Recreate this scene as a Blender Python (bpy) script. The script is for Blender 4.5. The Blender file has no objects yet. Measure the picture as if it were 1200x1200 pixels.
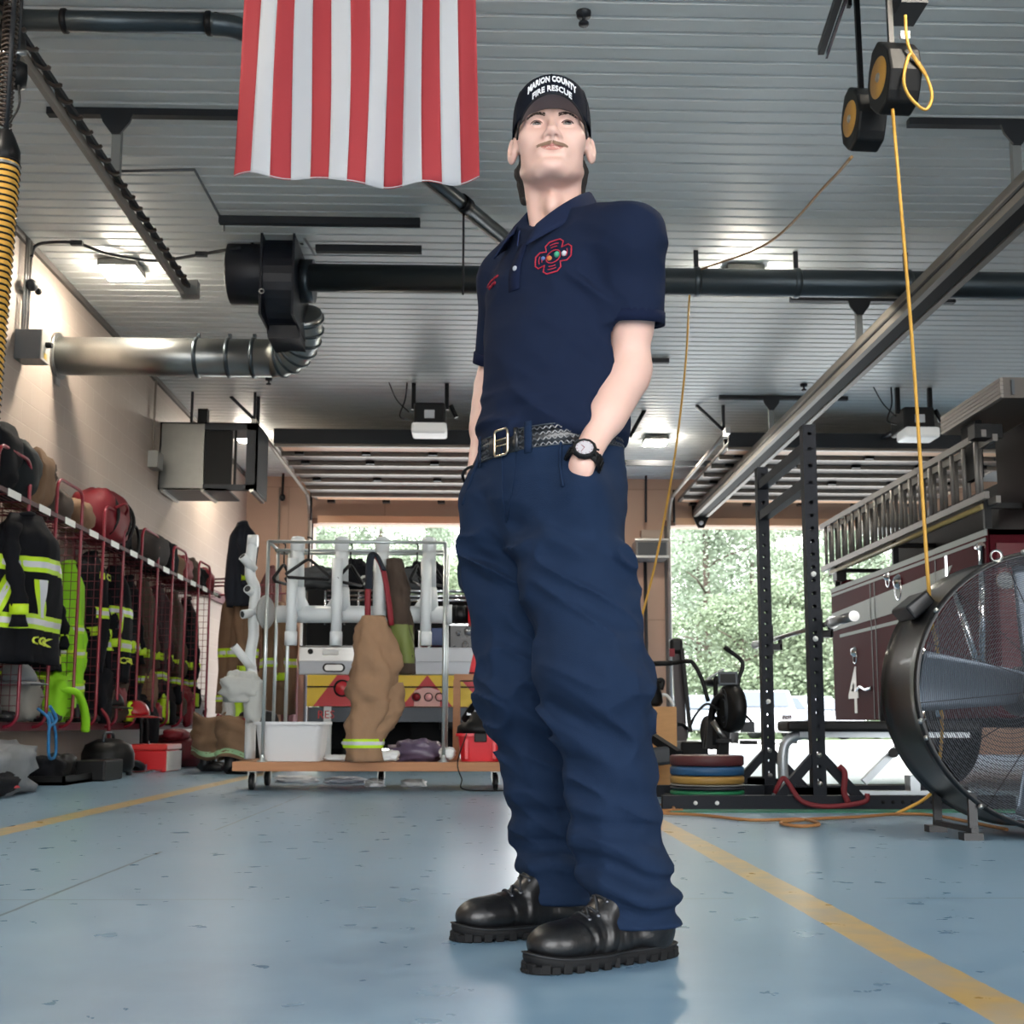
import bpy, bmesh, math, random
import numpy as np
from mathutils import Vector, Matrix, noise as mnoise
PI = math.pi
SC = bpy.context.scene
COL = SC.collection
random.seed(7)
V = Vector

# ------------------------------------------------------------------ camera
def nrm(v):
    l = math.sqrt(sum(a*a for a in v)); return tuple(a/l for a in v)
F = 1400.; PX, PY = 600., 668.; CH = .46
CD = nrm((562-PX, -(850-PY), F))
_u = (.0055, 1, 0); _k = sum(a*b for a, b in zip(_u, CD))
CU = nrm(tuple(a-_k*b for a, b in zip(_u, CD)))
CR = (CD[1]*CU[2]-CD[2]*CU[1], CD[2]*CU[0]-CD[0]*CU[2], CD[0]*CU[1]-CD[1]*CU[0])
if CR[0] < 0: CR = tuple(-a for a in CR)
def ray(px, py):
    c = ((px-PX)/F, -(py-PY)/F, 1.)
    return tuple(sum(a*b for a, b in zip(c, w)) for w in (CR, CD, CU))
def P(px, py, Y=None, z=None, x=None):
    """world point seen at a spot of the photo, at a known depth, height or x"""
    r = ray(px, py)
    t = Y/r[1] if Y is not None else (z-CH)/r[2] if z is not None else x/r[0]
    return V((r[0]*t, r[1]*t, CH+r[2]*t))
cam = bpy.data.cameras.new('camera'); camo = bpy.data.objects.new('camera', cam); COL.objects.link(camo)
# columns: camera x, y, z axes in world (right, depth, up)
cx = V((CR[0], CD[0], CU[0])); cz = -V((CR[2], CD[2], CU[2])); cy = cz.cross(cx)
M = Matrix((cx, cy, cz)).transposed().to_4x4(); M.translation = V((0, 0, CH))
camo.matrix_world = M
cam.sensor_width = 36; cam.lens = 36*F/1200; cam.shift_x = 0; cam.shift_y = (PY-600)/1200
cam.clip_end = 400; cam.dof.use_dof = True; cam.dof.focus_distance = 3.3; cam.dof.aperture_fstop = 9
SC.camera = camo

# ------------------------------------------------------------------ materials
MATS = {}
def srgb(h):
    if isinstance(h, str):
        c = [int(h[i:i+2], 16)/255 for i in (0, 2, 4)]
    else: c = [a/255 for a in h]
    return tuple(((a+.055)/1.055)**2.4 if a > .04045 else a/12.92 for a in c)+(1,)
def mat(name, col, rough=.5, metal=0, bump=0, bscale=40, var=0, vscale=6, spec=.5, coat=0, emit=None, es=0, sss=0, alpha=1, trans=0, aniso=0, sheen=0, obj=True, stretch=None):
    if name in MATS: return MATS[name]
    m = bpy.data.materials.new(name); m.use_nodes = True
    nt = m.node_tree; N = nt.nodes; L = nt.links; b = N['Principled BSDF']
    c = srgb(col) if isinstance(col, (str,)) or max(col) > 1.001 else tuple(col)+(1,)
    b.inputs['Base Color'].default_value = c
    b.inputs['Roughness'].default_value = rough; b.inputs['Metallic'].default_value = metal
    b.inputs['Specular IOR Level'].default_value = spec
    if coat: b.inputs['Coat Weight'].default_value = coat; b.inputs['Coat Roughness'].default_value = .08
    if sss:
        b.inputs['Subsurface Weight'].default_value = sss; b.inputs['Subsurface Radius'].default_value = (.02, .008, .004)
        b.inputs['Subsurface Scale'].default_value = .5
    if sheen: b.inputs['Sheen Weight'].default_value = sheen; b.inputs['Sheen Roughness'].default_value = .5
    if emit is not None: b.inputs['Emission Color'].default_value = srgb(emit); b.inputs['Emission Strength'].default_value = es
    if trans: b.inputs['Transmission Weight'].default_value = trans
    if alpha < 1: b.inputs['Alpha'].default_value = alpha
    if aniso: b.inputs['Anisotropic'].default_value = aniso
    if bump or var:
        tc = N.new('ShaderNodeTexCoord'); mp = N.new('ShaderNodeMapping'); L.new(tc.outputs['Object'], mp.inputs['Vector'])
        if stretch: mp.inputs['Scale'].default_value = stretch
    if bump:
        nz = N.new('ShaderNodeTexNoise'); nz.inputs['Scale'].default_value = bscale; nz.inputs['Detail'].default_value = 3
        L.new(mp.outputs[0], nz.inputs['Vector'])
        bp = N.new('ShaderNodeBump'); bp.inputs['Strength'].default_value = bump; bp.inputs['Distance'].default_value = .004
        L.new(nz.outputs['Fac'], bp.inputs['Height']); L.new(bp.outputs[0], b.inputs['Normal'])
    if var:
        nv = N.new('ShaderNodeTexNoise'); nv.inputs['Scale'].default_value = vscale; nv.inputs['Detail'].default_value = 4
        L.new(mp.outputs[0], nv.inputs['Vector'])
        mx = N.new('ShaderNodeMix'); mx.data_type = 'RGBA'
        mx.inputs['A'].default_value = tuple(max(0, a*(1-var)) for a in c[:3])+(1,)
        mx.inputs['B'].default_value = tuple(min(1, a*(1+var)) for a in c[:3])+(1,)
        L.new(nv.outputs['Fac'], mx.inputs['Factor']); L.new(mx.outputs['Result'], b.inputs['Base Color'])
    MATS[name] = m
    return m

# ------------------------------------------------------------------ object tree
def wm(o):
    if o.parent is None: return o.matrix_basis.copy()
    return wm(o.parent) @ o.matrix_parent_inverse @ o.matrix_basis
def attach(o, parent):
    o.parent = parent; o.matrix_parent_inverse = wm(parent).inverted()
def tag(o, label=None, cat=None, group=None, kind=None):
    if label: o['label'] = label
    if cat: o['category'] = cat
    if group: o['group'] = group
    if kind: o['kind'] = kind
    return o
def thing(name, label, cat, loc=(0, 0, 0), rz=0, group=None):
    o = bpy.data.objects.new(name, None); COL.objects.link(o); o.empty_display_size = .1
    o.location = loc; o.rotation_euler = (0, 0, rz)
    o.matrix_basis = Matrix.Translation(V(loc)) @ Matrix.Rotation(rz, 4, 'Z')
    return tag(o, label, cat, group)
def kids(o): return [c for c in bpy.data.objects if c.parent == o]
def dup(root, mw, label=None, group=None):
    """copy a thing and each of its parts; mw: new placement matrix (basis)"""
    def rec(o, par):
        c = o.copy(); COL.objects.link(c)
        if par is not None:
            c.parent = par; c.matrix_parent_inverse = o.matrix_parent_inverse.copy()
        for k in kids(o): rec(k, c)
        return c
    r = rec(root, None); r.matrix_basis = mw
    if label: r['label'] = label
    if group: r['group'] = group
    return r
def place(x, y, z=0, rz=0, s=1): return Matrix.Translation(V((x, y, z))) @ Matrix.Rotation(rz, 4, 'Z') @ Matrix.Scale(s, 4)

# ------------------------------------------------------------------ mesh builder
def frame_from(d, up=V((0, 0, 1))):
    d = d.normalized()
    if abs(d.dot(up)) > .98: up = V((0, 1, 0)) if abs(d.y) < .9 else V((1, 0, 0))
    s = d.cross(up).normalized(); u = s.cross(d).normalized()
    return s, u, d
class MB:
    def __init__(s): s.v = []; s.f = []; s.m = []; s.s = []
    def add(s, vs, fs, mi=0, sm=False):
        n = len(s.v); s.v += [tuple(v) for v in vs]
        s.f += [tuple(i+n for i in f) for f in fs]; s.m += [mi]*len(fs); s.s += [sm]*len(fs)
        return s
    def box(s, c, d, R=None, mi=0):
        hx, hy, hz = d[0]/2, d[1]/2, d[2]/2
        vs = [V((x*hx, y*hy, z*hz)) for x in (-1, 1) for y in (-1, 1) for z in (-1, 1)]
        if R is not None: vs = [R @ v for v in vs]
        vs = [v+V(c) for v in vs]
        return s.add(vs, [(0, 1, 3, 2), (4, 6, 7, 5), (0, 4, 5, 1), (2, 3, 7, 6), (0, 2, 6, 4), (1, 5, 7, 3)], mi)
    def bb(s, x0, x1, y0, y1, z0, z1, mi=0):
        return s.box(((x0+x1)/2, (y0+y1)/2, (z0+z1)/2), (abs(x1-x0), abs(y1-y0), abs(z1-z0)), None, mi)
    def bar(s, a, b, w, h, up=V((0, 0, 1)), mi=0):
        a, b = V(a), V(b); sd, u, d = frame_from(b-a, V(up))
        vs = [p+sd*(i*w/2)+u*(j*h/2) for p in (a, b) for i, j in ((-1, -1), (1, -1), (1, 1), (-1, 1))]
        return s.add(vs, [(0, 1, 2, 3), (7, 6, 5, 4), (0, 4, 5, 1), (1, 5, 6, 2), (2, 6, 7, 3), (3, 7, 4, 0)], mi)
    def tube(s, pts, r, seg=10, closed=False, mi=0, caps=True, sq=None):
        pts = [V(p) for p in pts]; n = len(pts)
        rs = r if isinstance(r, (list, tuple)) else [r]*n
        tg = []
        for i in range(n):
            a = pts[(i-1) % n] if (closed or i > 0) else pts[i]; b = pts[(i+1) % n] if (closed or i < n-1) else pts[i]
            tg.append((b-a).normalized() if (b-a).length > 1e-9 else V((0, 0, 1)))
        sd, u, _ = frame_from(tg[0]); vs = []
        for i in range(n):
            t = tg[i]; sd = (sd-t*sd.dot(t))
            if sd.length < 1e-6: sd, _, _ = frame_from(t)
            sd.normalize(); u = t.cross(sd)
            for k in range(seg):
                a = 2*PI*k/seg
                ca, sa = math.cos(a), math.sin(a)
                if sq: ca *= sq[0]; sa *= sq[1]
                vs.append(pts[i]+sd*(rs[i]*ca)+u*(rs[i]*sa))
        fs = []
        for i in range(n if closed else n-1):
            for k in range(seg):
                j = (i+1) % n; k2 = (k+1) % seg
                fs.append((i*seg+k, i*seg+k2, j*seg+k2, j*seg+k))
        s.add(vs, fs, mi, True)
        if caps and not closed:
            m = len(s.v)-len(vs)
            s.f.append(tuple(m+k for k in reversed(range(seg)))); s.m.append(mi); s.s.append(False)
            s.f.append(tuple(m+(n-1)*seg+k for k in range(seg))); s.m.append(mi); s.s.append(False)
        return s
    def lathe(s, prof, c=(0, 0, 0), seg=24, axis=(0, 0, 1), mi=0, sm=True, a0=0, a1=2*PI):
        sd, u, d = frame_from(V(axis)); c = V(c); vs = []; full = abs(a1-a0-2*PI) < 1e-6
        nn = seg if full else seg+1
        for r, z in prof:
            for k in range(nn):
                a = a0+(a1-a0)*k/seg; vs.append(c+sd*(r*math.cos(a))+u*(r*math.sin(a))+d*z)
        fs = [(i*nn+k, i*nn+(k+1) % nn, (i+1)*nn+(k+1) % nn, (i+1)*nn+k) for i in range(len(prof)-1) for k in range(seg)]
        return s.add(vs, fs, mi, sm)
    def cyl(s, a, b, r, seg=16, mi=0, r2=None): return s.tube([a, b], [r, r if r2 is None else r2], seg, mi=mi)
    def ell(s, c, r, seg=16, rings=10, R=None, mi=0, dis=None):
        vs = []; c = V(c)
        for i in range(rings+1):
            t = PI*i/rings
            for k in range(seg):
                a = 2*PI*k/seg; n = V((math.sin(t)*math.cos(a), math.sin(t)*math.sin(a), math.cos(t)))
                f = 1+(dis(n) if dis else 0)
                p = V((n.x*r[0]*f, n.y*r[1]*f, n.z*r[2]*f))
                if R is not None: p = R @ p
                vs.append(p+c)
        fs = [(i*seg+k, (i+1)*seg+k, (i+1)*seg+(k+1) % seg, i*seg+(k+1) % seg) for i in range(rings) for k in range(seg)]
        return s.add(vs, fs, mi, True)
    def grid(s, fn, nu, nv, mi=0, cu=False, sm=True):
        vs = [fn(i/nu, j/nv) for j in range(nv+1) for i in range(nu if cu else nu+1)]
        w = nu if cu else nu+1
        fs = [(j*w+i, j*w+(i+1) % w, (j+1)*w+(i+1) % w, (j+1)*w+i) for j in range(nv) for i in range(nu)]
        return s.add(vs, fs, mi, sm)
    def prism(s, poly, h, Mx, mi=0, mside=None):
        """2D polygon in the xy plane of Mx, extruded h along its z"""
        n = len(poly)
        vs = [Mx @ V((x, y, 0)) for x, y in poly]+[Mx @ V((x, y, h)) for x, y in poly]
        s.add(vs, [tuple(reversed(range(n))), tuple(range(n, 2*n))], mi)
        m = len(s.v)-2*n
        for i in range(n):
            j = (i+1) % n; s.f.append((m+i, m+j, m+n+j, m+n+i)); s.m.append(mi if mside is None else mside); s.s.append(False)
        return s
    def text(s, txt, Mx, size=1, mi=0, depth=.002, bold=0, fn=None, width=None):
        cu = bpy.data.curves.new('t', 'FONT'); cu.body = txt; cu.size = size; cu.extrude = depth/2; cu.offset = bold
        cu.align_x = 'CENTER'; cu.align_y = 'CENTER'; cu.resolution_u = 2
        o = bpy.data.objects.new('t', cu); me = o.to_mesh()
        xs = [v.co.x for v in me.vertices]
        k = width/(max(xs)-min(xs)) if width and xs else 1
        vs = [V((v.co.x*k, v.co.y, v.co.z)) for v in me.vertices]
        vs = [fn(v) if fn else Mx @ v for v in vs]
        s.add(vs, [tuple(p.vertices) for p in me.polygons], mi)
        o.to_mesh_clear(); bpy.data.objects.remove(o); bpy.data.curves.remove(cu)
        return s
    def obj(s, name, mats, parent=None, bevel=0, sub=0, solid=0, smooth=None, bseg=2):
        if not isinstance(mats, (list, tuple)): mats = [mats]
        me = bpy.data.meshes.new(name)
        off = V((0, 0, 0))
        if parent is None and s.v:
            a = np.array(s.v); off = V((float(a[:, 0].mean()), float(a[:, 1].mean()), float(a[:, 2].min())))
            s.v = [tuple(V(v)-off) for v in s.v]
        me.from_pydata(s.v, [], s.f)
        for m in mats: me.materials.append(m)
        me.polygons.foreach_set('material_index', s.m)
        sm = s.s if smooth is None else [smooth]*len(s.f)
        me.polygons.foreach_set('use_smooth', sm)
        me.validate(); me.update()
        o = bpy.data.objects.new(name, me); COL.objects.link(o)
        if parent is None: o.matrix_basis = Matrix.Translation(off)
        else: attach(o, parent)
        if solid:
            md = o.modifiers.new('solid', 'SOLIDIFY'); md.thickness = solid; md.offset = 0
        if bevel:
            md = o.modifiers.new('bevel', 'BEVEL'); md.width = bevel; md.segments = bseg; md.limit_method = 'ANGLE'; md.angle_limit = .7
            md.harden_normals = False
        if sub:
            md = o.modifiers.new('sub', 'SUBSURF'); md.levels = sub; md.render_levels = sub
        return o
def arc(c, r, a0, a1, n, ax=V((1, 0, 0)), ay=V((0, 0, 1))):
    c = V(c); return [c+ax*(r*math.cos(a0+(a1-a0)*i/n))+ay*(r*math.sin(a0+(a1-a0)*i/n)) for i in range(n+1)]
def smoothpts(pts, n=6):
    """catmull-rom through pts"""
    pts = [V(p) for p in pts]; q = [pts[0]*2-pts[1]]+pts+[pts[-1]*2-pts[-2]]; out = []
    for i in range(1, len(q)-2):
        for k in range(n):
            t = k/n; a, b, c, d = q[i-1], q[i], q[i+1], q[i+2]
            out.append(.5*((2*b)+(c-a)*t+(2*a-5*b+4*c-d)*t*t+(3*b-a-3*c+d)*t**3))
    return out+[pts[-1]]
def Mx(o, x, y, z=None):
    """matrix from origin and axes"""
    x = V(x).normalized(); y = V(y).normalized(); z = x.cross(y).normalized(); y = z.cross(x)
    m = Matrix((x, y, z)).transposed().to_4x4(); m.translation = V(o); return m

# ------------------------------------------------------------------ implicit surfaces (numpy surface nets)
def vnoise(p, s, seed=0):
    q = p*s; i = np.floor(q).astype(np.int64); f = q-i; f = f*f*(3-2*f)
    def h(a, b, c):
        n = (a*73856093) ^ (b*19349663) ^ (c*83492791) ^ (seed*2654435761)
        n = (n ^ (n >> 13))*1274126177 & 0x7fffffff
        return ((n ^ (n >> 16)) & 0xffff)/32767.5-1
    r = 0
    for dx in (0, 1):
        for dy in (0, 1):
            for dz in (0, 1):
                w = (f[..., 0] if dx else 1-f[..., 0])*(f[..., 1] if dy else 1-f[..., 1])*(f[..., 2] if dz else 1-f[..., 2])
                r = r+w*h(i[..., 0]+dx, i[..., 1]+dy, i[..., 2]+dz)
    return r
def sd_cap(p, a, b, ra, rb, n=None, k=1.):
    a = np.array(a, np.float32); b = np.array(b, np.float32); ba = b-a; pa = p-a
    h = np.clip((pa@ba)/max(1e-9, float(ba@ba)), 0, 1)
    q = pa-h[..., None]*ba
    if n is not None:
        n = np.array(n, np.float32); n = n/np.linalg.norm(n); q = q+((k-1)*(q@n))[..., None]*n
    return np.sqrt((q*q).sum(-1))-(ra+(rb-ra)*h)
def sd_ell(p, c, r, R=None):
    q = p-np.array(c, np.float32)
    if R is not None: q = q@np.array(R, np.float32)
    r = np.array(r, np.float32)
    k0 = np.sqrt(((q/r)**2).sum(-1)); k1 = np.sqrt(((q/(r*r))**2).sum(-1))
    return k0*(k0-1)/np.maximum(k1, 1e-6)
def smin(a, b, k):
    h = np.maximum(k-np.abs(a-b), 0)/k; return np.minimum(a, b)-h*h*k*.25
def smax(a, b, k): return -smin(-a, -b, k)
def snet(fn, lo, hi, h):
    lo = np.array(lo, np.float32); hi = np.array(hi, np.float32)
    n = np.ceil((hi-lo)/h).astype(int)+1
    ax = [lo[i]+h*np.arange(n[i], dtype=np.float32) for i in range(3)]
    g = np.stack(np.meshgrid(*ax, indexing='ij'), -1)
    d = fn(g).astype(np.float32); s = d < 0
    c = [s[i:n[0]-1+i, j:n[1]-1+j, k:n[2]-1+k] for i in (0, 1) for j in (0, 1) for k in (0, 1)]
    cnt = sum(x.astype(np.int8) for x in c); cell = (cnt > 0) & (cnt < 8)
    idx = np.full(cell.shape, -1, np.int64); I = np.argwhere(cell); idx[cell] = np.arange(len(I))
    acc = np.zeros((len(I), 3)); num = np.zeros(len(I))
    cor = [(i, j, k) for i in (0, 1) for j in (0, 1) for k in (0, 1)]
    for a in cor:
        for ax_ in range(3):
            if a[ax_] == 0:
                b = list(a); b[ax_] = 1
                da = d[I[:, 0]+a[0], I[:, 1]+a[1], I[:, 2]+a[2]]; db = d[I[:, 0]+b[0], I[:, 1]+b[1], I[:, 2]+b[2]]
                m = (da < 0) != (db < 0); t = np.where(m, da/np.where(m, da-db, 1), 0)
                q = np.tile(np.array(a, float), (len(I), 1)); q[:, ax_] = t
                acc[m] += q[m]; num[m] += 1
    vs = lo+h*(I+acc/num[:, None])
    faces = []
    for ax_ in range(3):
        o1, o2 = [(1, 2), (2, 0), (0, 1)][ax_]
        sl0 = [slice(0, n[i]) for i in range(3)]; sl1 = list(sl0)
        sl0[ax_] = slice(0, n[ax_]-1); sl1[ax_] = slice(1, n[ax_])
        e = s[tuple(sl0)] != s[tuple(sl1)]; E = np.argwhere(e); E = E[(E[:, o1] > 0) & (E[:, o2] > 0) & (E[:, o1] < n[o1]-1) & (E[:, o2] < n[o2]-1)]
        if not len(E): continue
        ins = s[E[:, 0], E[:, 1], E[:, 2]]
        def at(u, v):
            q = E.copy(); q[:, o1] -= u; q[:, o2] -= v; return idx[q[:, 0], q[:, 1], q[:, 2]]
        Q = np.stack([at(1, 1), at(0, 1), at(0, 0), at(1, 0)], 1); Q[~ins] = Q[~ins][:, ::-1]
        faces.append(Q)
    Q = np.concatenate(faces); Q = Q[(Q >= 0).all(1)]
    return vs, Q
def relax(vs, Q, n=1, k=.5):
    for _ in range(n):
        acc = np.zeros_like(vs); num = np.zeros(len(vs))
        for a in range(4):
            b = (a+1) % 4
            np.add.at(acc, Q[:, a], vs[Q[:, b]]); np.add.at(num, Q[:, a], 1)
            np.add.at(acc, Q[:, b], vs[Q[:, a]]); np.add.at(num, Q[:, b], 1)
        vs = vs*(1-k)+k*acc/np.maximum(num, 1)[:, None]
    return vs
def sdf_mb(fn, lo, hi, h, it=1, mb=None, mi=0):
    vs, Q = snet(fn, lo, hi, h); vs = relax(vs, Q, it)
    mb = mb or MB(); return mb.add([tuple(map(float, v)) for v in vs], [tuple(map(int, q)) for q in Q], mi, True)
# ------------------------------------------------------------------ setting
CZ = 4.58; WX = -3.9; BY = 19.7; RX = 12.5; FY = -3.2
OP = [(-2.78, 1.45), (3.16, 7.45)]           # door openings in the back wall (and the front one)
OZ = 3.78
def nodes_mat(name):
    m = bpy.data.materials.new(name); m.use_nodes = True
    return m, m.node_tree, m.node_tree.nodes, m.node_tree.links, m.node_tree.nodes['Principled BSDF']
def math_n(N, L, op, a, b=None, clamp=False):
    n = N.new('ShaderNodeMath'); n.operation = op; n.use_clamp = clamp
    for i, x in enumerate((a, b)):
        if x is None: continue
        if isinstance(x, (int, float)): n.inputs[i].default_value = x
        else: L.new(x, n.inputs[i])
    return n.outputs[0]
def mixc(N, L, f, a, b):
    n = N.new('ShaderNodeMix'); n.data_type = 'RGBA'
    for k, x in (('Factor', f), ('A', a), ('B', b)):
        if isinstance(x, (tuple, int, float)): n.inputs[k].default_value = x
        else: L.new(x, n.inputs[k])
    return n.outputs['Result']
def line_mask(N, L, x, c, w):
    """1 where |x-c| < w/2"""
    return math_n(N, L, 'LESS_THAN', math_n(N, L, 'ABSOLUTE', math_n(N, L, 'SUBTRACT', x, c)), w/2)
def floor_mat():
    m, nt, N, L, b = nodes_mat('blue epoxy floor')
    tc = N.new('ShaderNodeTexCoord'); sp = N.new('ShaderNodeSeparateXYZ'); L.new(tc.outputs['Object'], sp.inputs[0])
    x, y = sp.outputs[0], sp.outputs[1]
    n1 = N.new('ShaderNodeTexNoise'); n1.inputs['Scale'].default_value = .9; n1.inputs['Detail'].default_value = 6; L.new(tc.outputs['Object'], n1.inputs['Vector'])
    n2 = N.new('ShaderNodeTexNoise'); n2.inputs['Scale'].default_value = 9; n2.inputs['Detail'].default_value = 6; L.new(tc.outputs['Object'], n2.inputs['Vector'])
    c = mixc(N, L, n1.outputs['Fac'], srgb('5f7d98'), srgb('809fb6'))
    r = N.new('ShaderNodeValToRGB'); r.color_ramp.elements[0].position = .38; r.color_ramp.elements[1].position = .62; L.new(n2.outputs['Fac'], r.inputs[0])
    c = mixc(N, L, math_n(N, L, 'MULTIPLY', r.outputs[0], .3), c, srgb('9ab3c3'))
    # worn grey wash along the back of the bay
    # yellow lane lines
    wob = math_n(N, L, 'MULTIPLY', math_n(N, L, 'SUBTRACT', n2.outputs['Fac'], .5), .012)
    xw = math_n(N, L, 'ADD', x, wob)
    my = math_n(N, L, 'MAXIMUM', line_mask(N, L, xw, -2.06, .14), line_mask(N, L, xw, .86, .105))
    wear = math_n(N, L, 'SUBTRACT', 1, math_n(N, L, 'MULTIPLY', r.outputs[0], .35))
    c = mixc(N, L, math_n(N, L, 'MULTIPLY', my, wear), c, srgb('b99a5c'))
    # scuffs and dark marks
    n3 = N.new('ShaderNodeTexNoise'); n3.inputs['Scale'].default_value = 2.2; n3.inputs['Detail'].default_value = 12; n3.inputs['Roughness'].default_value = .75
    mp = N.new('ShaderNodeMapping'); mp.inputs['Scale'].default_value = (1, 5, 1); L.new(tc.outputs['Object'], mp.inputs[0]); L.new(mp.outputs[0], n3.inputs['Vector'])
    r3 = N.new('ShaderNodeValToRGB'); r3.color_ramp.elements[0].position = .70; r3.color_ramp.elements[1].position = .82; L.new(n3.outputs['Fac'], r3.inputs[0])
    c = mixc(N, L, math_n(N, L, 'MULTIPLY', r3.outputs[0], .25), c, srgb('46566a'))
    # joints
    mj = math_n(N, L, 'MAXIMUM', line_mask(N, L, xw, -1.16, .012), line_mask(N, L, y, 3.28, .008))
    mj = math_n(N, L, 'MULTIPLY', mj, math_n(N, L, 'GREATER_THAN', n1.outputs['Fac'], .47))
    c = mixc(N, L, math_n(N, L, 'MULTIPLY', mj, .75), c, srgb('2c3744'))
    L.new(c, b.inputs['Base Color'])
    rr = N.new('ShaderNodeMapRange'); rr.inputs['To Min'].default_value = .2; rr.inputs['To Max'].default_value = .42; L.new(n2.outputs['Fac'], rr.inputs[0]); L.new(rr.outputs[0], b.inputs['Roughness'])
    bp = N.new('ShaderNodeBump'); bp.inputs['Strength'].default_value = .05; bp.inputs['Distance'].default_value = .004; L.new(n2.outputs['Fac'], bp.inputs['Height']); L.new(bp.outputs[0], b.inputs['Normal'])
    return m
def block_mat(name, col, col2, mort, ax, bw=.4, bh=.2, rough=.55, ms=.006):
    """painted concrete block; ax 'y' for a wall along y, 'x' for a wall along x"""
    m, nt, N, L, b = nodes_mat(name)
    tc = N.new('ShaderNodeTexCoord'); sp = N.new('ShaderNodeSeparateXYZ'); L.new(tc.outputs['Object'], sp.inputs[0])
    cb = N.new('ShaderNodeCombineXYZ'); L.new(sp.outputs[1 if ax == 'y' else 0], cb.inputs[0]); L.new(sp.outputs[2], cb.inputs[1])
    br = N.new('ShaderNodeTexBrick'); L.new(cb.outputs[0], br.inputs['Vector']); br.inputs['Scale'].default_value = 1
    br.inputs['Brick Width'].default_value = bw; br.inputs['Row Height'].default_value = bh; br.inputs['Mortar Size'].default_value = ms; br.inputs['Mortar Smooth'].default_value = .3
    br.inputs['Color1'].default_value = srgb(col); br.inputs['Color2'].default_value = srgb(col2); br.inputs['Mortar'].default_value = srgb(mort)
    n1 = N.new('ShaderNodeTexNoise'); n1.inputs['Scale'].default_value = 1.1; n1.inputs['Detail'].default_value = 5; L.new(tc.outputs['Object'], n1.inputs['Vector'])
    c = mixc(N, L, math_n(N, L, 'MULTIPLY', n1.outputs['Fac'], .25), br.outputs['Color'], srgb('8b7d70'))
    L.new(c, b.inputs['Base Color']); b.inputs['Roughness'].default_value = rough
    bp = N.new('ShaderNodeBump'); bp.inputs['Strength'].default_value = .5; bp.inputs['Distance'].default_value = .006; bp.invert = True
    L.new(br.outputs['Fac'], bp.inputs['Height']); L.new(bp.outputs[0], b.inputs['Normal'])
    return m
M_ceil = mat('ribbed ceiling', 'c4c8c6', rough=.42, var=.05, vscale=.8)
M_wall = block_mat('painted block', 'b8a99d', 'b5a69a', 'c2b6ab', 'y', ms=.005)
M_back = block_mat('tan block', 'b4937e', 'ae8e7a', '9a7b69', 'x', bw=1.6, bh=2.2, ms=.01)
M_trim = mat('dark trim', '4a4541', rough=.5)
M_steel = mat('galvanised', '9a9b98', rough=.32, metal=.9, var=.15, vscale=5)
M_black = mat('black plastic', '0b0c0e', rough=.5, spec=.3)
M_blackm = mat('black metal', '0c0d10', rough=.4, metal=.2, spec=.3)
M_white = mat('white plastic', 'd9dcdc', rough=.4)
M_alu = mat('aluminium', 'aeaeac', rough=.28, metal=.95)
M_chrome = mat('chrome', 'd8dade', rough=.1, metal=1)
M_rubber = mat('rubber', '101113', rough=.75, spec=.3, bump=.2, bscale=60)
M_yel = mat('yellow cable', 'c99a3e', rough=.5)
M_dgrey = mat('dark grey paint', '2b3036', rough=.5)
M_mgrey = mat('mid grey paint', '5a5d60', rough=.5)

o = MB().bb(WX-.3, RX, FY-.0, BY+.35, -.2, 0).obj('floor', floor_mat()); tag(o, kind='structure')
o.data.transform(Matrix.Translation(o.location)); o.location = (0, 0, 0)
# ceiling: pressed metal panels with ribs running across the bay
def ceil_mb():
    mb = MB(); y = FY; pr = []
    while y < BY:
        pr += [(y, 0), (y+.118, 0), (y+.126, .014), (y+.144, .014)]; y += .152
    pr.append((BY+.01, 0))
    vs = []
    for yy, zz in pr: vs += [(WX-.02, yy, CZ+zz), (RX, yy, CZ+zz)]
    fs = [(2*i, 2*i+2, 2*i+3, 2*i+1) for i in range(len(pr)-1)]
    mb.add(vs, fs); mb.bb(WX-.3, RX, FY, BY+.35, CZ+.05, CZ+.2)
    return mb
tag(ceil_mb().obj('ceiling', M_ceil), kind='structure')
o = MB().bb(WX-.3, WX, FY, BY+.3, 0, CZ+.05).obj('wall_left', M_wall); o.data.transform(Matrix.Translation(o.location)); o.location = (0, 0, 0); tag(o, kind='structure')
tag(MB().bb(RX, RX+.2, FY, BY+.3, 0, CZ+.05).obj('wall_right', M_wall), kind='structure')
def wall_with_doors(y0, y1):
    mb = MB(); x = WX
    for a, b_ in OP+[(RX, RX)]:
        mb.bb(x, a, y0, y1, 0, CZ+.05)
        if b_ > a: mb.bb(a, b_, y0, y1, OZ, CZ+.05)
        x = b_
    return mb
o = wall_with_doors(BY, BY+.3).obj('wall_back', M_back); o.data.transform(Matrix.Translation(o.location)); o.location = (0, 0, 0); tag(o, kind='structure')
tag(wall_with_doors(FY-.3, FY).obj('wall_front', M_back), kind='structure')
# narrow trim where the left wall meets the ceiling, door jambs and the header strip
tag(MB().bb(WX, WX+.035, FY, BY, CZ-.06, CZ-.001).obj('trim_1', mat('ceiling trim', '5c5752', rough=.6)), kind='structure')
n = 2
for a, b_ in OP:
    for x0, x1 in ((a-.09, a+.0), (b_, b_+.09)):
        tag(MB().bb(x0, x1, BY-.02, BY-.001, 0, OZ).obj('trim_%d' % n, M_trim), kind='structure'); n += 1
    tag(MB().bb(a-.09, b_+.09, BY-.05, BY-.001, OZ, OZ+.09).obj('trim_%d' % n, mat('header', '6e4f3f', rough=.6)), kind='structure'); n += 1

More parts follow.
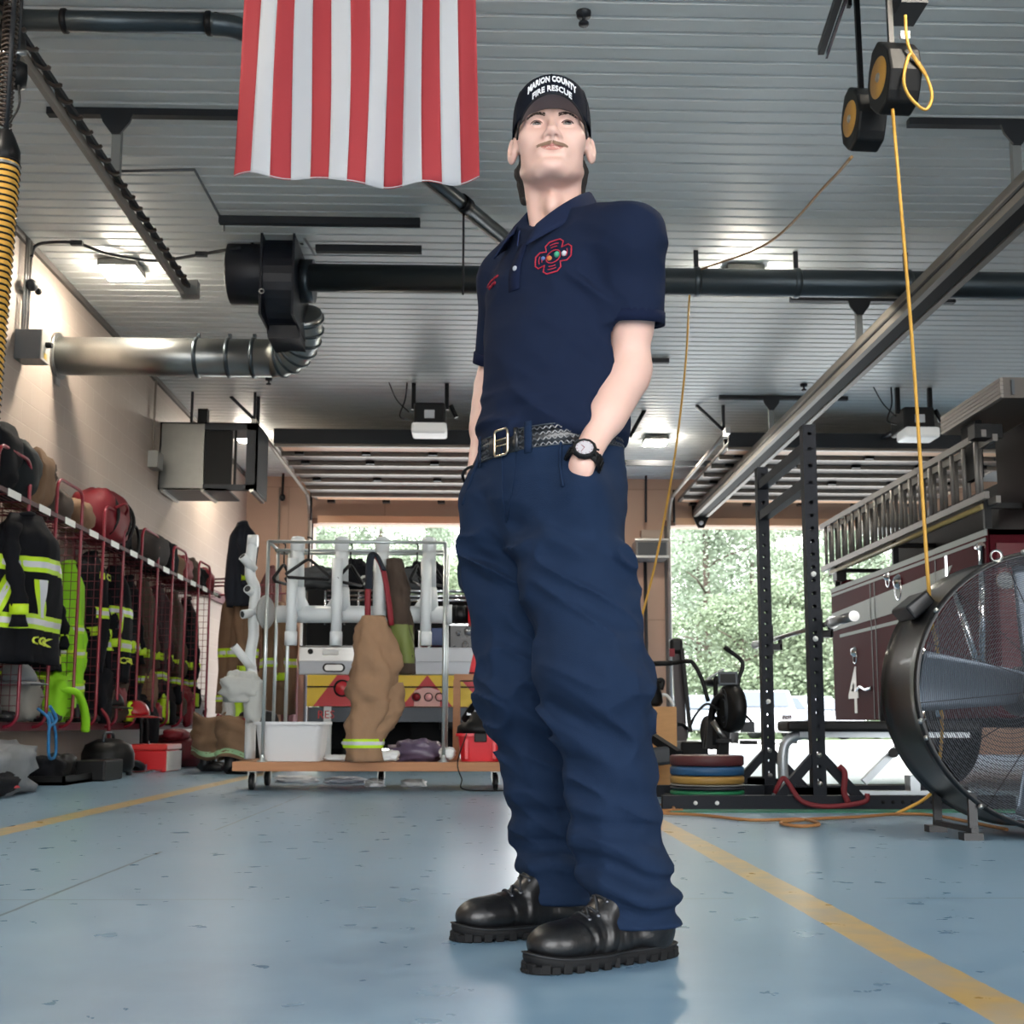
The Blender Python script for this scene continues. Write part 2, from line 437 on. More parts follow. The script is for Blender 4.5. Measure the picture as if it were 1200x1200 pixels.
# ---------------------------------------------------------------- ceiling lights
M_lamp = mat('lamp lens', 'ffffff', rough=.3, emit='fff4e2', es=150)
def lamp(x, y, label):
    t = thing('ceiling_light', label, 'light', (x, y, CZ), 0, 'square LED lamps on the ceiling')
    MB().bb(x-.11, x+.11, y-.11, y+.11, CZ-.02, CZ+.0).obj('mount', M_dgrey, t, bevel=.004)
    MB().bb(x-.17, x+.17, y-.17, y+.17, CZ-.085, CZ-.018).obj('housing', mat('lamp body', '4a4a48', rough=.5), t, bevel=.012)
    MB().bb(x-.16, x+.16, y-.16, y+.16, CZ-.112, CZ-.084).obj('lens', M_lamp, t, bevel=.012, bseg=3)
for x, y, l in ((-3.24, 10.4, 'lit square lamp on the ceiling near the left wall, above the galvanised duct'),
                (2.36, 10.35, 'lit square lamp partly hidden by the long dark pipe right of the man'),
                (2.5, 16.7, 'lit square lamp at the back between the two overhead doors'),
                (-3.3, 16.7, 'lit square lamp seen through the hanging metal box by the left wall'),
                (-2.95, 4.3, 'lit square lamp above the camera on the left'), (2.36, 4.3, 'lit square lamp above the camera on the right'),
                (8.4, 10.4, 'lit square lamp above the fire engine'), (8.4, 16.7, 'lit square lamp over the far right door'), (8.4, 4.3, 'lit square lamp above the big fan')):
    lamp(x, y, l)

# ---------------------------------------------------------------- world
w = bpy.data.worlds.new('sky'); SC.world = w; w.use_nodes = True
bg = w.node_tree.nodes['Background']
tcw = w.node_tree.nodes.new('ShaderNodeTexCoord'); spw = w.node_tree.nodes.new('ShaderNodeSeparateXYZ'); w.node_tree.links.new(tcw.outputs['Generated'], spw.inputs[0])
rw = w.node_tree.nodes.new('ShaderNodeValToRGB'); w.node_tree.links.new(spw.outputs[2], rw.inputs[0])
rw.color_ramp.elements[0].color = (1, .99, .97, 1); rw.color_ramp.elements[1].color = (.86, .92, 1, 1)
w.node_tree.links.new(rw.outputs[0], bg.inputs[0]); bg.inputs[1].default_value = 6.6
# ------------------------------------------------------------------ the man
M_skin = mat('skin', 'd6b0a2', rough=.48, sss=.12, bump=.06, bscale=160, var=.07, vscale=14)
M_polo = mat('navy polo', '141e34', rough=.9, bump=.25, bscale=700, spec=.15, var=.06, vscale=30)
M_pant = mat('navy twill', '16263e', rough=.85, bump=.3, bscale=500, spec=.15, var=.08, vscale=20)
M_cap = mat('cap cloth', '090e1b', spec=.15, rough=.85, bump=.3, bscale=400)
M_leather = mat('black leather', '0b0b0d', rough=.4, bump=.25, bscale=90, coat=.15)
M_red = mat('red thread', 'b02038', rough=.7)
man = thing('person', 'man in navy polo, navy trousers and black cap standing with hands in pockets, looking up', 'person', (.2, 2.66, 0))
fF = np.array((-.75, -.66, 0.)); lL = np.array((.66, -.75, 0.)); fV = V(fF); lV = V(lL)
RT = np.stack([lL/np.linalg.norm(lL), -fF/np.linalg.norm(fF), (0, 0, 1)], 1)      # torso axes as columns
shL = (.325, 2.48, 1.512); shR = (.062, 2.76, 1.515)
elL = P(738, 432, Y=2.53); wrL = P(682, 545, Y=2.41); elR = P(582, 445, Y=2.86); wrR = P(560, 562, Y=2.66)
BTL = P(617, 1141, z=0); BTR = P(531, 1103, z=0); dL = V((.27, .165, 0)).normalized(); dR_ = V((.29, .135, 0)).normalized()
anL = BTL+dL*.268; anR = BTR+dR_*.268
legL = [P(656, 590, Y=2.57), P(679, 680, Y=2.52), P(699, 800, Y=2.46), P(715, 900, Y=2.48), P(721, 980, Y=2.48), V((anL.x-.012, anL.y, .12)), V((anL.x-.006, anL.y, .085))]
rL = [.122, .116, .101, .088, .086, .083, .080]
legR = [P(606, 590, Y=2.69), P(600, 680, Y=2.70), P(617, 800, Y=2.70), P(634, 900, Y=2.75), P(646, 980, Y=2.80), V((anR.x-.012, anR.y, .12)), V((anR.x-.006, anR.y, .085))]
rR = [.11, .104, .091, .083, .081, .078, .075]
neckT = (.163, 2.63, 1.71); neckB = (.178, 2.655, 1.55)
def body_sdf(p):
    d = sd_ell(p, (.18, 2.63, 1.40), (.16, .1, .2), RT)
    d = smin(d, sd_ell(p, (.16, 2.61, 1.17), (.135, .1, .2), RT), .08)
    d = smin(d, sd_ell(p, (.155, 2.62, .97), (.15, .115, .13), RT), .08)
    d = smin(d, sd_cap(p, shL, shR, .05, .05), .06)
    d = smin(d, sd_cap(p, neckT, neckB, .057, .062), .05)
    for sh, el, wr, s in ((shL, elL, wrL, 1), (shR, elR, wrR, -1)):
        sh, el, wr = np.array(sh), np.array(el), np.array(wr)
        a = sd_cap(p, sh, el, .053, .043)
        a = smin(a, sd_cap(p, sh*.65+el*.35, sh*.35+el*.65, .05, .046), .03)
        a = smin(a, sd_cap(p, el, wr, .043, .027), .03)
        a = smin(a, sd_cap(p, el*.88+wr*.12, el*.5+wr*.5, .046, .04), .03)
        # the hand, going into the pocket: palm, four fingers, thumb
        dr = np.array((-.02, .03, -.08)) if s > 0 else np.array((-.0, .02, -.08)); dr = dr/np.linalg.norm(dr)
        side = np.cross(dr, fF); side = side/np.linalg.norm(side)
        palm = wr+dr*.085
        a = smin(a, sd_cap(p, wr, palm, .026, .036, fF, 1.7), .02)
        for q, ln in ((-.03, .06), (-.01, .072), (.01, .078), (.03, .07)):
            k0 = palm+side*q; k1 = k0+dr*ln*.55-fF*.008; k2 = k1+dr*ln*.5-fF*.02
            a = smin(a, smin(sd_cap(p, k0, k1, .0105, .0095), sd_cap(p, k1, k2, .0095, .008), .004), .006)
        t0 = wr+dr*.02+side*.028*s; t1 = wr+dr*.06+side*.055*s+fF*.015; t2 = t1+dr*.04
        a = smin(a, smin(sd_cap(p, t0, t1, .014, .012), sd_cap(p, t1, t2, .0115, .009), .004), .012)
        d = smin(d, a, .02)
    for pts, rr in ((legL, rL), (legR, rR)):
        for i in range(len(pts)-1):
            d = smin(d, sd_cap(p, pts[i], pts[i+1], rr[i]-.028, rr[i+1]-.03), .02)
    d = smax(d, p[..., 2]-1.655, .004)
    d += .0012*vnoise(p, 38, 5)
    return d
bm_ = sdf_mb(body_sdf, (-.16, 2.22, .05), (.52, 3.02, 1.67), .006, 3)

# head, at finer resolution. Local axes: x = wearer's left, -y = face, z = up
HO = np.array((.158, 2.585, 1.776)); yaw = math.radians(-3); pit = math.radians(-3)
HR = np.array(Matrix.Rotation(yaw, 3, 'Z') @ Matrix.Rotation(pit, 3, 'X'))
HRm = Matrix.Rotation(yaw, 3, 'Z') @ Matrix.Rotation(pit, 3, 'X')
HS = 1.075
def H(x, y, z): return V(HO)+HRm @ V((x*HS, y, z))
def head_sdf(pw):
    p = (pw-HO.astype(np.float32))@HR.astype(np.float32)
    p = p*np.array((1/HS, 1, 1), np.float32)
    ax = p.copy(); ax[..., 0] = np.abs(p[..., 0])
    d = sd_ell(p, (0, .012, .04), (.077, .097, .083))
    d = smin(d, sd_ell(p, (0, -.03, -.02), (.066, .06, .085)), .03)
    d = smin(d, sd_ell(p, (0, -.035, -.062), (.054, .05, .042)), .03)
    d = smin(d, sd_cap(ax, (.0535, .004, -.064), (.024, -.064, -.098), .0145, .0165), .02)
    d = smin(d, sd_ell(p, (0, -.078, -.096), (.03, .019, .017)), .015)
    d = smin(d, sd_ell(p, (0, -.0905, -.092), (.018, .008, .012)), .014)
    d = smin(d, sd_ell(ax, (.043, -.062, -.018), (.024, .022, .022)), .025)
    d = smin(d, sd_cap(ax, (.012, -.083, .028), (.044, -.074, .027), .0125, .0115), .014)
    # eye sockets
    d = smax(d, -sd_ell(ax, (.032, -.098, .007), (.019, .019, .0125)), .014)
    # nose
    n = sd_cap(p, (0, -.084, .02), (0, -.108, -.022), .0075, .010)
    n = smin(n, sd_ell(p, (0, -.112, -.027), (.0115, .0105, .0095)), .01)
    n = smin(n, sd_ell(ax, (.0125, -.101, -.032), (.0078, .011, .0075)), .007)
    n = smin(n, sd_cap(p, (0, -.108, -.034), (0, -.094, -.042), .005, .006), .006)
    d = smin(d, n, .009)
    d = smax(d, -sd_ell(ax, (.0072, -.1055, -.0400), (.0040, .0055, .0070)), .005)
    # mouth
    d = smin(d, sd_ell(p, (0, -.083, -.058), (.03, .014, .022)), .02)
    lp = sd_cap(ax, (.004, -.0975, -.0545), (.022, -.0885, -.0575), .0052, .0028)
    lo = sd_cap(ax, (0, -.0965, -.0645), (.02, -.088, -.0600), .006, .003)
    d = smin(d, lp, .004); d = smin(d, lo, .004)
    d = smax(d, -sd_cap(ax, (0, -.104, -.0592), (.024, -.0905, -.0592), .0018, .0012), .003)
    d = smax(d, -sd_ell(p, (0, -.101, -.0755), (.02, .008, .006)), .012)
    # eyelids: a thin shell over each eyeball with an almond slot
    e = np.array((.0315, -.0745, .008), np.float32)
    sh = sd_ell(ax, e, (.0140, .0140, .0132))
    slot = sd_ell(ax, (.0315, -.0885, .0066), (.0134, .012, .0037))
    d = smin(d, sh, .005); d = smax(d, -slot, .0012)
    # ears
    Re = np.array(Matrix.Rotation(math.radians(-28), 3, 'Z') @ Matrix.Rotation(math.radians(8), 3, 'X'))
    r = sd_ell(ax, (.083, .014, -.004), (.0095, .019, .032), Re)
    r = smax(r, -sd_ell(ax, (.0935, .005, .001), (.0115, .0135, .0225), Re), .003)
    r = smin(r, sd_cap(ax, (.070, .010, -.002), (.077, .016, -.002), .012, .008), .005)
    r = smin(r, sd_cap(ax, (.084, .004, -.012), (.082, .008, .006), .003, .003), .004)
    d = smin(d, r, .006)
    nk = sd_cap(pw, neckT, neckB, .0585, .0635)
    nk = smin(nk, sd_cap(pw, H(.045, .03, -.06), (.2, 2.58, 1.56), .014, .012), .03)     # neck cords
    nk = smin(nk, sd_cap(pw, H(-.045, .03, -.06), (.13, 2.61, 1.56), .014, .012), .03)
    nk = smin(nk, sd_ell(pw, H(0, -.012, -.15), (.013, .014, .022)), .04)
    d = smin(d, nk, .022)
    return smax(d, 1.565-pw[..., 2], .004)
sdf_mb(head_sdf, (HO[0]-.115, HO[1]-.14, 1.56), (HO[0]+.115, HO[1]+.13, 1.91), .0022, 2, bm_)
body = bm_.obj('body', M_skin, man)
# eyes
M_eyew = mat('shaded eye white', '857e7a', rough=.2); M_iris = mat('iris', '2c241e', rough=.2); M_pupil = mat('pupil', '050505', rough=.1)  # whites darkened: the shade over the eyes is put into their colour
gz = (HRm @ V((.12, -1, .12))).normalized()
for s in (1, -1):
    c = H(.0315*s, -.0745, .008); mb = MB()
    pr = [(.0120*math.sin(t), .0120*math.cos(t)) for t in [PI*i/20 for i in range(21)]]
    sd_, u_, d_ = frame_from(gz); vs = []; fs = []; 
    mb.lathe([(max(r, 1e-5), z) for r, z in pr], c, 20, gz)
    for i, f in enumerate(mb.f):
        ring = i//20; mb.m[i] = 2 if ring < 2 else 1 if ring < 4 else 0
    mb.obj('eye', [M_eyew, M_iris, M_pupil], man)
for s in (1, -1):
    mb = MB(); mb.tube([H(s*(.0315+.0125*math.cos(t)), -.0745-.0145*math.sqrt(max(0, 1-(.9*math.cos(t))**2)), .0066+.0045*math.sin(t)) for t in [PI*i/14 for i in range(15)]], .0009, 5)
    mb.obj('eyelashes', mat('lash', '1c1410', rough=.9), man)
# lips tint, as a thin piece over the sculpted lips
M_lip = mat('lip', 'b06a62', rough=.4)
def on_head(x, z, off=.0006):
    """point on the face under (x, z), in front"""
    ps = np.array([[H(x, -.13+.0008*k, z) for k in range(90)]], np.float32)
    d = head_sdf(ps)[0]; k = int(np.argmax(d < .0)) if (d < 0).any() else 60
    return H(x, -.13+.0008*k-off, z)
def strip(name, top, bot, m, off=.0008, nv=4, thick=0):
    mb = MB(); n = len(top)-1; cache = {}
    def fn(u, v):
        i = round(u*n); a, b = top[i], bot[i]; x = a[0]+(b[0]-a[0])*v; z = a[1]+(b[1]-a[1])*v
        w = thick*math.sin(PI*v)*math.sin(PI*min(1, max(0, u)))**.5
        return on_head(x, z, off+w)
    mb.grid(fn, n, nv); return mb.obj(name, m, man)
xs = [-.023+.046*i/16 for i in range(17)]
strip('upper_lip', [(x, -.0528-.0035*abs(x/.023)**2+(.001*math.cos(x*270))) for x in xs], [(x, -.0588) for x in xs], M_lip)
strip('lower_lip', [(x, -.0594) for x in xs], [(x*.95, -.0665+.0068*abs(x/.023)**2) for x in xs], mat('lower lip', 'c08478', rough=.4))
# eyebrows
M_brow = mat('brow hair', '3a2c24', rough=.9)
rg = random.Random(5)
for s in (1, -1):
    mb = MB()
    for i in range(130):
        t = rg.random(); x = s*(.013+.036*t); z = .0215+.0075*math.sin(PI*t*.8)-.006*t*t+rg.uniform(-.0032, .0032)*(1-.5*t)
        a = on_head(x, z, .0004); b = on_head(x+s*.0045, z+.0018*(1-2*t), .0016)
        mb.tube([a, b], [.0006, .0002], 4, caps=False)
    mb.obj('eyebrow', M_brow, man)
# moustache: many short hairs combed outwards
M_mous = mat('moustache hair', '8a6f5c', rough=.8)
mb = MB(); rg = random.Random(3)
for i in range(380):
    x = rg.uniform(-.024, .024); t = abs(x)/.0265
    z = -.0445-.004*t-rg.random()*(.0075-.002*t); a = on_head(x, z, .0005)
    dx = (1 if x > 0 else -1)*(.004+.006*t)+rg.uniform(-.001, .001); b = on_head(x+dx, z-.0055+.002*t, .0022)
    mb.tube([a, (a+b)/2+V((0, -.0012, 0)), b], [.0005, .00055, .0002], 4, caps=False)
mb.obj('moustache', M_mous, man)
# hair below the cap, at the sides and nape
M_hair = mat('dark hair', '1f1815', rough=.7, bump=1, bscale=300, stretch=(1, 1, .2))
def hair_sdf(pw):
    p = (pw-HO.astype(np.float32))@HR.astype(np.float32); p = p*np.array((1/HS, 1, 1), np.float32); ax = p.copy(); ax[..., 0] = np.abs(p[..., 0])
    d = sd_ell(p, (0, .016, .04), (.0805, .099, .083))
    d = smin(d, sd_ell(p, (0, .05, -.035), (.068, .055, .055)), .03)
    d = smin(d, sd_cap(ax, (.062, .055, -.04), (.056, .075, -.095), .018, .013), .02)
    d += .003*vnoise(p*np.array((1, 1, .3), np.float32), 150, 2)
    d = smax(d, -(p[..., 1]+.026-.35*np.abs(p[..., 2]-.03)), .004)      # open for the face
    d = smax(d, p[..., 2]-.085, .004)
    e = sd_ell(ax, (.083, .0, -.01), (.02, .03, .045)); return smax(d, -e, .004)
sdf_mb(hair_sdf, (HO[0]-.1, HO[1]-.06, HO[2]-.125), (HO[0]+.1, HO[1]+.125, HO[2]+.1), .0032, 1).obj('hair', M_hair, man)

# ---- cap
cap = thing('cap', 'x', 'x'); 
for k in ('label', 'category'): del cap[k]
attach(cap, man)
CP = math.radians(6)
CRm = HRm @ Matrix.Rotation(-CP, 3, 'X')
def C(x, y, z): return H(0, .008, .036)+CRm @ V((x*1.07, y, z))
def crown(a, t, off=0):
    """a: angle, 0 = front; t: 0 at the rim, 1 at the top button"""
    fr = max(0, math.cos(a)); w = .084+off; l_ = .104+off
    e = (1-t**(2.6+1.2*fr))**(1/2.3)
    x = w*math.sin(a)*e; y = -l_*math.cos(a)*e*(1 if math.cos(a) < 0 else 1-.02)
    z = -.008*(1-t)+(.089+off)*math.sin(t*PI/2)**.9+.013*fr*math.sin(t*PI)**1
    z -= .010*(1-fr)*(1-t)*(1 if math.cos(a) < .2 else 0)
    return C(x, y, z)
mb = MB(); mb.grid(lambda u, v: crown(u*2*PI, min(v, .999)), 60, 22, cu=True)
mb.obj('crown', M_cap, cap, solid=.002)
mb = MB()
for k in range(6):
    a = k*PI/3+PI/6*0
    mb.tube([crown(a, t, .001) for t in [.02+.96*i/16 for i in range(17)]], .0011, 5, caps=False)
mb.ell(C(0, 0, .089), (.007, .007, .004), 12, 6); mb.obj('seam', M_cap, cap)
# brim: curved bill sticking forward, grey underneath
def brim(u, v, dz=0):
    s = (u*2-1); a = s*1.22
    x0 = .084*math.sin(a); y0 = -.102*math.cos(a)
    L_ = .066*math.cos(s*PI/2)**.55 if abs(s) < .999 else 0
    y = y0-L_*v; x = x0*(1-.07*v)
    z = -.009-.0*v-.024*(s*s)*1.0-.013*v*(1-s*s*.4)
    return C(x, y, z+dz)
mb = MB(); mb.grid(lambda u, v: brim(u, v, .0015), 36, 10); mb.obj('brim', M_cap, cap, solid=.001)
mb = MB(); mb.grid(lambda u, v: brim(u, v*.985, -.0012), 36, 10); mb.obj('brim_underside', mat('brim underside', '6a6263', rough=.85), cap, solid=.001)
mb = MB(); mb.tube([brim(i/36, 1, 0) for i in range(37)], .0022, 6); mb.obj('brim_edge', mat('brim edge', '0f1218', rough=.8), cap)
M_thread = mat('white thread', 'e8eaee', rough=.7)
def captext(txt, t0, size, width, bold):
    def fn(v):
        a = v.x/.1; t = t0+v.y/.118-(v.x/.128)**2*.45; q = crown(a, t, .0018); n = (q-C(0, 0, .03)).normalized(); return q+n*(v.z)
    mb = MB(); mb.text(txt, None, size, 0, .0016, bold, fn, width); return mb
captext('MARION COUNTY', .43, .0215, .128, .0007).obj('lettering', M_thread, cap)
captext('FIRE RESCUE', .25, .0145, .1, .0003).obj('lettering', M_thread, cap)

# ---- polo shirt
def sleeve(p, sh, el, k, r0, r1):
    sh, el = np.array(sh), np.array(el); e = sh+(el-sh)*k
    a = sd_cap(p, sh, e+(el-sh)*.15, r0, r1)
    n = (el-sh)/np.linalg.norm(el-sh)
    return a, ((p-e.astype(np.float32))@n.astype(np.float32))
def folds(p, fx, fy, fz, seed=0):
    n = vnoise(p*np.array((fx, fy, fz), np.float32), 1, seed); return 1-2*np.abs(n)
def shirt_sdf(p):
    z = p[..., 2]
    d = sd_ell(p, (.178, 2.625, 1.41), (.185, .128, .2), RT)
    d = smin(d, sd_ell(p, (.158, 2.605, 1.2), (.165, .132, .2), RT), .1)
    d = smin(d, sd_ell(p, (.155, 2.603, 1.1), (.168, .142, .08), RT), .06)
    d = smin(d, sd_cap(p, np.array(shL)-(.03, -.03, .0), np.array(shR)+(.03, -.03, .0), .067, .067), .06)
    d = smin(d, sd_cap(p, (.2, 2.655, 1.6), shL, .055, .058), .05); d = smin(d, sd_cap(p, (.15, 2.665, 1.6), shR, .055, .058), .05)
    # pectoral fullness
    d = smin(d, sd_ell(p, np.array((.215, 2.55, 1.42)), (.075, .06, .07), RT), .06); d = smin(d, sd_ell(p, np.array((.1, 2.63, 1.42)), (.07, .06, .07), RT), .06)
    a, ca = sleeve(p, shL, elL, .66, .067, .07); b, cb = sleeve(p, shR, elR, .84, .066, .058)
    # soft folds: diagonal drag lines from the armpits, gathered cloth over the belt
    q = p@np.array(((.8, 0, .6), (0, 1, 0), (-.6, 0, .8)), np.float32)
    f1 = folds(q, 9, 9, 26, 3); f2 = folds(p, 8, 8, 30, 4); f3 = folds(q, 5, 5, 14, 9)
    low = np.clip((1.25-z)/.15, 0, 1); pit_ = np.exp(-(((p-np.array((.27, 2.5, 1.4), np.float32))/.11)**2).sum(-1))
    w = .008*f3+.006*f1*(.5+1.6*pit_)+.009*f2*low
    slv = smin(a-.007*folds(p, 9, 9, 17, 6), b, .001)
    cut = np.minimum(np.where(a < b, ca, cb), 1)
    slv = np.maximum(slv, cut)
    d = smin(d-w, slv, .035)
    # hollow sleeves and neck so the arm and neck come out of cloth
    for s_, e_, cc in ((shL, elL, ca), (shR, elR, cb)):
        s_, e_ = np.array(s_), np.array(e_)
        d = np.maximum(d, -np.maximum(sd_cap(p, s_*.5+e_*.5, e_, .062 if s_[0] > .2 else .052, .062 if s_[0] > .2 else .052), -(cc+.05)))
    d = np.maximum(d, -sd_cap(p, (.172, 2.61, 1.75), (.172, 2.625, 1.585), .075, .066))
    return smax(d, 1.062-z+(p@fF.astype(np.float32)+1.8)*0, .01)
sdf_mb(shirt_sdf, (-.12, 2.3, 1.05), (.5, 2.92, 1.67), .0045, 1).obj('polo_shirt', M_polo, man)
shirt = [o for o in bpy.data.objects if o.name == 'polo_shirt'][0]
def on_shirt(u, z, off=.0015, sdf=shirt_sdf, base=(.172, 2.62)):
    """surface point of the shirt front at sideways distance u (wearer's left +) and height z"""
    o0 = np.array((base[0], base[1], z))+lL*u+fF*.26
    ps = np.array([[o0-fF*.002*k for k in range(130)]], np.float32); d = sdf(ps)[0]
    k = int(np.argmax(d < 0)) if (d < 0).any() else 60
    k = k-d[k]/(d[k]-d[k-1]) if k > 0 else 0
    return V(o0-fF*(.002*k))+fV*off
def shirt_strip(name, path, w, m, off=.002, par=None):
    mb = MB(); n = len(path)-1
    def fn(u, v):
        x = u*n; i = min(n-1, int(x)); t = x-i; a = path[i]; b = path[i+1]
        uu = a[0]+(b[0]-a[0])*t; zz = a[1]+(b[1]-a[1])*t; nx = b[0]-a[0]; nz = b[1]-a[1]; l_ = math.hypot(nx, nz)
        s = (v-.5)*w; return on_shirt(uu-nz/l_*s, zz+nx/l_*s, off)
    mb.grid(fn, n*5, 2); return mb.obj(name, m, par or shirt, solid=.002)
M_polo2 = mat('navy placket', '0f1830', rough=.9, spec=.15)
shirt_strip('placket', [(0, 1.53), (0, 1.50), (0, 1.45), (0, 1.41)], .032, M_polo2, .002)
M_btn = mat('pearl button', 'aab0ba', rough=.25)
for z in (1.462,):
    c = on_shirt(0.0, z, .004); MB().lathe([(0.0001, .002), (.005, .002), (.0058, .0005), (.0058, -.001)], c, 12, fV).obj('button', M_btn, shirt)
# collar: folded band round the neck, open at the front
def collar(u, v):
    """u 0..1 round the neck from wearer's right front to left front, v 0 inner top edge .. 1 outer edge"""
    a = -2.62+5.24*u; fr = abs(u*2-1)
    cxy = V((.172, 2.628, 0)); back = -fV
    r0 = .071+.008*fr; dirv = (back*math.cos(a)+lV*math.sin(a))
    top = cxy+dirv*r0*1.0+V((0, 0, 1.694-.128*fr**2.0))+fV*.03*fr**3
    w = .052+.012*fr**4
    out = top+dirv*(.030-.004*fr)+V((0, 0, -w-.004))+fV*.028*fr**5
    bend = top+dirv*.009+V((0, 0, .005))
    return top*(1-v)**2+bend*2*v*(1-v)+out*v*v
MB().grid(collar, 48, 8).obj('collar', mat('navy collar', '131e38', rough=.85, spec=.2, bump=.4, bscale=500), shirt, solid=.003)
def stand(u, v):
    a = -2.75+5.5*u; fr = abs(u*2-1); dirv = (-fV*math.cos(a)+lV*math.sin(a))
    return V((.172, 2.628, 0))+dirv*(.0685+.008*v)+V((0, 0, 1.684-.128*fr**2.0-.075*v))+fV*(.034*fr**3)
MB().grid(stand, 40, 4).obj('collar_stand', mat('collar band', '2b3a66', rough=.8), shirt, solid=.002)
# round edge bands on the sleeves
for sh, el, r, kk in ((shL, elL, .0735, .66), (shR, elR, .061, .84)):
    sh, el = V(sh), V(el); n = (el-sh).normalized(); c = sh+(el-sh)*kk; a, b, _ = frame_from(n)
    mb = MB(); mb.grid(lambda u, v: c+n*(-.024+.026*v)+a*((r+.001)*math.cos(u*2*PI))+b*((r+.001)*math.sin(u*2*PI)), 32, 2, cu=True); mb.obj('sleeve_cuff', M_polo2, shirt, solid=.003)
# embroidered emblem (wearer's left chest): red cross-pattee outline with a coloured middle
mb = MB(); EC = (.096, 1.468); er = .040
def em(x, z, off=.0025): 
    return on_shirt(EC[0]+x, EC[1]+z, off)
out = []
for k in range(4):
    a = k*PI/2+.12
    for da, r in ((-.56, .95), (-.28, 1.05), (0, 1.02), (.28, 1.05), (.56, .95), (.785, .62)): out.append((er*r*math.cos(a+da), er*r*math.sin(a+da)))
mb.tube([em(*q) for q in out], .0016, 5, closed=True)
mb.tube([em(.40*er*math.cos(t), .40*er*math.sin(t)) for t in [2*PI*i/18 for i in range(18)]], .0012, 5, closed=True)
for k in range(4):
    a = k*PI/2+.12
    for r in (.62, .8): mb.tube([em(er*r*math.cos(a+t), er*r*math.sin(a+t)) for t in (-.3, -.1, .1, .3)], .0011, 5)
mb.obj('emblem', M_red, shirt)
for x, z, c, m in ((-.010, -.002, .006, 'c8763a'), (.006, .004, .007, '3f9a78'), (.024, .002, .0065, 'b9bec6'), (-.024, .0, .005, '51689c')):
    mb = MB(); p0 = em(x, z, .0012); mb.ell(p0, (c, c, c), 10, 6); mb.obj('emblem_patch', mat('thread '+m, m, rough=.7), shirt)
# two lines of red embroidery on the wearer's right chest
for z0, u0, n in ((1.463, -.128, 26), (1.448, -.105, 16)):
    mb = MB(); mb.tube([on_shirt(u0+.0028*i, z0+(.0045 if i % 2 else -.0045)*(1 if i % 5 else .2), .0025) for i in range(n)], .0011, 4); mb.obj('name_embroidery', M_red, shirt)

# ---- trousers
def pants_sdf(p):
    z = p[..., 2]; x = p[..., 0]
    d = sd_ell(p, (.155, 2.612, .985), (.178, .148, .15), RT)
    d = smin(d, sd_ell(p, (.153, 2.605, 1.08), (.163, .133, .06), RT), .06)
    d = smin(d, sd_cap(p, np.array(wrL)+(.0, .03, -.05), np.array(wrL)+(.01, .05, -.13), .05, .045), .06)
    d = smin(d, sd_cap(p, np.array(wrR)+(.01, .02, -.06), np.array(wrR)+(.01, .02, -.14), .045, .04), .06)
    L = 1e3; R_ = 1e3
    for i in range(6):
        L = smin(L, sd_cap(p, legL[i], legL[i+1], rL[i], rL[i+1]), .02) if i else sd_cap(p, legL[0], legL[1], rL[0], rL[1])
        R_ = smin(R_, sd_cap(p, legR[i], legR[i+1], rR[i], rR[i+1]), .02) if i else sd_cap(p, legR[0], legR[1], rR[0], rR[1])
    # knees pushing the cloth forward
    L = smin(L, sd_ell(p, legL[2]+fV*.015, (.09, .09, .11)), .05); R_ = smin(R_, sd_ell(p, legR[2]+fV*.015, (.085, .085, .11)), .05)
    def wr(q, seed):
        low = np.clip((.40-z)/.25, 0, 1); cr = np.exp(-((z-.83)/.09)**2); kn = np.exp(-((z-.5)/.1)**2)
        ph = vnoise(q, 5, seed)*2.2+vnoise(q, 12, seed+1)*.9
        stack = np.sin(z*2*PI/.075+ph*1.7+x*9)
        stack = np.sign(stack)*np.abs(stack)**.7
        f = folds(q@np.array(((.85, 0, .5), (0, 1, 0), (-.5, 0, .85)), np.float32), 8, 8, 24, seed+2)
        g = folds(q, 14, 14, 5, seed+3)
        f = np.sign(f)*np.abs(f)**1.5; return .009*stack*low+(.009+.013*cr+.011*kn)*f*(1-low*.4)+.005*g
    L = L-wr(p, 11); R_ = R_-wr(p, 21)
    leg = smin(L, R_, .012); d = smin(d-.004*folds(p, 9, 9, 20, 31), leg, .05)
    # hems: front leg lower than rear, with the fold of a pressed hem
    d = smax(d, .066+.02*np.clip((2.7-p[..., 1])*0, 0, 1)-z, .004)
    # fly shield line
    return smax(d, z-1.1, .006)
sdf_mb(pants_sdf, (-.12, 2.28, .05), (.5, 3.0, 1.11), .005, 1).obj('trousers', M_pant, man)
pants = [o for o in bpy.data.objects if o.name == 'trousers'][0]
def on_pants(u, z, off=.001): return on_shirt(u, z, off, pants_sdf, (.155, 2.612))
# pocket edge, fly and seams
mb = MB(); mb.tube(smoothpts([on_pants(.135, 1.05, .001), on_pants(.148, 1.0, .002), on_pants(.168, .945, .002)], 5), .0035, 6); mb.obj('pocket_edge', M_pant, pants); mb = MB()
mb.tube(smoothpts([on_pants(-.10, 1.05, .001), on_pants(-.12, 1.0, .002), on_pants(-.15, .95, .002)], 5), .0035, 6)
mb.obj('pocket_edge', M_pant, pants)
mb = MB(); mb.tube(smoothpts([on_pants(.004, 1.06), on_pants(.008, 1.0), on_pants(.012, .94), on_pants(.0, .89)], 5), .0022, 6)
mb.tube(smoothpts([on_pants(.045, 1.05), on_pants(.045, .98), on_pants(.03, .925), on_pants(.006, .895)], 5), .0014, 6); mb.obj('fly', M_pant, pants)

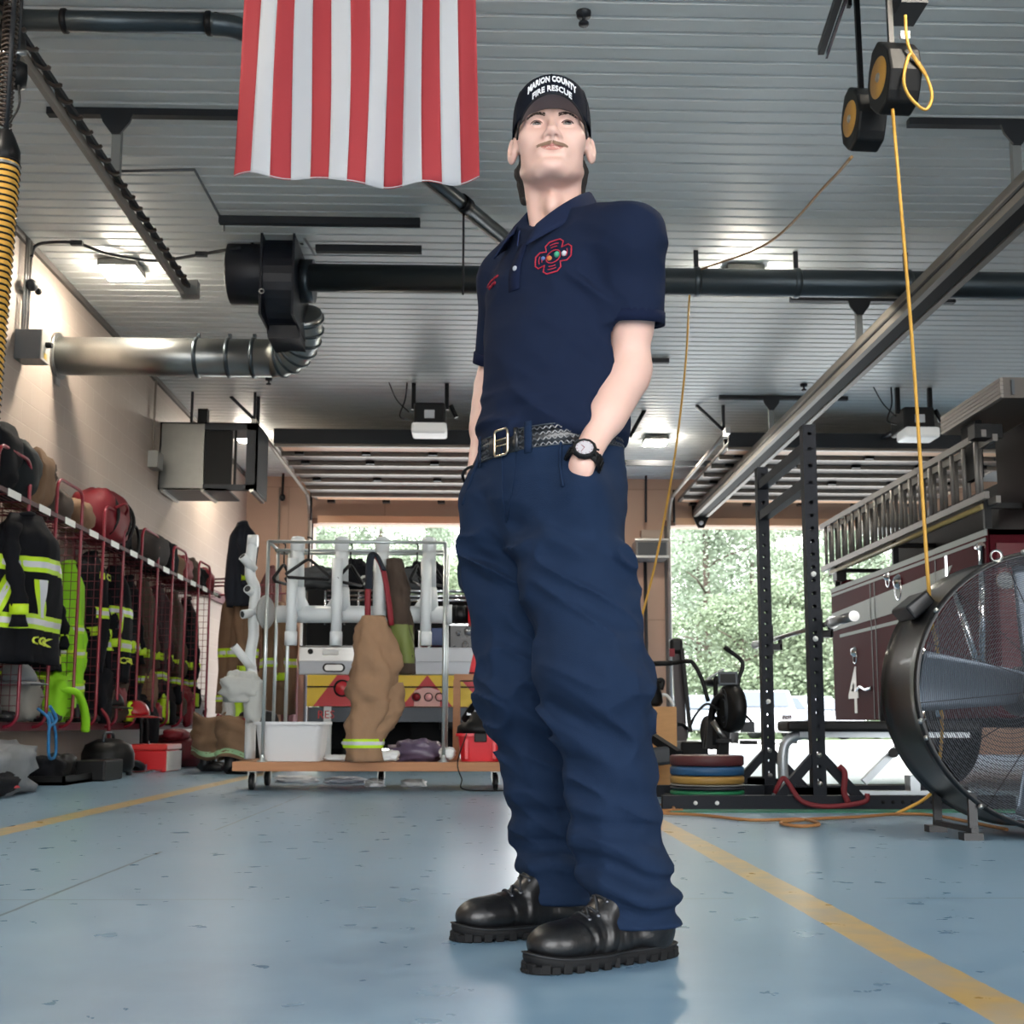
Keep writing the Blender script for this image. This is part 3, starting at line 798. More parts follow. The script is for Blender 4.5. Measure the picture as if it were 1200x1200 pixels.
# ---- belt with basket-weave stamping, keepers and buckle
BC = V((.154, 2.604, 1.072))
def ring(phi, z, off=0, tilt=.012):
    a = .170+off; b = .143+off
    return BC+lV*(a*math.sin(phi))+fV*(b*math.cos(phi))+V((0, 0, z-tilt*math.cos(phi)+.004*math.sin(phi)))
M_belt = mat('belt leather', '1a1d22', rough=.33, bump=.3, bscale=120, coat=.3)
mb = MB(); mb.grid(lambda u, v: ring(u*2*PI, -.025+.05*v), 96, 1, cu=True); b_ = mb.obj('belt', M_belt, man, solid=.006); belt = b_
mb = MB()
for i in range(150):
    ph = .23+i*(2*PI-.5)/150
    for j in range(4):
        z0 = -.0185+j*.0115; s = 1 if (i+j) % 2 else -1
        a = ring(ph, z0-.003*s, .0042); c = ring(ph+.034, z0+.003*s, .0042)
        mb.bar(a, c, .0025, .0045, up=(a-BC).normalized())
mb.obj('weave', mat('belt weave', '32383f', rough=.3, coat=.3), belt)
mb = MB()
for z0 in (-.0228, .0228): mb.tube([ring(.2+i*(2*PI-.4)/90, z0, .0045) for i in range(91)], .0013, 5)
mb.obj('edge_stitching', mat('belt stitch', '3c434b', rough=.4), belt)
M_brass = mat('buckle metal', 'b9ae98', rough=.22, metal=1)
mb = MB()
def bk(phi, z): return ring(phi, z, .011)
q = [bk(-.08, -.028), bk(-.08, .028), bk(.14, .028), bk(.14, -.028)]
pts = []
for i in range(4):
    a, b = q[i], q[(i+1) % 4]; pts += [a+(b-a)*t for t in (.1, .3, .5, .7, .9)]
mb.tube(pts, .0033, 8, closed=True)
mb.tube([bk(-.08, .006), bk(.14, .007)], .0022, 6); mb.tube([bk(-.08, -.006), bk(.14, -.007)], .0022, 6)
mb.obj('buckle', M_brass, belt)
for ph in (.42, -.55, 1.15, -1.3):
    mb = MB(); mb.grid(lambda u, v: ring(ph-.05+.1*u, -.034+.068*v, .0075), 3, 4); mb.obj('belt_loop', M_pant, belt, solid=.002)
mb = MB(); mb.grid(lambda u, v: ring(.22+.06*u, -.026+.052*v, .008), 2, 2); mb.obj('keeper', M_belt, belt, solid=.003)

# ---- watch
wv = V(wrL); ev = V(elL); axw = (wv-ev).normalized(); wc = wv-axw*.012
nw = (V((0, 0, .46))-wc); nw = (nw-axw*nw.dot(axw)).normalized(); nw = (nw+V((-.25, 0, .1))).normalized(); nw = (nw-axw*nw.dot(axw)).normalized(); sw = axw.cross(nw)
watch = thing('watch', 'x', 'x')
for k in ('label', 'category'): del watch[k]
attach(watch, man)
mb = MB(); N_ = 30
mb.grid(lambda u, v: wc+axw*(-.011+.022*v)+nw*(.033*math.cos(u*2*PI))+sw*(.036*math.sin(u*2*PI)), 40, 2, cu=True)
mb.obj('strap', M_black, watch, solid=.004)
mb = MB()
for k in range(20):
    u = k/20*2*PI
    if math.cos(u) > .75: continue
    c = wc+nw*(.0365*math.cos(u))+sw*(.0395*math.sin(u)); mb.bar(c-axw*.0105, c+axw*.0105, .006, .002, up=(c-wc).normalized())
mb.obj('strap_links', M_blackm, watch)
MB().lathe([(.0001, 0), (.024, 0), (.0255, .003), (.0255, .009), (.023, .0125), (.0185, .012), (.0185, .0095)], wc+nw*.032, 12, nw, sm=False).obj('case', M_black, watch, bevel=.0008)
mb = MB().lathe([(.0001, .0105), (.0185, .0105)], wc+nw*.032, 24, nw)
mb.obj('dial', mat('dial', 'b9b6bb', rough=.25, var=.1, vscale=300), watch)
mb = MB(); c = wc+nw*.0432
mb.tube([c, c+axw*.013+sw*.003], .0006, 5); mb.tube([c, c-axw*.004+sw*.009], .0008, 5)
for k in range(12):
    d_ = axw*math.cos(k*PI/6)+sw*math.sin(k*PI/6); mb.tube([c+d_*.0145, c+d_*.0172], .0006, 4)
mb.obj('hands', mat('watch hands', '7c2a30', rough=.4), watch)
for s in (-1, 1):
    for q in (-.5, .5): MB().cyl(wc+nw*.038+sw*.024*s+axw*.016*q, wc+nw*.038+sw*.029*s+axw*.016*q, .0022, 8).obj('pusher', M_blackm, watch)
# thin black band on the other wrist
wv2 = V(wrR); ax2 = (wv2-V(elR)).normalized(); a2, b2, _ = frame_from(ax2); c2 = wv2-ax2*.006
MB().tube([c2+a2*.036*math.cos(t)+b2*.036*math.sin(t) for t in [2*PI*i/24 for i in range(24)]], .0035, 6, closed=True).obj('wristband', M_black, man)

# ---- boots
def boot(toe, heel, name='boot'):
    toe, heel = V(toe), V(heel); yv = (toe-heel).normalized()
    k = 1.12; heel = toe-yv*.315*k; xv = yv.cross(V((0, 0, 1))).normalized()
    B = np.stack([xv, yv, (0, 0, 1)], 1).astype(np.float32); o = np.array(heel, np.float32)
    def W(x, y, z): return heel+xv*x*k+yv*y*k+V((0, 0, z*k))
    def up(pw):
        p = ((pw-o)@B)/k; ax = p.copy(); ax[..., 0] = np.abs(p[..., 0])
        d = sd_ell(p, (0, .245, .044), (.0475, .063, .036))
        d = smin(d, sd_ell(p, (0, .16, .04), (.045, .1, .04)), .02)
        d = smin(d, sd_ell(p, (0, .05, .05), (.038, .045, .05)), .03)
        d = smin(d, sd_cap(p, (0, .195, .048), (0, .10, .100), .030, .034), .035)
        d = smin(d, sd_cap(p, (0, .062, .06), (0, .066, .12), .040, .040), .04)
        d += .004*folds(p, 18, 55, 18, 3)*np.exp(-((p[..., 1]-.165)/.04)**2)+.003*folds(p, 20, 20, 50, 8)*np.exp(-((p[..., 1]-.09)/.04)**2)
        # stitched toe cap line
        d += .002*np.exp(-((p[..., 1]-.222+p[..., 0]**2*9)/.0026)**2)
        tg_ = sd_cap(p, (0, .16, .088), (0, .108, .14), .022, .024, (1, 0, 0), .7); d = smin(d, tg_, .012)
        return smax(d*k, (.018*k-(pw[..., 2])), .003)
    def on_up(x, y, off=.001):
        ps = np.array([[W(x, y, .2-.0015*i) for i in range(130)]], np.float32); dd = up(ps)[0]; i = int(np.argmax(dd < 0)); return W(x, y, .2-.0015*i+off)
    rt = boot_root = thing(name, 'x', 'x')
    for kk in ('label', 'category'): del rt[kk]
    rt.matrix_basis = Matrix.Identity(4); attach(rt, man)
    c = W(0, .155, .1); r = .2*k
    sdf_mb(up, (c.x-r, c.y-r, 0), (c.x+r, c.y+r, .24*k), .0032, 1).obj('upper', M_leather, rt)
    # sole outline with side lugs
    def outl(t, grow=0):
        a = t*2*PI; y = math.cos(a); x = math.sin(a)
        w = .052+.004*math.cos(a*1) if y > 0 else .045; yy = .155+.158*y
        waist = 1-.16*math.exp(-((yy-.12)/.04)**2)
        s = abs(x)**.72*(1 if x > 0 else -1)
        return (s*(w+grow)*waist, yy+grow*y)
    n = 64; mb = MB(); o0 = [outl(i/n) for i in range(n)]
    zs = [(.004, -.005), (.008, .0), (.016, .0015), (.023, .001), (.026, -.004)]
    vs = []
    for z, g in zs:
        for i in range(n):
            x, y = outl(i/n, g); up_ = .006*max(0, (y-.24)/.07)**2*1.5
            vs.append(W(x, y, z+up_*(1 if z > .015 else 1.2)))
    fs = [(j*n+i, j*n+(i+1) % n, (j+1)*n+(i+1) % n, (j+1)*n+i) for j in range(len(zs)-1) for i in range(n)]
    mb.add(vs, fs, 0, True); mb.add([W(*outl(i/n, -.004), .004) for i in range(n)], [tuple(reversed(range(n)))]); mb.add([W(*outl(i/n, -.004), .026) for i in range(n)], [tuple(range(n))])
    so = mb.obj('sole', M_rubber, rt)
    mb = MB()
    for i in range(34):
        t = (i+.5)/34; x, y = outl(t, .001); x2, y2 = outl(t+.004, .001)
        tx = V(W(x2, y2, 0)-W(x, y, 0)).normalized()
        hz = .013+.004*((i % 2)); a = W(x*.93, .155+(y-.155)*.985, .0005); mb.bar(a, a+V((0, 0, hz*k)), .016*k, .010*k, up=tx.cross(V((0, 0, 1))), mi=0)
        mb.bar(W(x*.93, y, .004), W(0, y, .004), .014*k, .006*k)
    mb.obj('tread', M_rubber, rt, bevel=.002)
    mb = MB(); mb.tube([W(*outl(i/48, .0022), .0235+.006*max(0, (outl(i/48)[1]-.24)/.07)**2*1.5) for i in range(48)], .0018, 5, closed=True); mb.obj('welt', mat('welt', '1d1f22', rough=.5), rt)
    # laces and eyelets up the instep
    mb = MB(); ev_ = []
    for i in range(3):
        y = .20-.019*i
        mb.tube(smoothpts([on_up(-.020, y, .001), on_up(0, y+.004, .0035), on_up(.020, y, .001)], 5), .0026*k, 6)
        if i < 2: mb.tube(smoothpts([on_up(-.019, y, .002), on_up(0, y-.010, .006), on_up(.019, y-.019, .002)], 5), .0024*k, 6)
        for s in (-1, 1): MB().lathe([(.0015*k, .002), (.0045*k, .001), (.0045*k, -.002)], on_up(.022*s, y, .001), 10, (xv*.6*s+V((0, 0, 1))+yv*.5)).obj('eyelet', mat('eyelet', '5b5f66', rough=.3, metal=.8), rt)
    mb.obj('laces', mat('laces', '22252a', rough=.7), rt)
boot(P(617, 1141, z=0), P(617, 1141, z=0)+V((.27, .165, 0)))
boot(P(531, 1103, z=0), P(531, 1103, z=0)+V((.29, .135, 0)))
# ------------------------------------------------------------------ gear lockers along the left wall
M_maroon = mat('maroon enamel', '86122a', rough=.35, coat=.2)
M_maroon2 = mat('dark maroon wire', '5c1322', rough=.45)
M_black_cl = mat('black turnout cloth', '0e1016', spec=.2, rough=.85, bump=.4, bscale=200, var=.15, vscale=8)
M_tan_cl = mat('tan turnout cloth', '7c624c', rough=.9, bump=.5, bscale=150, var=.2, vscale=7)
M_brown_cl = mat('brown cloth', '463930', rough=.9, bump=.5, bscale=150, var=.25, vscale=7)
M_lime = mat('lime band', 'b8e01e', rough=.5)
M_limecl = mat('lime cloth', '8fd31c', rough=.75, var=.1, vscale=10)
M_silver = mat('silver band', 'c6cad0', rough=.35)
M_letter = mat('lime letters', 'c9d94a', rough=.6)
M_navycl = mat('navy cloth', '1a202b', rough=.9, var=.15, vscale=8)
M_redcl = mat('red nylon', '7a1020', rough=.6, var=.15, vscale=8)
FX = -3.40
def locker():
    t = thing('gear_locker', 'x', 'locker')
    MB().tube([V((-.12, 0, .44))]+arc((-.10, 0, .54), .1, -PI/2, 0, 6)+[V((0, 0, 1.4))]+arc((0, .1, 2.33), .1, PI, PI/2, 6, V((0, 1, 0)), V((0, 0, 1)))+arc((0, .51, 2.33), .1, PI/2, 0, 6, V((0, 1, 0)), V((0, 0, 1)))+[V((0, .61, 1.4))]+arc((-.10, .61, .54), .1, 0, -PI/2, 6)+[V((-.12, .61, .44))], .014, 8).obj('hoop', M_maroon, t)
    for y in (.0, .61):
        mb = MB()
        for i in range(1, 7): mb.tube([(-.065*i, y, .5), (-.065*i, y, 2.12)], .003, 4)
        for i in range(22): mb.tube([(-.45, y, .52+.076*i), (-.01, y, .52+.076*i)], .003, 4)
        mb.tube([(-.46, y, .44), (-.46, y, 2.42)], .01, 6)
        mb.obj('mesh_panel', M_maroon2, t)
    mb = MB()
    for i in range(9): mb.tube([(-.05*i-.02, -.0, 2.13), (-.05*i-.02, 1.21, 2.13)], .003, 4)
    for y in (0, .3, .61, .9, 1.2): mb.tube([(-.46, y, 2.12), (0, y, 2.12)], .006, 5)
    mb.obj('top_shelf', M_maroon2, t)
    mb = MB(); mb.bb(-.012, .012, 0, 1.22, 2.1, 2.135); mb.obj('shelf_rail', mat('rail maroon', '3f1019', rough=.6), t)
    for y in (.17, .78): MB().bb(.013, .017, y, y+.24, 2.085, 2.14).obj('label_plate', mat('label plate', 'd9dcd8', rough=.4), t)
    mb = MB(); mb.bb(-.14, -.10, 0, 1.22, .41, .475); mb.bb(-.46, -.43, 0, 1.22, .41, .46)
    for i in range(8): mb.tube([(-.05*i-.12, 0, .47), (-.05*i-.12, 1.22, .47)], .003, 4)
    mb.obj('bottom_shelf', mat('shelf maroon', '56101f', rough=.6), t)
    return t
lk = locker(); LY = [8.34, 9.53, 10.75, 11.97, 13.19, 14.41]
lab = ['maroon tube gear locker nearest the camera, cut by the left edge', 'maroon tube gear locker with tan bundles on top, second from the left edge',
       'maroon tube gear locker with the red bag on top', 'maroon tube gear locker just past the red bag, holding dark coats', 'maroon tube gear locker with dark bags on top, last but one before the back wall', 'maroon tube gear locker farthest back, beside the tan coats']
for i, y in enumerate(LY):
    m = place(FX, y)
    if i == 0: lk.matrix_basis = m; lk['label'] = lab[0]; lk['group'] = 'maroon gear lockers along the wall'
    else: dup(lk, m, lab[i])

def sm(a, b, x):
    t = min(1, max(0, (x-a)/(b-a))); return t*t*(3-2*t)
def coat(name, label, cat, y, ztop, w, h, cloth, bands, text=None, seed=0, x=-3.42, d=.24, twist=0, sl=True, group=None, tm=None, flare=.0, slant=0, vb=()):
    """a coat hung from a hook: body, sleeves, bands. Width runs along y, its outer face looks to +x"""
    t = thing(name, label, cat, (x, y, ztop-h), 0, group)
    def surf(u, v, off=0):
        a = u*2*PI; top = sm(-.02, .2, v); hw = w/2*(.30+.62*top+.1*v+flare*v)
        dd = d/2*(.35+.65*top)
        f = mnoise.noise(V((math.sin(a)*1.6+seed*3.1, math.cos(a)*1.6, v*1.1+seed)))*.42*top + mnoise.noise(V((math.sin(a)*5, math.cos(a)*5+seed, v*2.5)))*.26*top
        r = 1+f; yy = y+(hw*math.sin(a)*r+off*math.sin(a)); xx = x+(dd*math.cos(a)*r+off*math.cos(a))+twist*math.sin(a)*.08
        z = ztop-h*v+.02*mnoise.noise(V((math.sin(a), math.cos(a), seed)))*v+slant*math.sin(a)*v
        return V((xx, yy, z))
    mb = MB(); mb.grid(surf, 36, 18, cu=True); mb.add([surf(i/36, 0) for i in range(36)], [tuple(range(36))]); mb.obj('coat_body', cloth, t, solid=.006)
    MB().tube([V((x+.05*math.cos(q), y+.075*math.sin(q), ztop-.01+.015*math.cos(q))) for q in [2*PI*i/14 for i in range(14)]], .02, 6, closed=True).obj('collar', cloth, t)
    for v0, v1 in bands:
        mb = MB(); ww = v1-v0
        mb.grid(lambda u, v: surf(u, v0+ww*v, .007), 36, 1, cu=True); mb.grid(lambda u, v: surf(u, v0+ww*(.3+.4*v), .010), 36, 1, mi=1, cu=True)
        mb.obj('reflective_band', [M_lime, M_silver], t)
    for u0, va, u1, v1_ in vb:
        mb = MB(); q_ = lambda u, v, k, o_: surf(u0+(u1-u0)*v+(u-.5)*k, va+(v1_-va)*v, o_)
        mb.grid(lambda u, v: q_(u, v, .07, .009), 3, 12); mb.grid(lambda u, v: q_(u, v, .028, .012), 2, 12, mi=1); mb.obj('diagonal_band', [M_lime, M_silver], t)
    if sl:
        for s in (-1, 1):
            p0 = V((x, y+s*w*.36, ztop-h*.1)); pts = smoothpts([p0, p0+V((.03, s*w*.13, -h*.22)), p0+V((.09, s*w*.12, -h*.45)), p0+V((.10, s*w*(.06+.05*math.sin(seed)), -h*.68))], 5)
            rs = [.055+.012*math.sin(i*1.7+seed) for i in range(len(pts))]
            a_ = MB().tube(pts, rs, 10, sq=(1, .75)).obj('sleeve', cloth, t)
            n = len(pts); q0, q1 = pts[n-4], pts[n-3]
            MB().tube([q0+(q1-q0)*k for k in (-.2, .3, .31, .7, .71, 1.3)], [rs[n-4]+.006]*6, 10, mi=0, sq=(1, .75)).obj('sleeve_band', M_lime, t)
    if text:
        mb = MB(); vt = tm if tm else .9
        def fn(v):
            u = (v.x/(w*.5))*.25; q = surf(u % 1, vt-v.y/h, .024+v.z); return q
        mb.text(text, None, .085, 0, .002, .002, fn, .045*len(text)+.04); mb.obj('lettering', M_letter, t)
    return t
B2 = [(.30, .37), (.78, .86)]
G = 'turnout coats hanging in the lockers'
coat('turnout_coat', 'black turnout coat with lime bands and COX on its tail, hanging by the left edge', 'coat', 8.72, 1.98, .62, 1.08, M_black_cl, [(.30, .40), (.68, .78)], 'COX', 1, x=-3.33, d=.34, twist=.8, group=G, tm=.86, vb=((.84, .38, .76, .7), (1.0, .7, .97, .45)))
coat('turnout_coat', 'dark coat hanging behind the second locker hoop, above a blue rope', 'coat', 9.38, 2.05, .42, 1.05, M_black_cl, [(.84, .9)], None, 2, x=-3.56, group=G)
coat('turnout_coat', 'black turnout coat with DAI on its tail, left of the long lime coat', 'coat', 9.86, 1.72, .44, .82, M_black_cl, [(.66, .76)], 'DAI', 3, x=-3.58, group=G, tm=.9)
coat('lime_coat', 'long lime high-visibility coat with silver stripes behind the wire mesh', 'coat', 10.44, 1.86, .36, 1.22, M_limecl, [(.45, .51), (.62, .68), (.86, .92)], None, 4, x=-3.6, group=G, flare=.15, d=.3)
coat('turnout_coat', 'black turnout coat marked MCI high on its back, right of the lime coat', 'coat', 11.03, 2.03, .46, 1.1, M_black_cl, [(.46, .55)], 'MCI', 5, x=-3.6, group=G, tm=.2, d=.28)
coat('turnout_coat', 'black turnout coat with CRAI on its tail, below the red bag', 'coat', 11.62, 1.98, .5, 1.12, M_black_cl, [(.36, .44), (.64, .74)], 'CRAI', 6, x=-3.56, d=.3, group=G, tm=.82, vb=((.9, .42, .85, .66),))
coat('turnout_coat', 'dark coat with a lime band hanging right of the CRAI coat', 'coat', 12.2, 1.95, .44, 1.12, M_black_cl, [(.6, .68)], None, 7, x=-3.6, group=G)
coat('turnout_coat', 'brown coat in the locker below the round dark bag', 'coat', 12.85, 2.0, .44, 1.2, M_brown_cl, [(.86, .92)], None, 8, x=-3.62, group=G)
coat('turnout_coat', 'dark coat in the fifth locker, left half', 'coat', 13.45, 2.0, .44, 1.2, mat('dark maroon cloth', '2e1b20', rough=.9), [(.8, .87)], None, 9, x=-3.62, group=G)
coat('turnout_coat', 'brown coat in the fifth locker, right half', 'coat', 14.1, 2.0, .44, 1.25, M_brown_cl, [(.8, .86)], None, 10, x=-3.62, group=G)
coat('turnout_coat', 'dark coat in the farthest locker', 'coat', 14.75, 2.0, .44, 1.25, M_black_cl, [(.8, .86)], None, 11, x=-3.62, group=G)
# coats on the pegs past the lockers
G2 = 'tan coats on the pegs by the back corner'
coat('turnout_coat', 'tan turnout coat with a lime and silver band, hanging past the last locker', 'coat', 15.9, 2.3, .62, 1.7, M_tan_cl, [(.50, .57), (.86, .91)], None, 12, x=-3.18, d=.5, group=G2)
coat('turnout_coat', 'tan turnout coat with a lime band behind the white pipe rack post', 'coat', 16.3, 2.1, .5, 1.5, M_tan_cl, [(.5, .58)], None, 13, x=-2.75, d=.42, group=G2)
coat('navy_jacket', 'navy blue jacket hanging over the tan coat beside the white pipe tree', 'jacket', 15.6, 3.1, .33, 1.12, M_navycl, [], None, 14, x=-3.13, d=.36, group=None)
coat('maroon_coat', 'dark maroon coat hanging on the back wall behind the metal rack', 'coat', 19.3, 3.0, .5, 1.7, mat('maroon cloth', '4b2626', rough=.9), [], None, 15, x=-3.4, d=.3)
coat('maroon_hose_bag', 'long dark maroon bag hanging low on the back wall behind the bin', 'bag', 19.35, 1.5, .5, 1.3, mat('maroon cloth', '4b2626', rough=.9), [], None, 16, x=-3.05, d=.25, sl=False)
for o_ in list(bpy.data.objects):
    if o_.name == 'maroon_coat' or o_.name == 'maroon_hose_bag':
        z_ = 2.98 if o_.name == 'maroon_coat' else 1.5; x_ = o_.location.x
        MB().tube([(x_, 19.28, z_), (x_, 19.699, z_+.03)], .014, 6).obj('wall_peg', M_maroon2, o_)
t = thing('coat_peg_rail', 'rail with pegs holding the tan coats past the lockers', 'rail', (-3.8, 15.9, 2.2))
MB().bb(-3.88, -3.84, 15.3, 18.6, 2.25, 2.4).obj('board', M_maroon2, t)
mb = MB()
for y in (15.6, 15.95, 16.3, 17.4): MB().tube([(-3.85, y, 2.33), (-3.2 if y < 16.2 else -2.8, y, 2.36)], .014, 6).obj('peg', M_maroon2, t)

# ---- soft bags and bundles
def blob(name, label, cat, c, r, m, seed=0, amp=.18, e=.7, fr=1.8, rz=0, group=None, seg=28, rings=18, extra=None):
    mb = MB(); R = Matrix.Rotation(rz, 3, 'Z'); vs = []
    def pw(a): return abs(a)**e*(1 if a > 0 else -1)
    for i in range(rings+1):
        t = PI*i/rings
        for k in range(seg):
            a = 2*PI*k/seg; n = V((pw(math.sin(t))*pw(math.cos(a)), pw(math.sin(t))*pw(math.sin(a)), pw(math.cos(t))))
            q = V((n.x*fr, n.y*fr, n.z*fr))
            f = 1+amp*mnoise.noise(q+V((seed*7.3, 0, 0)))+amp*.5*(1-2*abs(mnoise.noise(q*1.9+V((0, seed*3.7, 0)))))
            p = V((n.x*r[0]*f, n.y*r[1]*f, max(-r[2], n.z*r[2]*f))); vs.append(R @ p+V(c))
    mb.add(vs, [(i*seg+k, (i+1)*seg+k, (i+1)*seg+(k+1) % seg, i*seg+(k+1) % seg) for i in range(rings) for k in range(seg)], 0, True)
    o = mb.obj(name, m, None); tag(o, label, cat, group); return o
def pt(px, py, x): return P(px, py, x=x)
S = FX-.2
GB = 'gear piled on top of the lockers'
blob('gear_bag', 'black gear bag on top of the nearest locker, at the left edge of the photo', 'bag', (S, 8.62, 2.40), (.2, .26, .25), M_black_cl, 1, group=GB)
blob('gear_bag', 'black bag slumped beside the tan bundle on the nearest locker', 'bag', (S, 9.02, 2.38), (.2, .2, .23), mat('dark teal cloth', '10181c', rough=.85), 2, group=GB)
b1 = blob('hood_bundle', 'tan folded turnout hood on top of the second locker hoop', 'hood', (S+.02, 9.36, 2.36), (.17, .17, .22), M_tan_cl, 3, .25, group=GB)
blob('fur_lined_hat', 'brown fur-trimmed cap lying against the tan hood', 'hat', (S+.02, 9.58, 2.46), (.12, .15, .12), M_brown_cl, 4, .3, group=GB)
blob('gear_bag', 'grey-brown mesh bag inside the second hoop on the shelf', 'bag', (S, 9.92, 2.27), (.17, .18, .13), mat('grey brown cloth', '4a413b', rough=.9, var=.3), 5, group=GB)
blob('tan_helmet_cover', 'tan rounded bundle left of the red bag', 'bundle', (S+.03, 10.4, 2.27), (.16, .16, .14), M_tan_cl, 6, .2, group=GB)
t = thing('red_gear_bag', 'big red gear bag with black straps on top of the lockers', 'bag', (S, 11.1, 2.14), 0, GB)
for q, (yy, zz, r) in enumerate(((11.25, 2.40, (.22, .40, .25)),)):
    o = blob('bag_body', None, None, (S, yy, zz), r, M_redcl, 8, .12)
    w0 = o.matrix_basis.copy(); attach(o, t)
for dy in (-.2, .18, .3):
    mb = MB(); mb.tube([V((S+.23*math.cos(a), 11.25+dy, 2.40+.24*math.sin(a))) for a in [-.9+1.9*i/10 for i in range(11)]], .02, 6, sq=(.4, 1)); mb.obj('strap', M_black, t)
MB().tube(smoothpts([(S+.21, 11.0, 2.45), (S+.27, 11.08, 2.5), (S+.27, 11.2, 2.48), (S+.22, 11.3, 2.44)], 5), .014, 6).obj('handle', M_redcl, t)
blob('dark_pouch', 'small black pouch leaning on the right end of the red bag', 'pouch', (S, 11.75, 2.28), (.12, .14, .14), M_black_cl, 9, group=GB)
t = thing('round_gauge_hoop', 'black round hoop standing on the locker right of the red bag', 'hoop', (S+.1, 12.05, 2.14), 0)
MB().tube([V((S+.1, 12.05+.15*math.cos(a), 2.3+.15*math.sin(a))) for a in [2*PI*i/24 for i in range(24)]], .018, 6, closed=True).obj('ring', M_black, t)
MB().bb(S, S+.14, 11.9, 12.3, 2.14, 2.17).obj('base', M_black, t)
blob('dark_helmet_bag', 'large round dark brown bag right of the red bag on the lockers', 'bag', (S, 12.75, 2.31), (.22, .40, .19), mat('dark brown cloth', '2c2624', rough=.85), 10, .1, group=GB)
blob('dark_helmet_bag', 'small dark bag behind the large round dark brown bag', 'bag', (S, 13.3, 2.3), (.2, .24, .19), M_black_cl, 11, group=GB)
for i, (y, m, l) in enumerate(((13.75, M_tan_cl, 'tan'), (14.15, M_redcl, 'red'), (14.55, M_brown_cl, 'brown'), (14.95, M_black_cl, 'black'), (15.35, M_redcl, 'far red'))):
    blob('gear_pouch', l+' pouch in the small row of clutter at the far end of the lockers', 'pouch', (S, y, 2.27), (.15, .17, .14+.02*(i % 3)), m, 12+i, .3, group=GB)

# helmets, boots and bits standing on the lower shelves
def helmet(label, x, y, z, m, rz=0, group='helmets on the lower locker shelves', s=1.0):
    t = thing('fire_helmet', label, 'helmet', (x, y, z), 0, group); c = V((x, y, z)); R = Matrix.Rotation(rz, 3, 'Z')
    mb = MB(); mb.grid(lambda u, v: c+R @ V((.13*s*math.cos(v*PI/2)*math.sin(u*2*PI), .155*s*math.cos(v*PI/2)*math.cos(u*2*PI), .05+.15*s*math.sin(v*PI/2)+.008*abs(math.sin(u*8*PI))*math.cos(v*PI/2))), 32, 8, cu=True); mb.obj('shell', m, t, solid=.005)
    mb = MB(); mb.grid(lambda u, v: c+R @ V(((.13+.05*v)*s*math.sin(u*2*PI), (.155+(.05+.07*max(0, -math.cos(u*2*PI)))*v)*s*math.cos(u*2*PI), .05-.02*v)), 32, 2, cu=True); mb.obj('brim', m, t, solid=.005)
    MB().box(tuple(c+R @ V((0, .15*s, .12))), (.09, .012, .11), R @ Matrix.Rotation(.3, 3, 'X')).obj('front_shield', mat('shield', '8a2430', rough=.5), t)
    return t
SB = .48
helmet('black fire helmet on the bottom shelf under the COX coat', FX-.18, 8.75, SB, M_black, .6)
helmet('white-marked grey helmet on the shelf right of the COX coat', FX-.12, 9.2, SB+.25, mat('grey shell', '6f757c', rough=.5), 1.2)
helmet('red fire helmet on the shelf below the CRAI coat', FX-.02, 12.0, SB+.02, mat('red shell', 'a3121f', rough=.3, coat=.4), 1.4)
helmet('black fire helmet beside the red one', FX-.1, 11.45, SB+.1, M_black, 1.0)
def boots(label, x, y, z, m, trim, rz=0, group='boots in the lockers'):
    t = thing('rubber_boots', label, 'boots', (x, y, z), 0, group); R = Matrix.Rotation(rz, 3, 'Z')
    for s in (-1, 1):
        q = lambda a, b, c: V((x, y, z))+R @ V((a, b+s*.065, c))
        o = MB().tube([q(0, 0, .0), q(0, 0, .06), q(-.01, 0, .15), q(-.015, 0, .30), q(-.015, 0, .36)], [.048, .05, .052, .062, .065], 12).tube([q(0, 0, .045), q(.08, 0, .042), q(.15, 0, .035), q(.185, 0, .03)], [.045, .045, .042, .02], 10).obj('boot', m, t)
        MB().tube([q(-.015, 0, .345), q(-.015, 0, .375)], .068, 12).obj('boot_rim', trim, t)
M_bootr = mat('boot rubber', '17171a', rough=.5)
for y, l in ((9.0, 'below the dark coat in the first locker'), (9.95, 'below the DAI coat'), (10.95, 'below the MCI coat'), (12.5, 'right of the red helmet'), (13.2, 'in the fifth locker'), (14.0, 'in the fifth locker, farther half'), (14.8, 'in the farthest locker')):
    boots('black rubber boots with a lime rim '+l, FX-.22, y, SB, M_bootr, M_lime, .2)
GL = 'loose gear on the lower locker shelves'
for i, (y, z, r, m, l) in enumerate(((8.45, .66, (.16, .17, .18), M_black_cl, 'black glove bundle at the left edge of the bottom shelf'), (9.45, .68, (.13, .16, .2), mat('grey cloth', '8d8a84', rough=.9), 'pale grey cloth on the shelf above the blue rope'),
        (10.2, .68, (.15, .2, .2), M_limecl, 'lime folded trousers below the lime coat'), (11.25, .75, (.16, .22, .26), M_black_cl, 'black breathing mask bag in the third locker'), (11.75, .72, (.15, .18, .24), M_brown_cl, 'brown bag between the helmets'),
        (12.35, .66, (.14, .16, .18), M_black_cl, 'black pouch right of the red helmet'), (12.85, .75, (.14, .2, .25), M_tan_cl, 'tan and lime gloves in the fourth locker'), (13.55, .72, (.14, .2, .22), M_black_cl, 'black bundle in the fifth locker'), (14.4, .7, (.15, .22, .2), M_redcl, 'red pouch near the far end of the bottom shelf'), (15.1, .66, (.15, .2, .18), M_silver, 'white and lime gloves at the far end of the bottom shelf'))):
    blob('gear_bundle', l, 'bundle', (FX-.2, y, z), r, m, 30+i, .35, fr=2.4, group=GL)
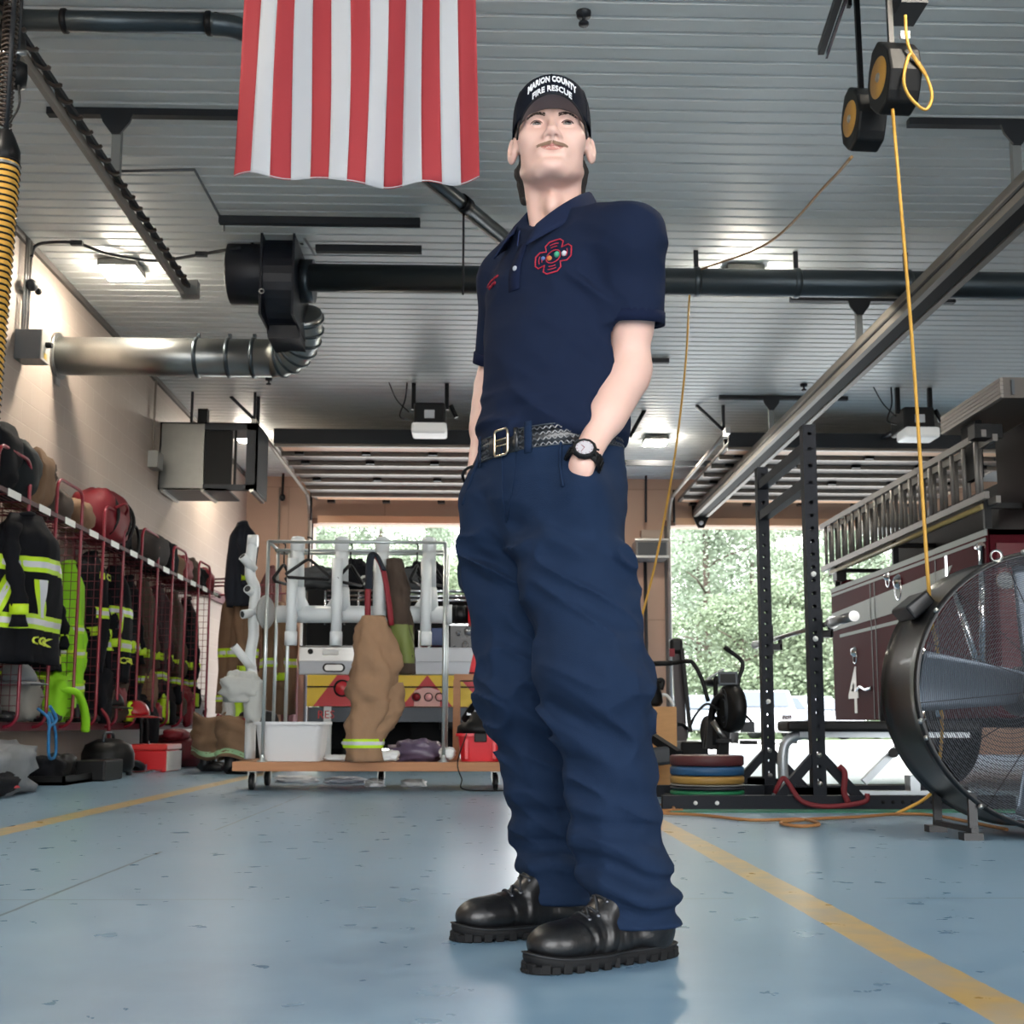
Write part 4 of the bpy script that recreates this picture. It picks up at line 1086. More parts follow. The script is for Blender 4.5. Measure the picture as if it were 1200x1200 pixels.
# lime sleeve and straps hanging over the shelf edge
tag(MB().tube(smoothpts([(FX-.1, 10.05, .75), (FX+.03, 10.15, .72), (FX+.07, 10.25, .55), (FX+.07, 10.28, .40)], 6), [.05]*19, 10, sq=(1, .6)).obj('lime_sleeve', M_limecl), 'lime sleeve end drooping below the locker shelf', 'sleeve')
for y, l, m in ((11.05, 'red webbing strap hanging below the third locker', M_redcl), (12.1, 'black webbing strap hanging below the red helmet, left one', M_black), (12.32, 'black webbing strap hanging below the red helmet, right one', M_black)):
    tag(MB().tube(smoothpts([(FX-.05, y, .6), (FX+.02, y, .5), (FX+.03, y+.02, .3), (FX+.02, y+.03, .16)], 5), .018, 6, sq=(.35, 1)).obj('strap', m), l, 'strap')
tag(blob('harness_pad', 'black harness pad hanging under the fourth locker', 'pad', (FX-.02, 12.65, .42), (.06, .15, .2), M_black_cl, 55, .2), None)
# blue rope
rp = [V((-3.3, 9.3+.05*math.sin(k*.9), .56-.018*k)) for k in range(10)]
tag(MB().tube(smoothpts([(-3.38, 9.3, .58), (-3.28, 9.26, .5), (-3.26, 9.22, .38), (-3.26, 9.24, .24), (-3.27, 9.33, .2), (-3.27, 9.42, .24), (-3.27, 9.38, .42), (-3.3, 9.32, .55), (-3.27, 9.25, .45), (-3.27, 9.4, .5), (-3.29, 9.3, .6)], 6), .012, 8).obj('blue_rope', mat('blue rope', '2472a8', rough=.7, bump=1, bscale=120)), 'bright blue rope looped over the locker shelf edge', 'rope')
# name tape squares inside lockers are part of the plates; things on the floor under the lockers
tag(blob('tarp_bundle', 'grey tarp bundle on the floor at the left edge', 'tarp', (-3.32, 8.05, .16), (.3, .42, .19), mat('grey tarp', '74787c', rough=.6, var=.25, vscale=9), 60, .3, fr=2.6), None)
tag(blob('black_bag', 'flat black bag with a red tag under the grey tarp', 'bag', (-3.2, 7.75, .08), (.22, .35, .08), M_black_cl, 61, .15), None)
tag(MB().bb(-3.03, -3.0, 7.9, 8.02, .05, .08).obj('bag_tag', mat('tag red', 'd0323a')), 'small red tag on the flat black bag', 'tag')
t = thing('tray', 'black plastic tray with shoes on the floor under the lockers', 'tray', (-3.35, 9.9, 0))
MB().bb(-3.6, -3.15, 9.3, 10.45, 0, .025).bb(-3.6, -3.58, 9.3, 10.45, 0, .07).bb(-3.17, -3.15, 9.3, 10.45, 0, .07).bb(-3.6, -3.15, 9.3, 9.32, 0, .07).obj('pan', M_black, t)
tag(MB().bb(-3.3, -3.05, 9.95, 10.45, .0, .17).obj('black_case', M_black, bevel=.015), 'flat black case on the floor with a pale stripe', 'case')
tag(blob('black_shoe', 'black shoe with red lining on the floor tray', 'shoe', (-3.36, 9.5, .12), (.1, .18, .09), M_black_cl, 62, .25), None)
tag(blob('black_shoe', 'black shoe without red on the floor tray', 'shoe', (-3.36, 9.8, .12), (.1, .15, .1), M_black, 63, .25), None)
# vacuum: low round tank with handle
t = thing('wet_vacuum', 'black low round shop vacuum on the floor under the lockers', 'vacuum', (-3.35, 11.0, 0))
MB().lathe([(.0, 0), (.2, 0), (.23, .04), (.23, .16), (.2, .24), (.1, .29), (.0, .3)], (-3.35, 11.0, .04), 24).obj('tank', M_black, t)
MB().tube(smoothpts([(-3.35, 10.85, .3), (-3.35, 10.88, .38), (-3.35, 11.1, .38), (-3.35, 11.15, .3)], 5), .014, 8).obj('handle', M_dgrey, t)
MB().tube(smoothpts([(-3.25, 11.2, .12), (-3.2, 11.4, .1), (-3.2, 11.6, .06), (-3.3, 11.7, .05)], 6), .03, 10).obj('hose', M_black, t)
for y in (10.85, 11.15): MB().lathe([(.0, -.02), (.035, -.02), (.035, .02), (0, .02)], (-3.2, y, .035), 12, (1, 0, 0)).obj('caster', M_dgrey, t)
t = thing('metal_frame', 'chrome tubular foot rest on the floor beside the black vacuum', 'frame', (-3.25, 11.6, 0))
MB().tube([(-3.4, 11.3, .02), (-3.1, 11.3, .02), (-3.1, 11.9, .02), (-3.4, 11.9, .02)], .012, 6, closed=True).tube([(-3.25, 11.9, .02), (-3.25, 11.95, .3)], .012, 6).obj('tube_frame', M_chrome, t)
t = thing('cooler', 'red cooler with a white end face on the floor under the lockers', 'cooler', (-3.24, 12.1, 0))
MB().bb(-3.42, -3.06, 11.9, 12.45, 0, .21).obj('box', mat('cooler red', 'd8232a', rough=.4), t, bevel=.015)
MB().bb(-3.43, -3.05, 11.88, 12.47, .21, .27).obj('lid', mat('cooler lid', 'd83a36', rough=.4), t, bevel=.015)
MB().bb(-3.055, -3.045, 11.9, 12.45, .01, .2).obj('side_panel', mat('cooler side', 'd9d2cc', rough=.5), t)
tag(blob('red_bag', 'dark red duffel bag on the floor under the far lockers', 'bag', (-3.35, 13.6, .17), (.3, .5, .18), mat('dark red nylon', '5a121d', rough=.6), 64, .15), None)
tag(blob('red_bag', 'small bright red pouch lying on the dark red duffel', 'pouch', (-3.3, 13.2, .35), (.12, .2, .06), M_redcl, 65, .2), None)
# bunker trousers standing over boots, ready to step into
def bunker(label, x, y, seed, s=1.):
    t = thing('bunker_trousers', label, 'trousers', (x, y, 0), 0, 'bunker trousers standing on the floor')
    for q in (-1, 1):
        MB().tube([(x-.05, y+q*.1, .02), (x, y+q*.1, .08), (x, y+q*.1, .2)], [.05, .06, .06], 10).tube([(x, y+q*.1, .05), (x+.12, y+q*.12, .04), (x+.18, y+q*.13, .03)], [.055, .05, .03], 10).obj('boot', M_bootr, t)
    def sf(v0, v1, off=0):
        def fn(u, v):
            a = u*2*PI; v = v0+(v1-v0)*v; f = 1+.25*mnoise.noise(V((math.sin(a)*1.5+seed, math.cos(a)*1.5, v*6)))
            return V((x+(.15*f+off)*math.cos(a), y+(.22*f+off)*math.sin(a), .14+.42*s*v+.03*math.sin(a*2+seed)))
        return fn
    mb = MB(); mb.grid(sf(0, 1), 30, 12, cu=True); mb.obj('trouser_pile', M_tan_cl, t, solid=.01)
    mb = MB(); mb.grid(sf(.08, .2, .008), 30, 2, cu=True); mb.obj('reflective_band', mat('pale green band', '9fc79a', rough=.5), t)
    for q in (-1, 1): MB().tube(smoothpts([(x+.1, y+q*.12, .14+.42*s), (x+.16, y+q*.13, .5*s), (x+.17, y+q*.1, .3*s)], 5), .02, 6, sq=(.35, 1)).obj('suspender', M_redcl, t)
bunker('tan bunker trousers dropped over boots, left of the cart', -2.72, 12.2, 1)
bunker('tan bunker trousers dropped over boots just behind the cart corner', -2.35, 11.6, 5, .9)
tag(blob('black_bucket_bag', 'black square bag behind the white bin on the floor', 'bag', (-2.25, 12.3, .3), (.2, .2, .3), M_black, 66, .06, .45), None)
t = thing('glove_pile', 'white and yellow-green gloves hanging on the far locker end', 'gloves', (-2.95, 14.2, .6), 0)
for i, (dx, dy, m) in enumerate(((0, 0, M_white), (.08, .15, M_lime), (.02, .3, M_white), (.12, .45, mat('amber', 'd8c46a')))):
    o = blob('glove', None, None, (-2.95+dx, 14.2+dy, .62), (.06, .07, .17), m, 70+i, .4); attach(o, t)

# gloves, straps and small pouches spilling over the front of the bottom shelves
NTH = ['first', 'second', 'third', 'fourth', 'fifth', 'sixth', 'seventh', 'eighth', 'ninth', 'tenth', 'eleventh', 'twelfth', 'thirteenth', 'fourteenth', 'fifteenth', 'sixteenth']
rg_ = random.Random(21)
gm = [('black', M_black_cl), ('lime', M_lime), ('white', M_silver), ('brown', M_brown_cl), ('black', M_black_cl), ('pale green', mat('pale green band', '9fc79a')), ('red', M_redcl), ('tan', M_tan_cl)]
for i in range(16):
    cn, m_ = gm[(i*3+i//5) % 8]; y_ = 11.15+i*.265
    blob('work_glove', '%s glove from the left along the locker shelf fronts, a %s one' % (NTH[i], cn), 'glove', (FX-.04-.05*rg_.random(), y_, .58+.22*rg_.random()*(i % 3 > 0)), (.05, .085, .06+.08*rg_.random()), m_, 200+i, .45, fr=2.2, group='gloves along the shelf fronts', seg=16, rings=10)
# ------------------------------------------------------------------ gear-drying cart
M_wood = mat('pine', 'a5744f', rough=.6, var=.2, vscale=5, stretch=(1, 8, 8))
M_pvc = mat('white pvc', 'cdd3d6', rough=.35)
M_ply = mat('plywood', 'c0905c', rough=.6, var=.15, vscale=6, stretch=(2, 8, 8))
CY = 8.55                                     # front edge of the cart
cx0, cx1 = P(272, 895, Y=CY).x, P(601, 895, Y=CY).x
dz0, dz1 = .205-.02, .205+.07-.0               # deck
dz0 = P(430, 904, Y=CY).z; dz1 = P(430, 893, Y=CY).z
cart = thing('platform_cart', 'low wooden platform cart on casters carrying the white pipe drying rack', 'cart', ((cx0+cx1)/2, CY+.35, 0))
MB().bb(cx0, cx1, CY, CY+.04, dz0, dz1).bb(cx0, cx1, CY+.85, CY+.89, dz0, dz1).bb(cx0, cx0+.04, CY+.04, CY+.85, dz0, dz1).bb(cx1-.04, cx1, CY+.04, CY+.85, dz0, dz1).obj('frame', M_wood, cart, bevel=.004)
MB().bb(cx0+.04, cx1-.04, CY+.04, CY+.85, dz1-.025, dz1-.002).obj('deck', M_wood, cart)
for x in (cx0+.12, (cx0+cx1)/2, cx1-.12):
    for y in (CY+.12, CY+.75):
        if abs(x-(cx0+cx1)/2) < .1 and y < CY+.5: continue
        w_ = MB().lathe([(0, -.018), (.05, -.018), (.058, -.012), (.058, .012), (.05, .018), (0, .018)], (x, y, .058), 18, (1, 0, 0)).obj('caster', M_black, cart)
        MB().bb(x-.03, x+.03, y-.035, y+.035, dz0-.008, dz0).bar((x-.026, y, .055), (x-.026, y, dz0), .004, .04, up=(0, 1, 0)).bar((x+.026, y, .055), (x+.026, y, dz0), .004, .04, up=(0, 1, 0)).obj('caster_fork', M_steel, cart)
# ---- metal pipe garment frame
zt = P(420, 635, Y=CY+.02).z
xl, xr = P(307, 892, Y=CY+.02).x, P(519.5, 892, Y=CY+.02).x
rack = thing('garment_rack', 'grey metal pipe garment rack standing on the wooden cart', 'rack', ((xl+xr)/2, CY+.35, dz1))
M_pipe = mat('galvanised pipe', 'b4bcbc', rough=.3, metal=.7)
y0, y1 = CY+.03, CY+.62
for x, y in ((xl, y0), (xr, y0), (xl+.06, y1), (xr, y1)):
    MB().tube([(x, y, dz1), (x, y, zt)], .0135, 10).obj('post', M_pipe, rack)
    MB().lathe([(0, 0), (.04, 0), (.04, .006), (.018, .02), (.018, .05)], (x, y, dz1-.001), 14).obj('floor_flange', M_pipe, rack)
for y, z in ((y0, zt), (y1, zt), (y0+.3, zt-.02)): MB().tube([(xl, y, z), (xr, y, z)], .012, 8).obj('top_rail', M_pipe, rack)
for x in (xl, xr): MB().tube([(x, y0, zt), (x, y1, zt)], .012, 8).obj('side_rail', M_pipe, rack)
MB().tube([(xl+.02, y0+.3, dz1), (xl+.02, y0+.3, zt-.02)], .012, 8).obj('post', M_pipe, rack)
# ---- white PVC blower manifold
my = CY+.33; mz = P(420, 720, Y=my).z; mr = .085
pv = thing('drying_manifold', 'white plastic pipe manifold with upright hanger pipes on the cart', 'pipe manifold', ((xl+xr)/2, my, dz1))
xa = P(325, 720, Y=my).x; xb = P(522, 720, Y=my).x
MB().tube([(xa, my, mz), (xb, my, mz)], .064, 18).obj('main_pipe', M_pvc, pv)
tree_x = [P(q, 700, Y=my).x for q in (345, 397, 445, 500)]
M_bore = mat('pipe bore', '2a2d30', rough=.8)
for i, x in enumerate(tree_x):
    yo = my-.12
    MB().tube([(x, yo, mz-.24), (x, yo, mz+.40)], .040, 14).tube([(x, yo, mz-.24), (x, yo, mz-.14)], .046, 14).obj('hanger_pipe', M_pvc, pv)
    MB().lathe([(.0, 0), (.034, 0)], (x, yo, mz-.2405), 14, (0, 0, -1)).obj('pipe_bore', M_bore, pv)
    MB().tube([(x+.02, my, mz+.02), (x+.02, my, mz+.20)], [.07, .056], 14).tube([(x+.02, my+.0, mz+.2), (x+.015, my, zt-.02)], .05, 14).lathe([(.0, .12), (.045, .11), (.054, .09), (.054, .0)], (x+.015, my, zt-.03), 14).obj('upright_pipe', M_pvc, pv)
    s = 1 if i % 2 else -1
    MB().tube([(x+.02, my, mz+.14), (x-.10*s, my+.03, mz-.03)], .05, 12).obj('branch_pipe', M_pvc, pv)
    MB().tube([(x, yo, mz-.02), (x, my, mz-.02)], .04, 10).obj('tee', M_pvc, pv)
MB().tube([(xb, my, mz), (xb+.05, my, mz)], .075, 18).obj('end_collar', M_pvc, pv)
MB().tube([(xb+.05, my, mz), (xb+.17, my, mz)], .068, 18).tube([(xb+.075, my, mz), (xb+.085, my, mz)], .073, 18).tube([(xb+.14, my, mz), (xb+.15, my, mz)], .073, 18).obj('rubber_coupling', M_blackm, pv)
MB().tube([(xb+.17, my, mz), (xb+.23, my, mz), (xb+.3, my, mz)], [.085, .09, .06], 18).obj('blower_inlet', mat('blower red', 'cf1f28', rough=.35), pv)
MB().lathe([(0, -.02), (.11, -.02), (.13, 0), (.11, .02), (0, .02)], (xa-.1, my+.08, mz+.02), 20, (.9, -.3, 0)).obj('end_cap', mat('grey cap', '8d8f8e', rough=.5), pv)
# PVC tree at the cart's left end, with stub arms
ty = CY+.75; t = thing('pipe_tree', 'crooked white plastic pipe tree with stub arms at the left end of the cart', 'pipe tree', (P(294, 800, Y=ty).x, ty, dz1))
tp = [P(a, b, Y=ty) for a, b in ((296, 632), (293, 672), (299, 690), (297, 720), (297, 745), (293, 770), (296, 800), (294, 840))]; tp.append(V((tp[-1].x, ty, dz1)))
MB().tube(smoothpts(tp, 4), .042, 12).obj('trunk', M_pvc, t)
for a, b, c, d in ((298, 668, 284, 652), (296, 695, 290, 690), (299, 718, 284, 720), (297, 785, 274, 757), (300, 716, 306, 716)):
    p0, p1 = P(a, b, Y=ty), P(c, d, Y=ty-.08); MB().tube([p0, p1], .034, 12).obj('stub_arm', M_pvc, t)
    e = (p1-p0).normalized(); MB().lathe([(0, 0), (.026, 0)], p1+e*.001, 12, e).obj('arm_bore', M_bore, t)
MB().tube([P(291, 634, Y=ty), P(302, 634, Y=ty)], .05, 12).obj('top_cap', M_pvc, t)
o = blob('white_hood', 'white cloth hood draped low on the white pipe tree', 'hood', P(283, 806, Y=ty-.2), (.14, .11, .11), mat('white cloth', 'a9adab', rough=.9, var=.1), 80, .3, fr=2.2)
o = blob('white_hood', 'grey-white cloth tail hanging right of the white hood', 'cloth', P(297, 822, Y=ty-.22), (.06, .06, .16), mat('white cloth', 'a9adab', rough=.9, var=.1), 81, .25)
# ---- hangers
def hanger(label, px, y, z=None, w=.34, m=M_black, rz=.9, drop=.0):
    x = P(px, 650, Y=y).x; z = (zt+.012)
    t = thing('coat_hanger', label, 'hanger', (x, y, z), rz, 'black coat hangers on the garment rack')
    M2 = t.matrix_basis
    q = lambda a, b: M2 @ V((a, 0, b))
    MB().tube([q(.0, -.14-drop)]+[q(.0, -.05-drop), q(.0, -.03)]+[q(.022*math.cos(a)-.0, .0+.022*math.sin(a)) for a in [-1.3+i*.5 for i in range(8)]], .006, 6).obj('hook', m, t)
    MB().tube([q(-w/2, -.26-drop), q(-.03, -.155-drop), q(0, -.14-drop), q(.03, -.155-drop), q(w/2, -.26-drop), q(w/2-.02, -.28-drop), q(-w/2+.02, -.28-drop)], .012, 8, closed=True).obj('arms', m, t)
for px, l, rz in ((333, 'black hanger at the far left of the garment rack', 1.3), (362, 'black hanger wide open between the first two white uprights', .5), (411, 'black hanger seen nearly edge-on right of the second white upright', 1.1), (489, 'black hanger seen edge-on left of the last white upright', 1.35), (507, 'black hanger right of the last white upright', 1.0)):
    hanger(l, px, y0+.3 if px != 362 else y0, rz=rz)
# ---- bunker trousers hanging on the cart, red suspenders over a hanger pipe
ty = CY-.05; tt = thing('bunker_trousers', 'tan bunker trousers with red suspenders hanging on the front of the cart', 'trousers', (P(436, 800, Y=ty).x, ty, dz1))
def leg(path, rs, name='trouser_leg', amp=.5, seed=0, sq=1.0):
    pts = smoothpts([P(a, b, Y=y) for a, b, y in path], 6); n = len(pts); mb = MB()
    def fn(u, v):
        x = v*(n-1); i = min(n-2, int(x)); t = x-i; c = pts[i].lerp(pts[i+1], t); rr = rs[0]
        k = v*(len(rs)-1); j = min(len(rs)-2, int(k)); rr = rs[j]+(rs[j+1]-rs[j])*(k-j)
        a = u*2*PI; f = 1+amp*.5*mnoise.noise(V((math.cos(a)*1.2+seed, math.sin(a)*1.2, v*5)))+amp*.35*(1-2*abs(mnoise.noise(V((math.cos(a)*2, math.sin(a)*2+seed, v*9)))))
        return c+V((rr*f*math.cos(a), rr*f*sq*math.sin(a), 0))
    mb.grid(fn, 32, 36, cu=True); return mb, fn
mb, fn = leg([(438, 722, ty), (438, 745, ty), (440, 780, ty), (437, 810, ty), (436, 830, ty), (425, 860, ty), (427, 892, ty)], [.07, .12, .145, .14, .12, .105, .1], seed=3, sq=.7, amp=.75)
M_tan2 = mat('tan trouser cloth', '92745a', rough=.9, bump=.8, bscale=9, var=.15, vscale=8); M_tan2.node_tree.nodes['Bump'].inputs['Distance'].default_value = .009
tro = mb.obj('trouser_body', M_tan2, tt, solid=.008)
mb, fn2 = leg([(452, 800, ty+.06), (456, 830, ty+.05), (445, 850, ty+.04), (432, 872, ty+.03), (430, 890, ty+.03)], [.1, .1, .09, .08, .08], seed=8, sq=.8)
mb.obj('trouser_leg', M_tan2, tt, solid=.008)
mb = MB(); mb.grid(lambda u, v: fn(u, .865+.055*v)+(fn(u, .865)-fn(u+.5, .865)).normalized()*.012, 32, 2, cu=True); mb.obj('reflective_band', M_lime, tt)
mb = MB(); mb.grid(lambda u, v: fn(u, .88+.022*v)+(fn(u, .865)-fn(u+.5, .865)).normalized()*.015, 32, 2, cu=True); mb.obj('silver_stripe', M_silver, tt)
def strapo(pts, m, w=.022):
    return MB().tube(smoothpts([P(a, b, Y=y) for a, b, y in pts], 6), w, 6, sq=(1, .3)).obj('suspender', m, tt)
strapo([(431, 728, ty), (431, 700, ty-.02), (433, 660, ty+.02), (440, 652, ty+.05), (449, 668, ty), (455, 700, ty-.02), (459, 733, ty)], M_redcl)
strapo([(432, 690, ty-.03), (434, 655, ty), (441, 650, ty+.03), (450, 668, ty-.03)], M_navycl, .027)
# lime and tan coat behind it
mb, fn = leg([(462, 655, CY+.25), (466, 690, CY+.25), (470, 740, CY+.25), (473, 790, CY+.25)], [.05, .08, .085, .07], seed=12)
t = thing('turnout_coat', 'brown and lime turnout coat hanging on the cart just right of the tan trousers', 'coat', (P(470, 740, Y=CY+.25).x, CY+.25, dz1))
mb.obj('coat_body', M_brown_cl, t, solid=.006)
mb = MB(); mb.grid(lambda u, v: fn(u, .62+.3*v)+V((0, -.012, 0)), 32, 4, cu=True); mb.obj('reflective_band', mat('dull lime', '6f7b3e', rough=.6), t)
# ---- things on the deck
bx = P(340, 890, Y=CY+.25); t = thing('plastic_bin', 'large white plastic bin on the left end of the cart', 'bin', (bx.x, CY+.3, dz1))
def rrect(w, d, r, n=6):
    out = []
    for sx, sy, a0 in ((1, 1, 0), (-1, 1, PI/2), (-1, -1, PI), (1, -1, 3*PI/2)):
        for i in range(n+1):
            a = a0+PI/2*i/n; out.append((sx*(w/2-r)+r*math.cos(a), sy*(d/2-r)+r*math.sin(a)))
    return out
def bin_mb(c, w0, w1, d0, d1, h, r=.05):
    mb = MB(); lv = [(0, w0, d0), (h, w1, d1), (h, w1+.03, d1+.03), (h-.02, w1+.03, d1+.03)]; n = None
    vs = []
    for z, w, d in lv:
        q = rrect(w, d, r); n = len(q); vs += [V(c)+V((x, y, z)) for x, y in q]
    fs = [(j*n+i, j*n+(i+1) % n, (j+1)*n+(i+1) % n, (j+1)*n+i) for j in range(len(lv)-1) for i in range(n)]
    fs.append(tuple(range(n))); mb.add(vs, fs, 0, False); return mb
hb = P(340, 846, Y=CY+.1).z-dz1
bin_mb((P(341, 890, Y=CY+.25).x, CY+.32, dz1), .42, .49, .36, .42, hb).obj('shell', mat('bin white', 'c6c9cc', rough=.45), t, solid=.004)
t = thing('shop_vacuum', 'red shop vacuum with black top on the right end of the cart', 'vacuum', (P(563, 880, Y=CY+.3).x, CY+.3, dz1))
vx = P(563, 880, Y=CY+.2).x; M_vr = mat('vacuum red', 'd42430', rough=.35)
bin_mb((vx, CY+.3, dz1), .28, .33, .28, .33, .2, .07).obj('tank', M_vr, t)
for dx in (-.1, .1): MB().bb(vx+dx-.012, vx+dx+.012, CY+.12, CY+.135, dz1+.02, dz1+.16).obj('tank_rib', M_vr, t)
MB().bb(vx-.045, vx+.045, CY+.11, CY+.135, dz1+.14, dz1+.2).obj('latch', M_black, t, bevel=.005)
MB().lathe([(.0, .17), (.06, .17), (.1, .15), (.13, .08), (.17, .05), (.175, .0), (0, 0)], (vx, CY+.3, dz1+.2), 24).obj('motor_head', M_black, t)
MB().tube(smoothpts([(vx-.12, CY+.2, dz1+.3), (vx-.02, CY+.1, dz1+.42), (vx+.12, CY+.15, dz1+.4), (vx+.16, CY+.25, dz1+.25)], 6), .026, 10).obj('hose', M_blackm, t)
for i in range(6):
    a = V((vx-.1+.05*i, CY+.14+.01*i, dz1+.33+.03*math.sin(i*2))); MB().bb(a.x, a.x+.03, a.y-.01, a.y+.01, a.z, a.z+.02).obj('label_chip', M_silver, t)
# little wooden stand and the red hand extinguisher horn
sy = CY+.55; t = thing('wooden_stand', 'small wooden stand behind the red shop vacuum', 'stand', (P(555, 800, Y=sy).x, sy, dz1))
x0_, x1_ = P(532, 790, Y=sy).x, P(600, 790, Y=sy).x; ztp = P(560, 790, Y=sy).z
MB().bb(x0_, x1_, sy, sy+.35, ztp-.045, ztp).obj('top', M_wood, t)
for x in (x0_+.02, x1_-.02):
    for y in (sy+.02, sy+.33): MB().bb(x-.025, x+.025, y-.02, y+.02, dz1, ztp-.045).obj('leg', M_wood, t)
t = thing('red_funnel', 'pink-red plastic funnel standing on the wooden stand', 'funnel', (P(558, 783, Y=sy+.1).x, sy+.1, ztp))
MB().lathe([(0, 0), (.05, 0), (.062, .01), (.055, .05), (.012, .24), (.008, .28), (0, .28)], (P(559, 783, Y=sy+.1).x, sy+.1, ztp), 20).obj('cone', mat('funnel red', 'd8444c', rough=.4), t)
MB().lathe([(.062, 0), (.066, .004), (.062, .01)], (P(559, 783, Y=sy+.1).x, sy+.1, ztp+.006), 20).obj('rim', M_blackm, t)
t = thing('blue_bottle', 'blue plastic bottle lying beside the red shop vacuum', 'bottle', (P(593, 880, Y=CY+.2).x, CY+.2, dz1))
MB().tube([(vx+.19, CY+.15, dz1+.045), (vx+.19, CY+.3, dz1+.045)], .045, 14).obj('body', mat('bottle blue', '20607f', rough=.3), t)
MB().tube([(vx+.19, CY+.12, dz1+.045), (vx+.19, CY+.15, dz1+.045)], .02, 10).obj('cap', M_black, t)
blob('purple_bag', 'grey-purple crumpled plastic bag on the cart deck', 'bag', P(490, 884, Y=CY+.3)+V((0, 0, .02)), (.17, .14, .075), mat('purple plastic', '55495f', rough=.35, var=.4, vscale=20), 90, .35, fr=2.5)
blob('white_rag', 'white rag on the cart deck beside the trouser cuff', 'rag', P(452, 889, Y=CY+.1)+V((0, 0, .02)), (.09, .08, .035), M_white, 91, .4, fr=2.5)
blob('white_rag', 'small white cup-shaped rag near the right pole of the rack', 'rag', P(524, 886, Y=CY+.1)+V((0, 0, .02)), (.05, .05, .04), M_white, 92, .3)
blob('white_rag', 'white cord bundle on the cart deck left of the trouser cuff', 'rag', P(398, 890, Y=CY+.2)+V((0, 0, .01)), (.1, .06, .02), M_white, 93, .4, fr=3)
# crumpled plastic and paper on the floor beneath the cart
for i, (px, py, rx, m, l) in enumerate(((348, 917, .14, M_silver, 'crumpled grey plastic on the floor under the left of the cart'), (405, 918, .12, mat('paper grey', 'aab0bd', rough=.5), 'crumpled grey paper on the floor under the middle of the cart'), (440, 921, .06, M_white, 'small white scrap on the floor under the cart, middle one'), (484, 921, .08, M_white, 'white scrap on the floor under the cart, right one'))):
    c = P(px, py, z=0); blob('litter', l, 'litter', (c.x, c.y, .02), (rx, .1, .028), m, 100+i, .5, fr=3, group='litter under the cart')
t = thing('extension_lead', 'black power cord looping from the vacuum down past the cart edge', 'cord', (vx+.1, CY-.05, 0))
MB().tube(smoothpts([(vx-.1, CY+.1, dz1+.2), (vx-.16, CY-.02, dz1), (vx-.13, CY-.03, dz0-.05), (vx-.1, CY-.05, .012), (vx+.3, CY-.1, .012), (vx+.5, CY+.1, .012)], 6), .005, 6).obj('cord', M_black, t)
# ------------------------------------------------------------------ small fire truck seen from behind, at the left door
TY = 13.0
M_tgrey = mat('truck silver', 'a7abb0', rough=.35, metal=.3)
M_tred = mat('truck red', '9a1420', rough=.25, coat=.5)
M_chev_y = mat('chevron yellow', 'e0bb1c', rough=.35)
M_chev_r = mat('chevron red', 'b8141f', rough=.35)
M_dark = mat('compartment dark', '0a0b0e', rough=.7, spec=.2)
tl, trr = P(350, 800, Y=TY).x, P(350, 800, Y=TY).x+2.45
def Z(py, Y=TY): return P(480, py, Y=Y).z
tr = thing('fire_truck', 'silver rear of a fire truck with yellow and red chevrons behind the cart', 'fire truck', ((tl+trr)/2, TY+1.5, 0))
MB().bb(tl, trr, TY+.05, TY+3.4, Z(758), Z(790)).obj('tailboard_body', M_tgrey, tr, bevel=.02)
MB().bb(tl, tl+1.02, TY, TY+.06, Z(757.5), Z(775)).bb(tl, tl+.03, TY, TY+.3, Z(730), Z(758)).bb(tl+1.0, tl+1.04, TY-.01, TY+.3, Z(728), Z(770)).bb(tl, tl+1.04, TY, TY+.4, Z(757), Z(759)).obj('left_compartment_frame', M_alu, tr)
MB().bb(tl+.03, tl+1.0, TY+.3, TY+.9, Z(756), Z(688)).obj('left_compartment', M_dark, tr)
MB().bb(tl+.25, tl+.42, TY-.012, TY, Z(768), Z(762)).obj('data_plate', M_white, tr)
MB().tube([(tl+.12, TY-.004, Z(764)), (tl+.12, TY-.02, Z(764))], .03, 12).obj('knob', M_black, tr)
# grille-like handle and dark oval in the silver panel
MB().bb(tl, trr, TY-.03, TY+.05, Z(791), Z(775)).obj('silver_panel', mat('panel grey', 'a0a5ad', rough=.3, metal=.2), tr, bevel=.01)
def oval(cx_, cz_, w, h, y, m, name, parent, d=.02):
    mb = MB(); pts = [(cx_+(w/2-h/2)*(1 if math.cos(a) > 0 else -1)+h/2*math.cos(a), cz_+h/2*math.sin(a)) for a in [2*PI*(i+.5)/28 for i in range(28)]]
    mb.add([(x, y, z) for x, z in pts]+[(x, y+d, z) for x, z in pts], [tuple(range(28))]+[(i, 28+i, 28+(i+1) % 28, (i+1) % 28) for i in range(28)]); return mb.obj(name, m, parent)
oval(tl+.38, Z(783), .24, .095, TY-.05, M_black, 'handle_bezel', tr); oval(tl+.38, Z(783), .2, .065, TY-.056, M_alu, 'handle', tr)
oval(tl+.95, Z(783), .24, .1, TY-.05, M_black, 'handle_bezel', tr)
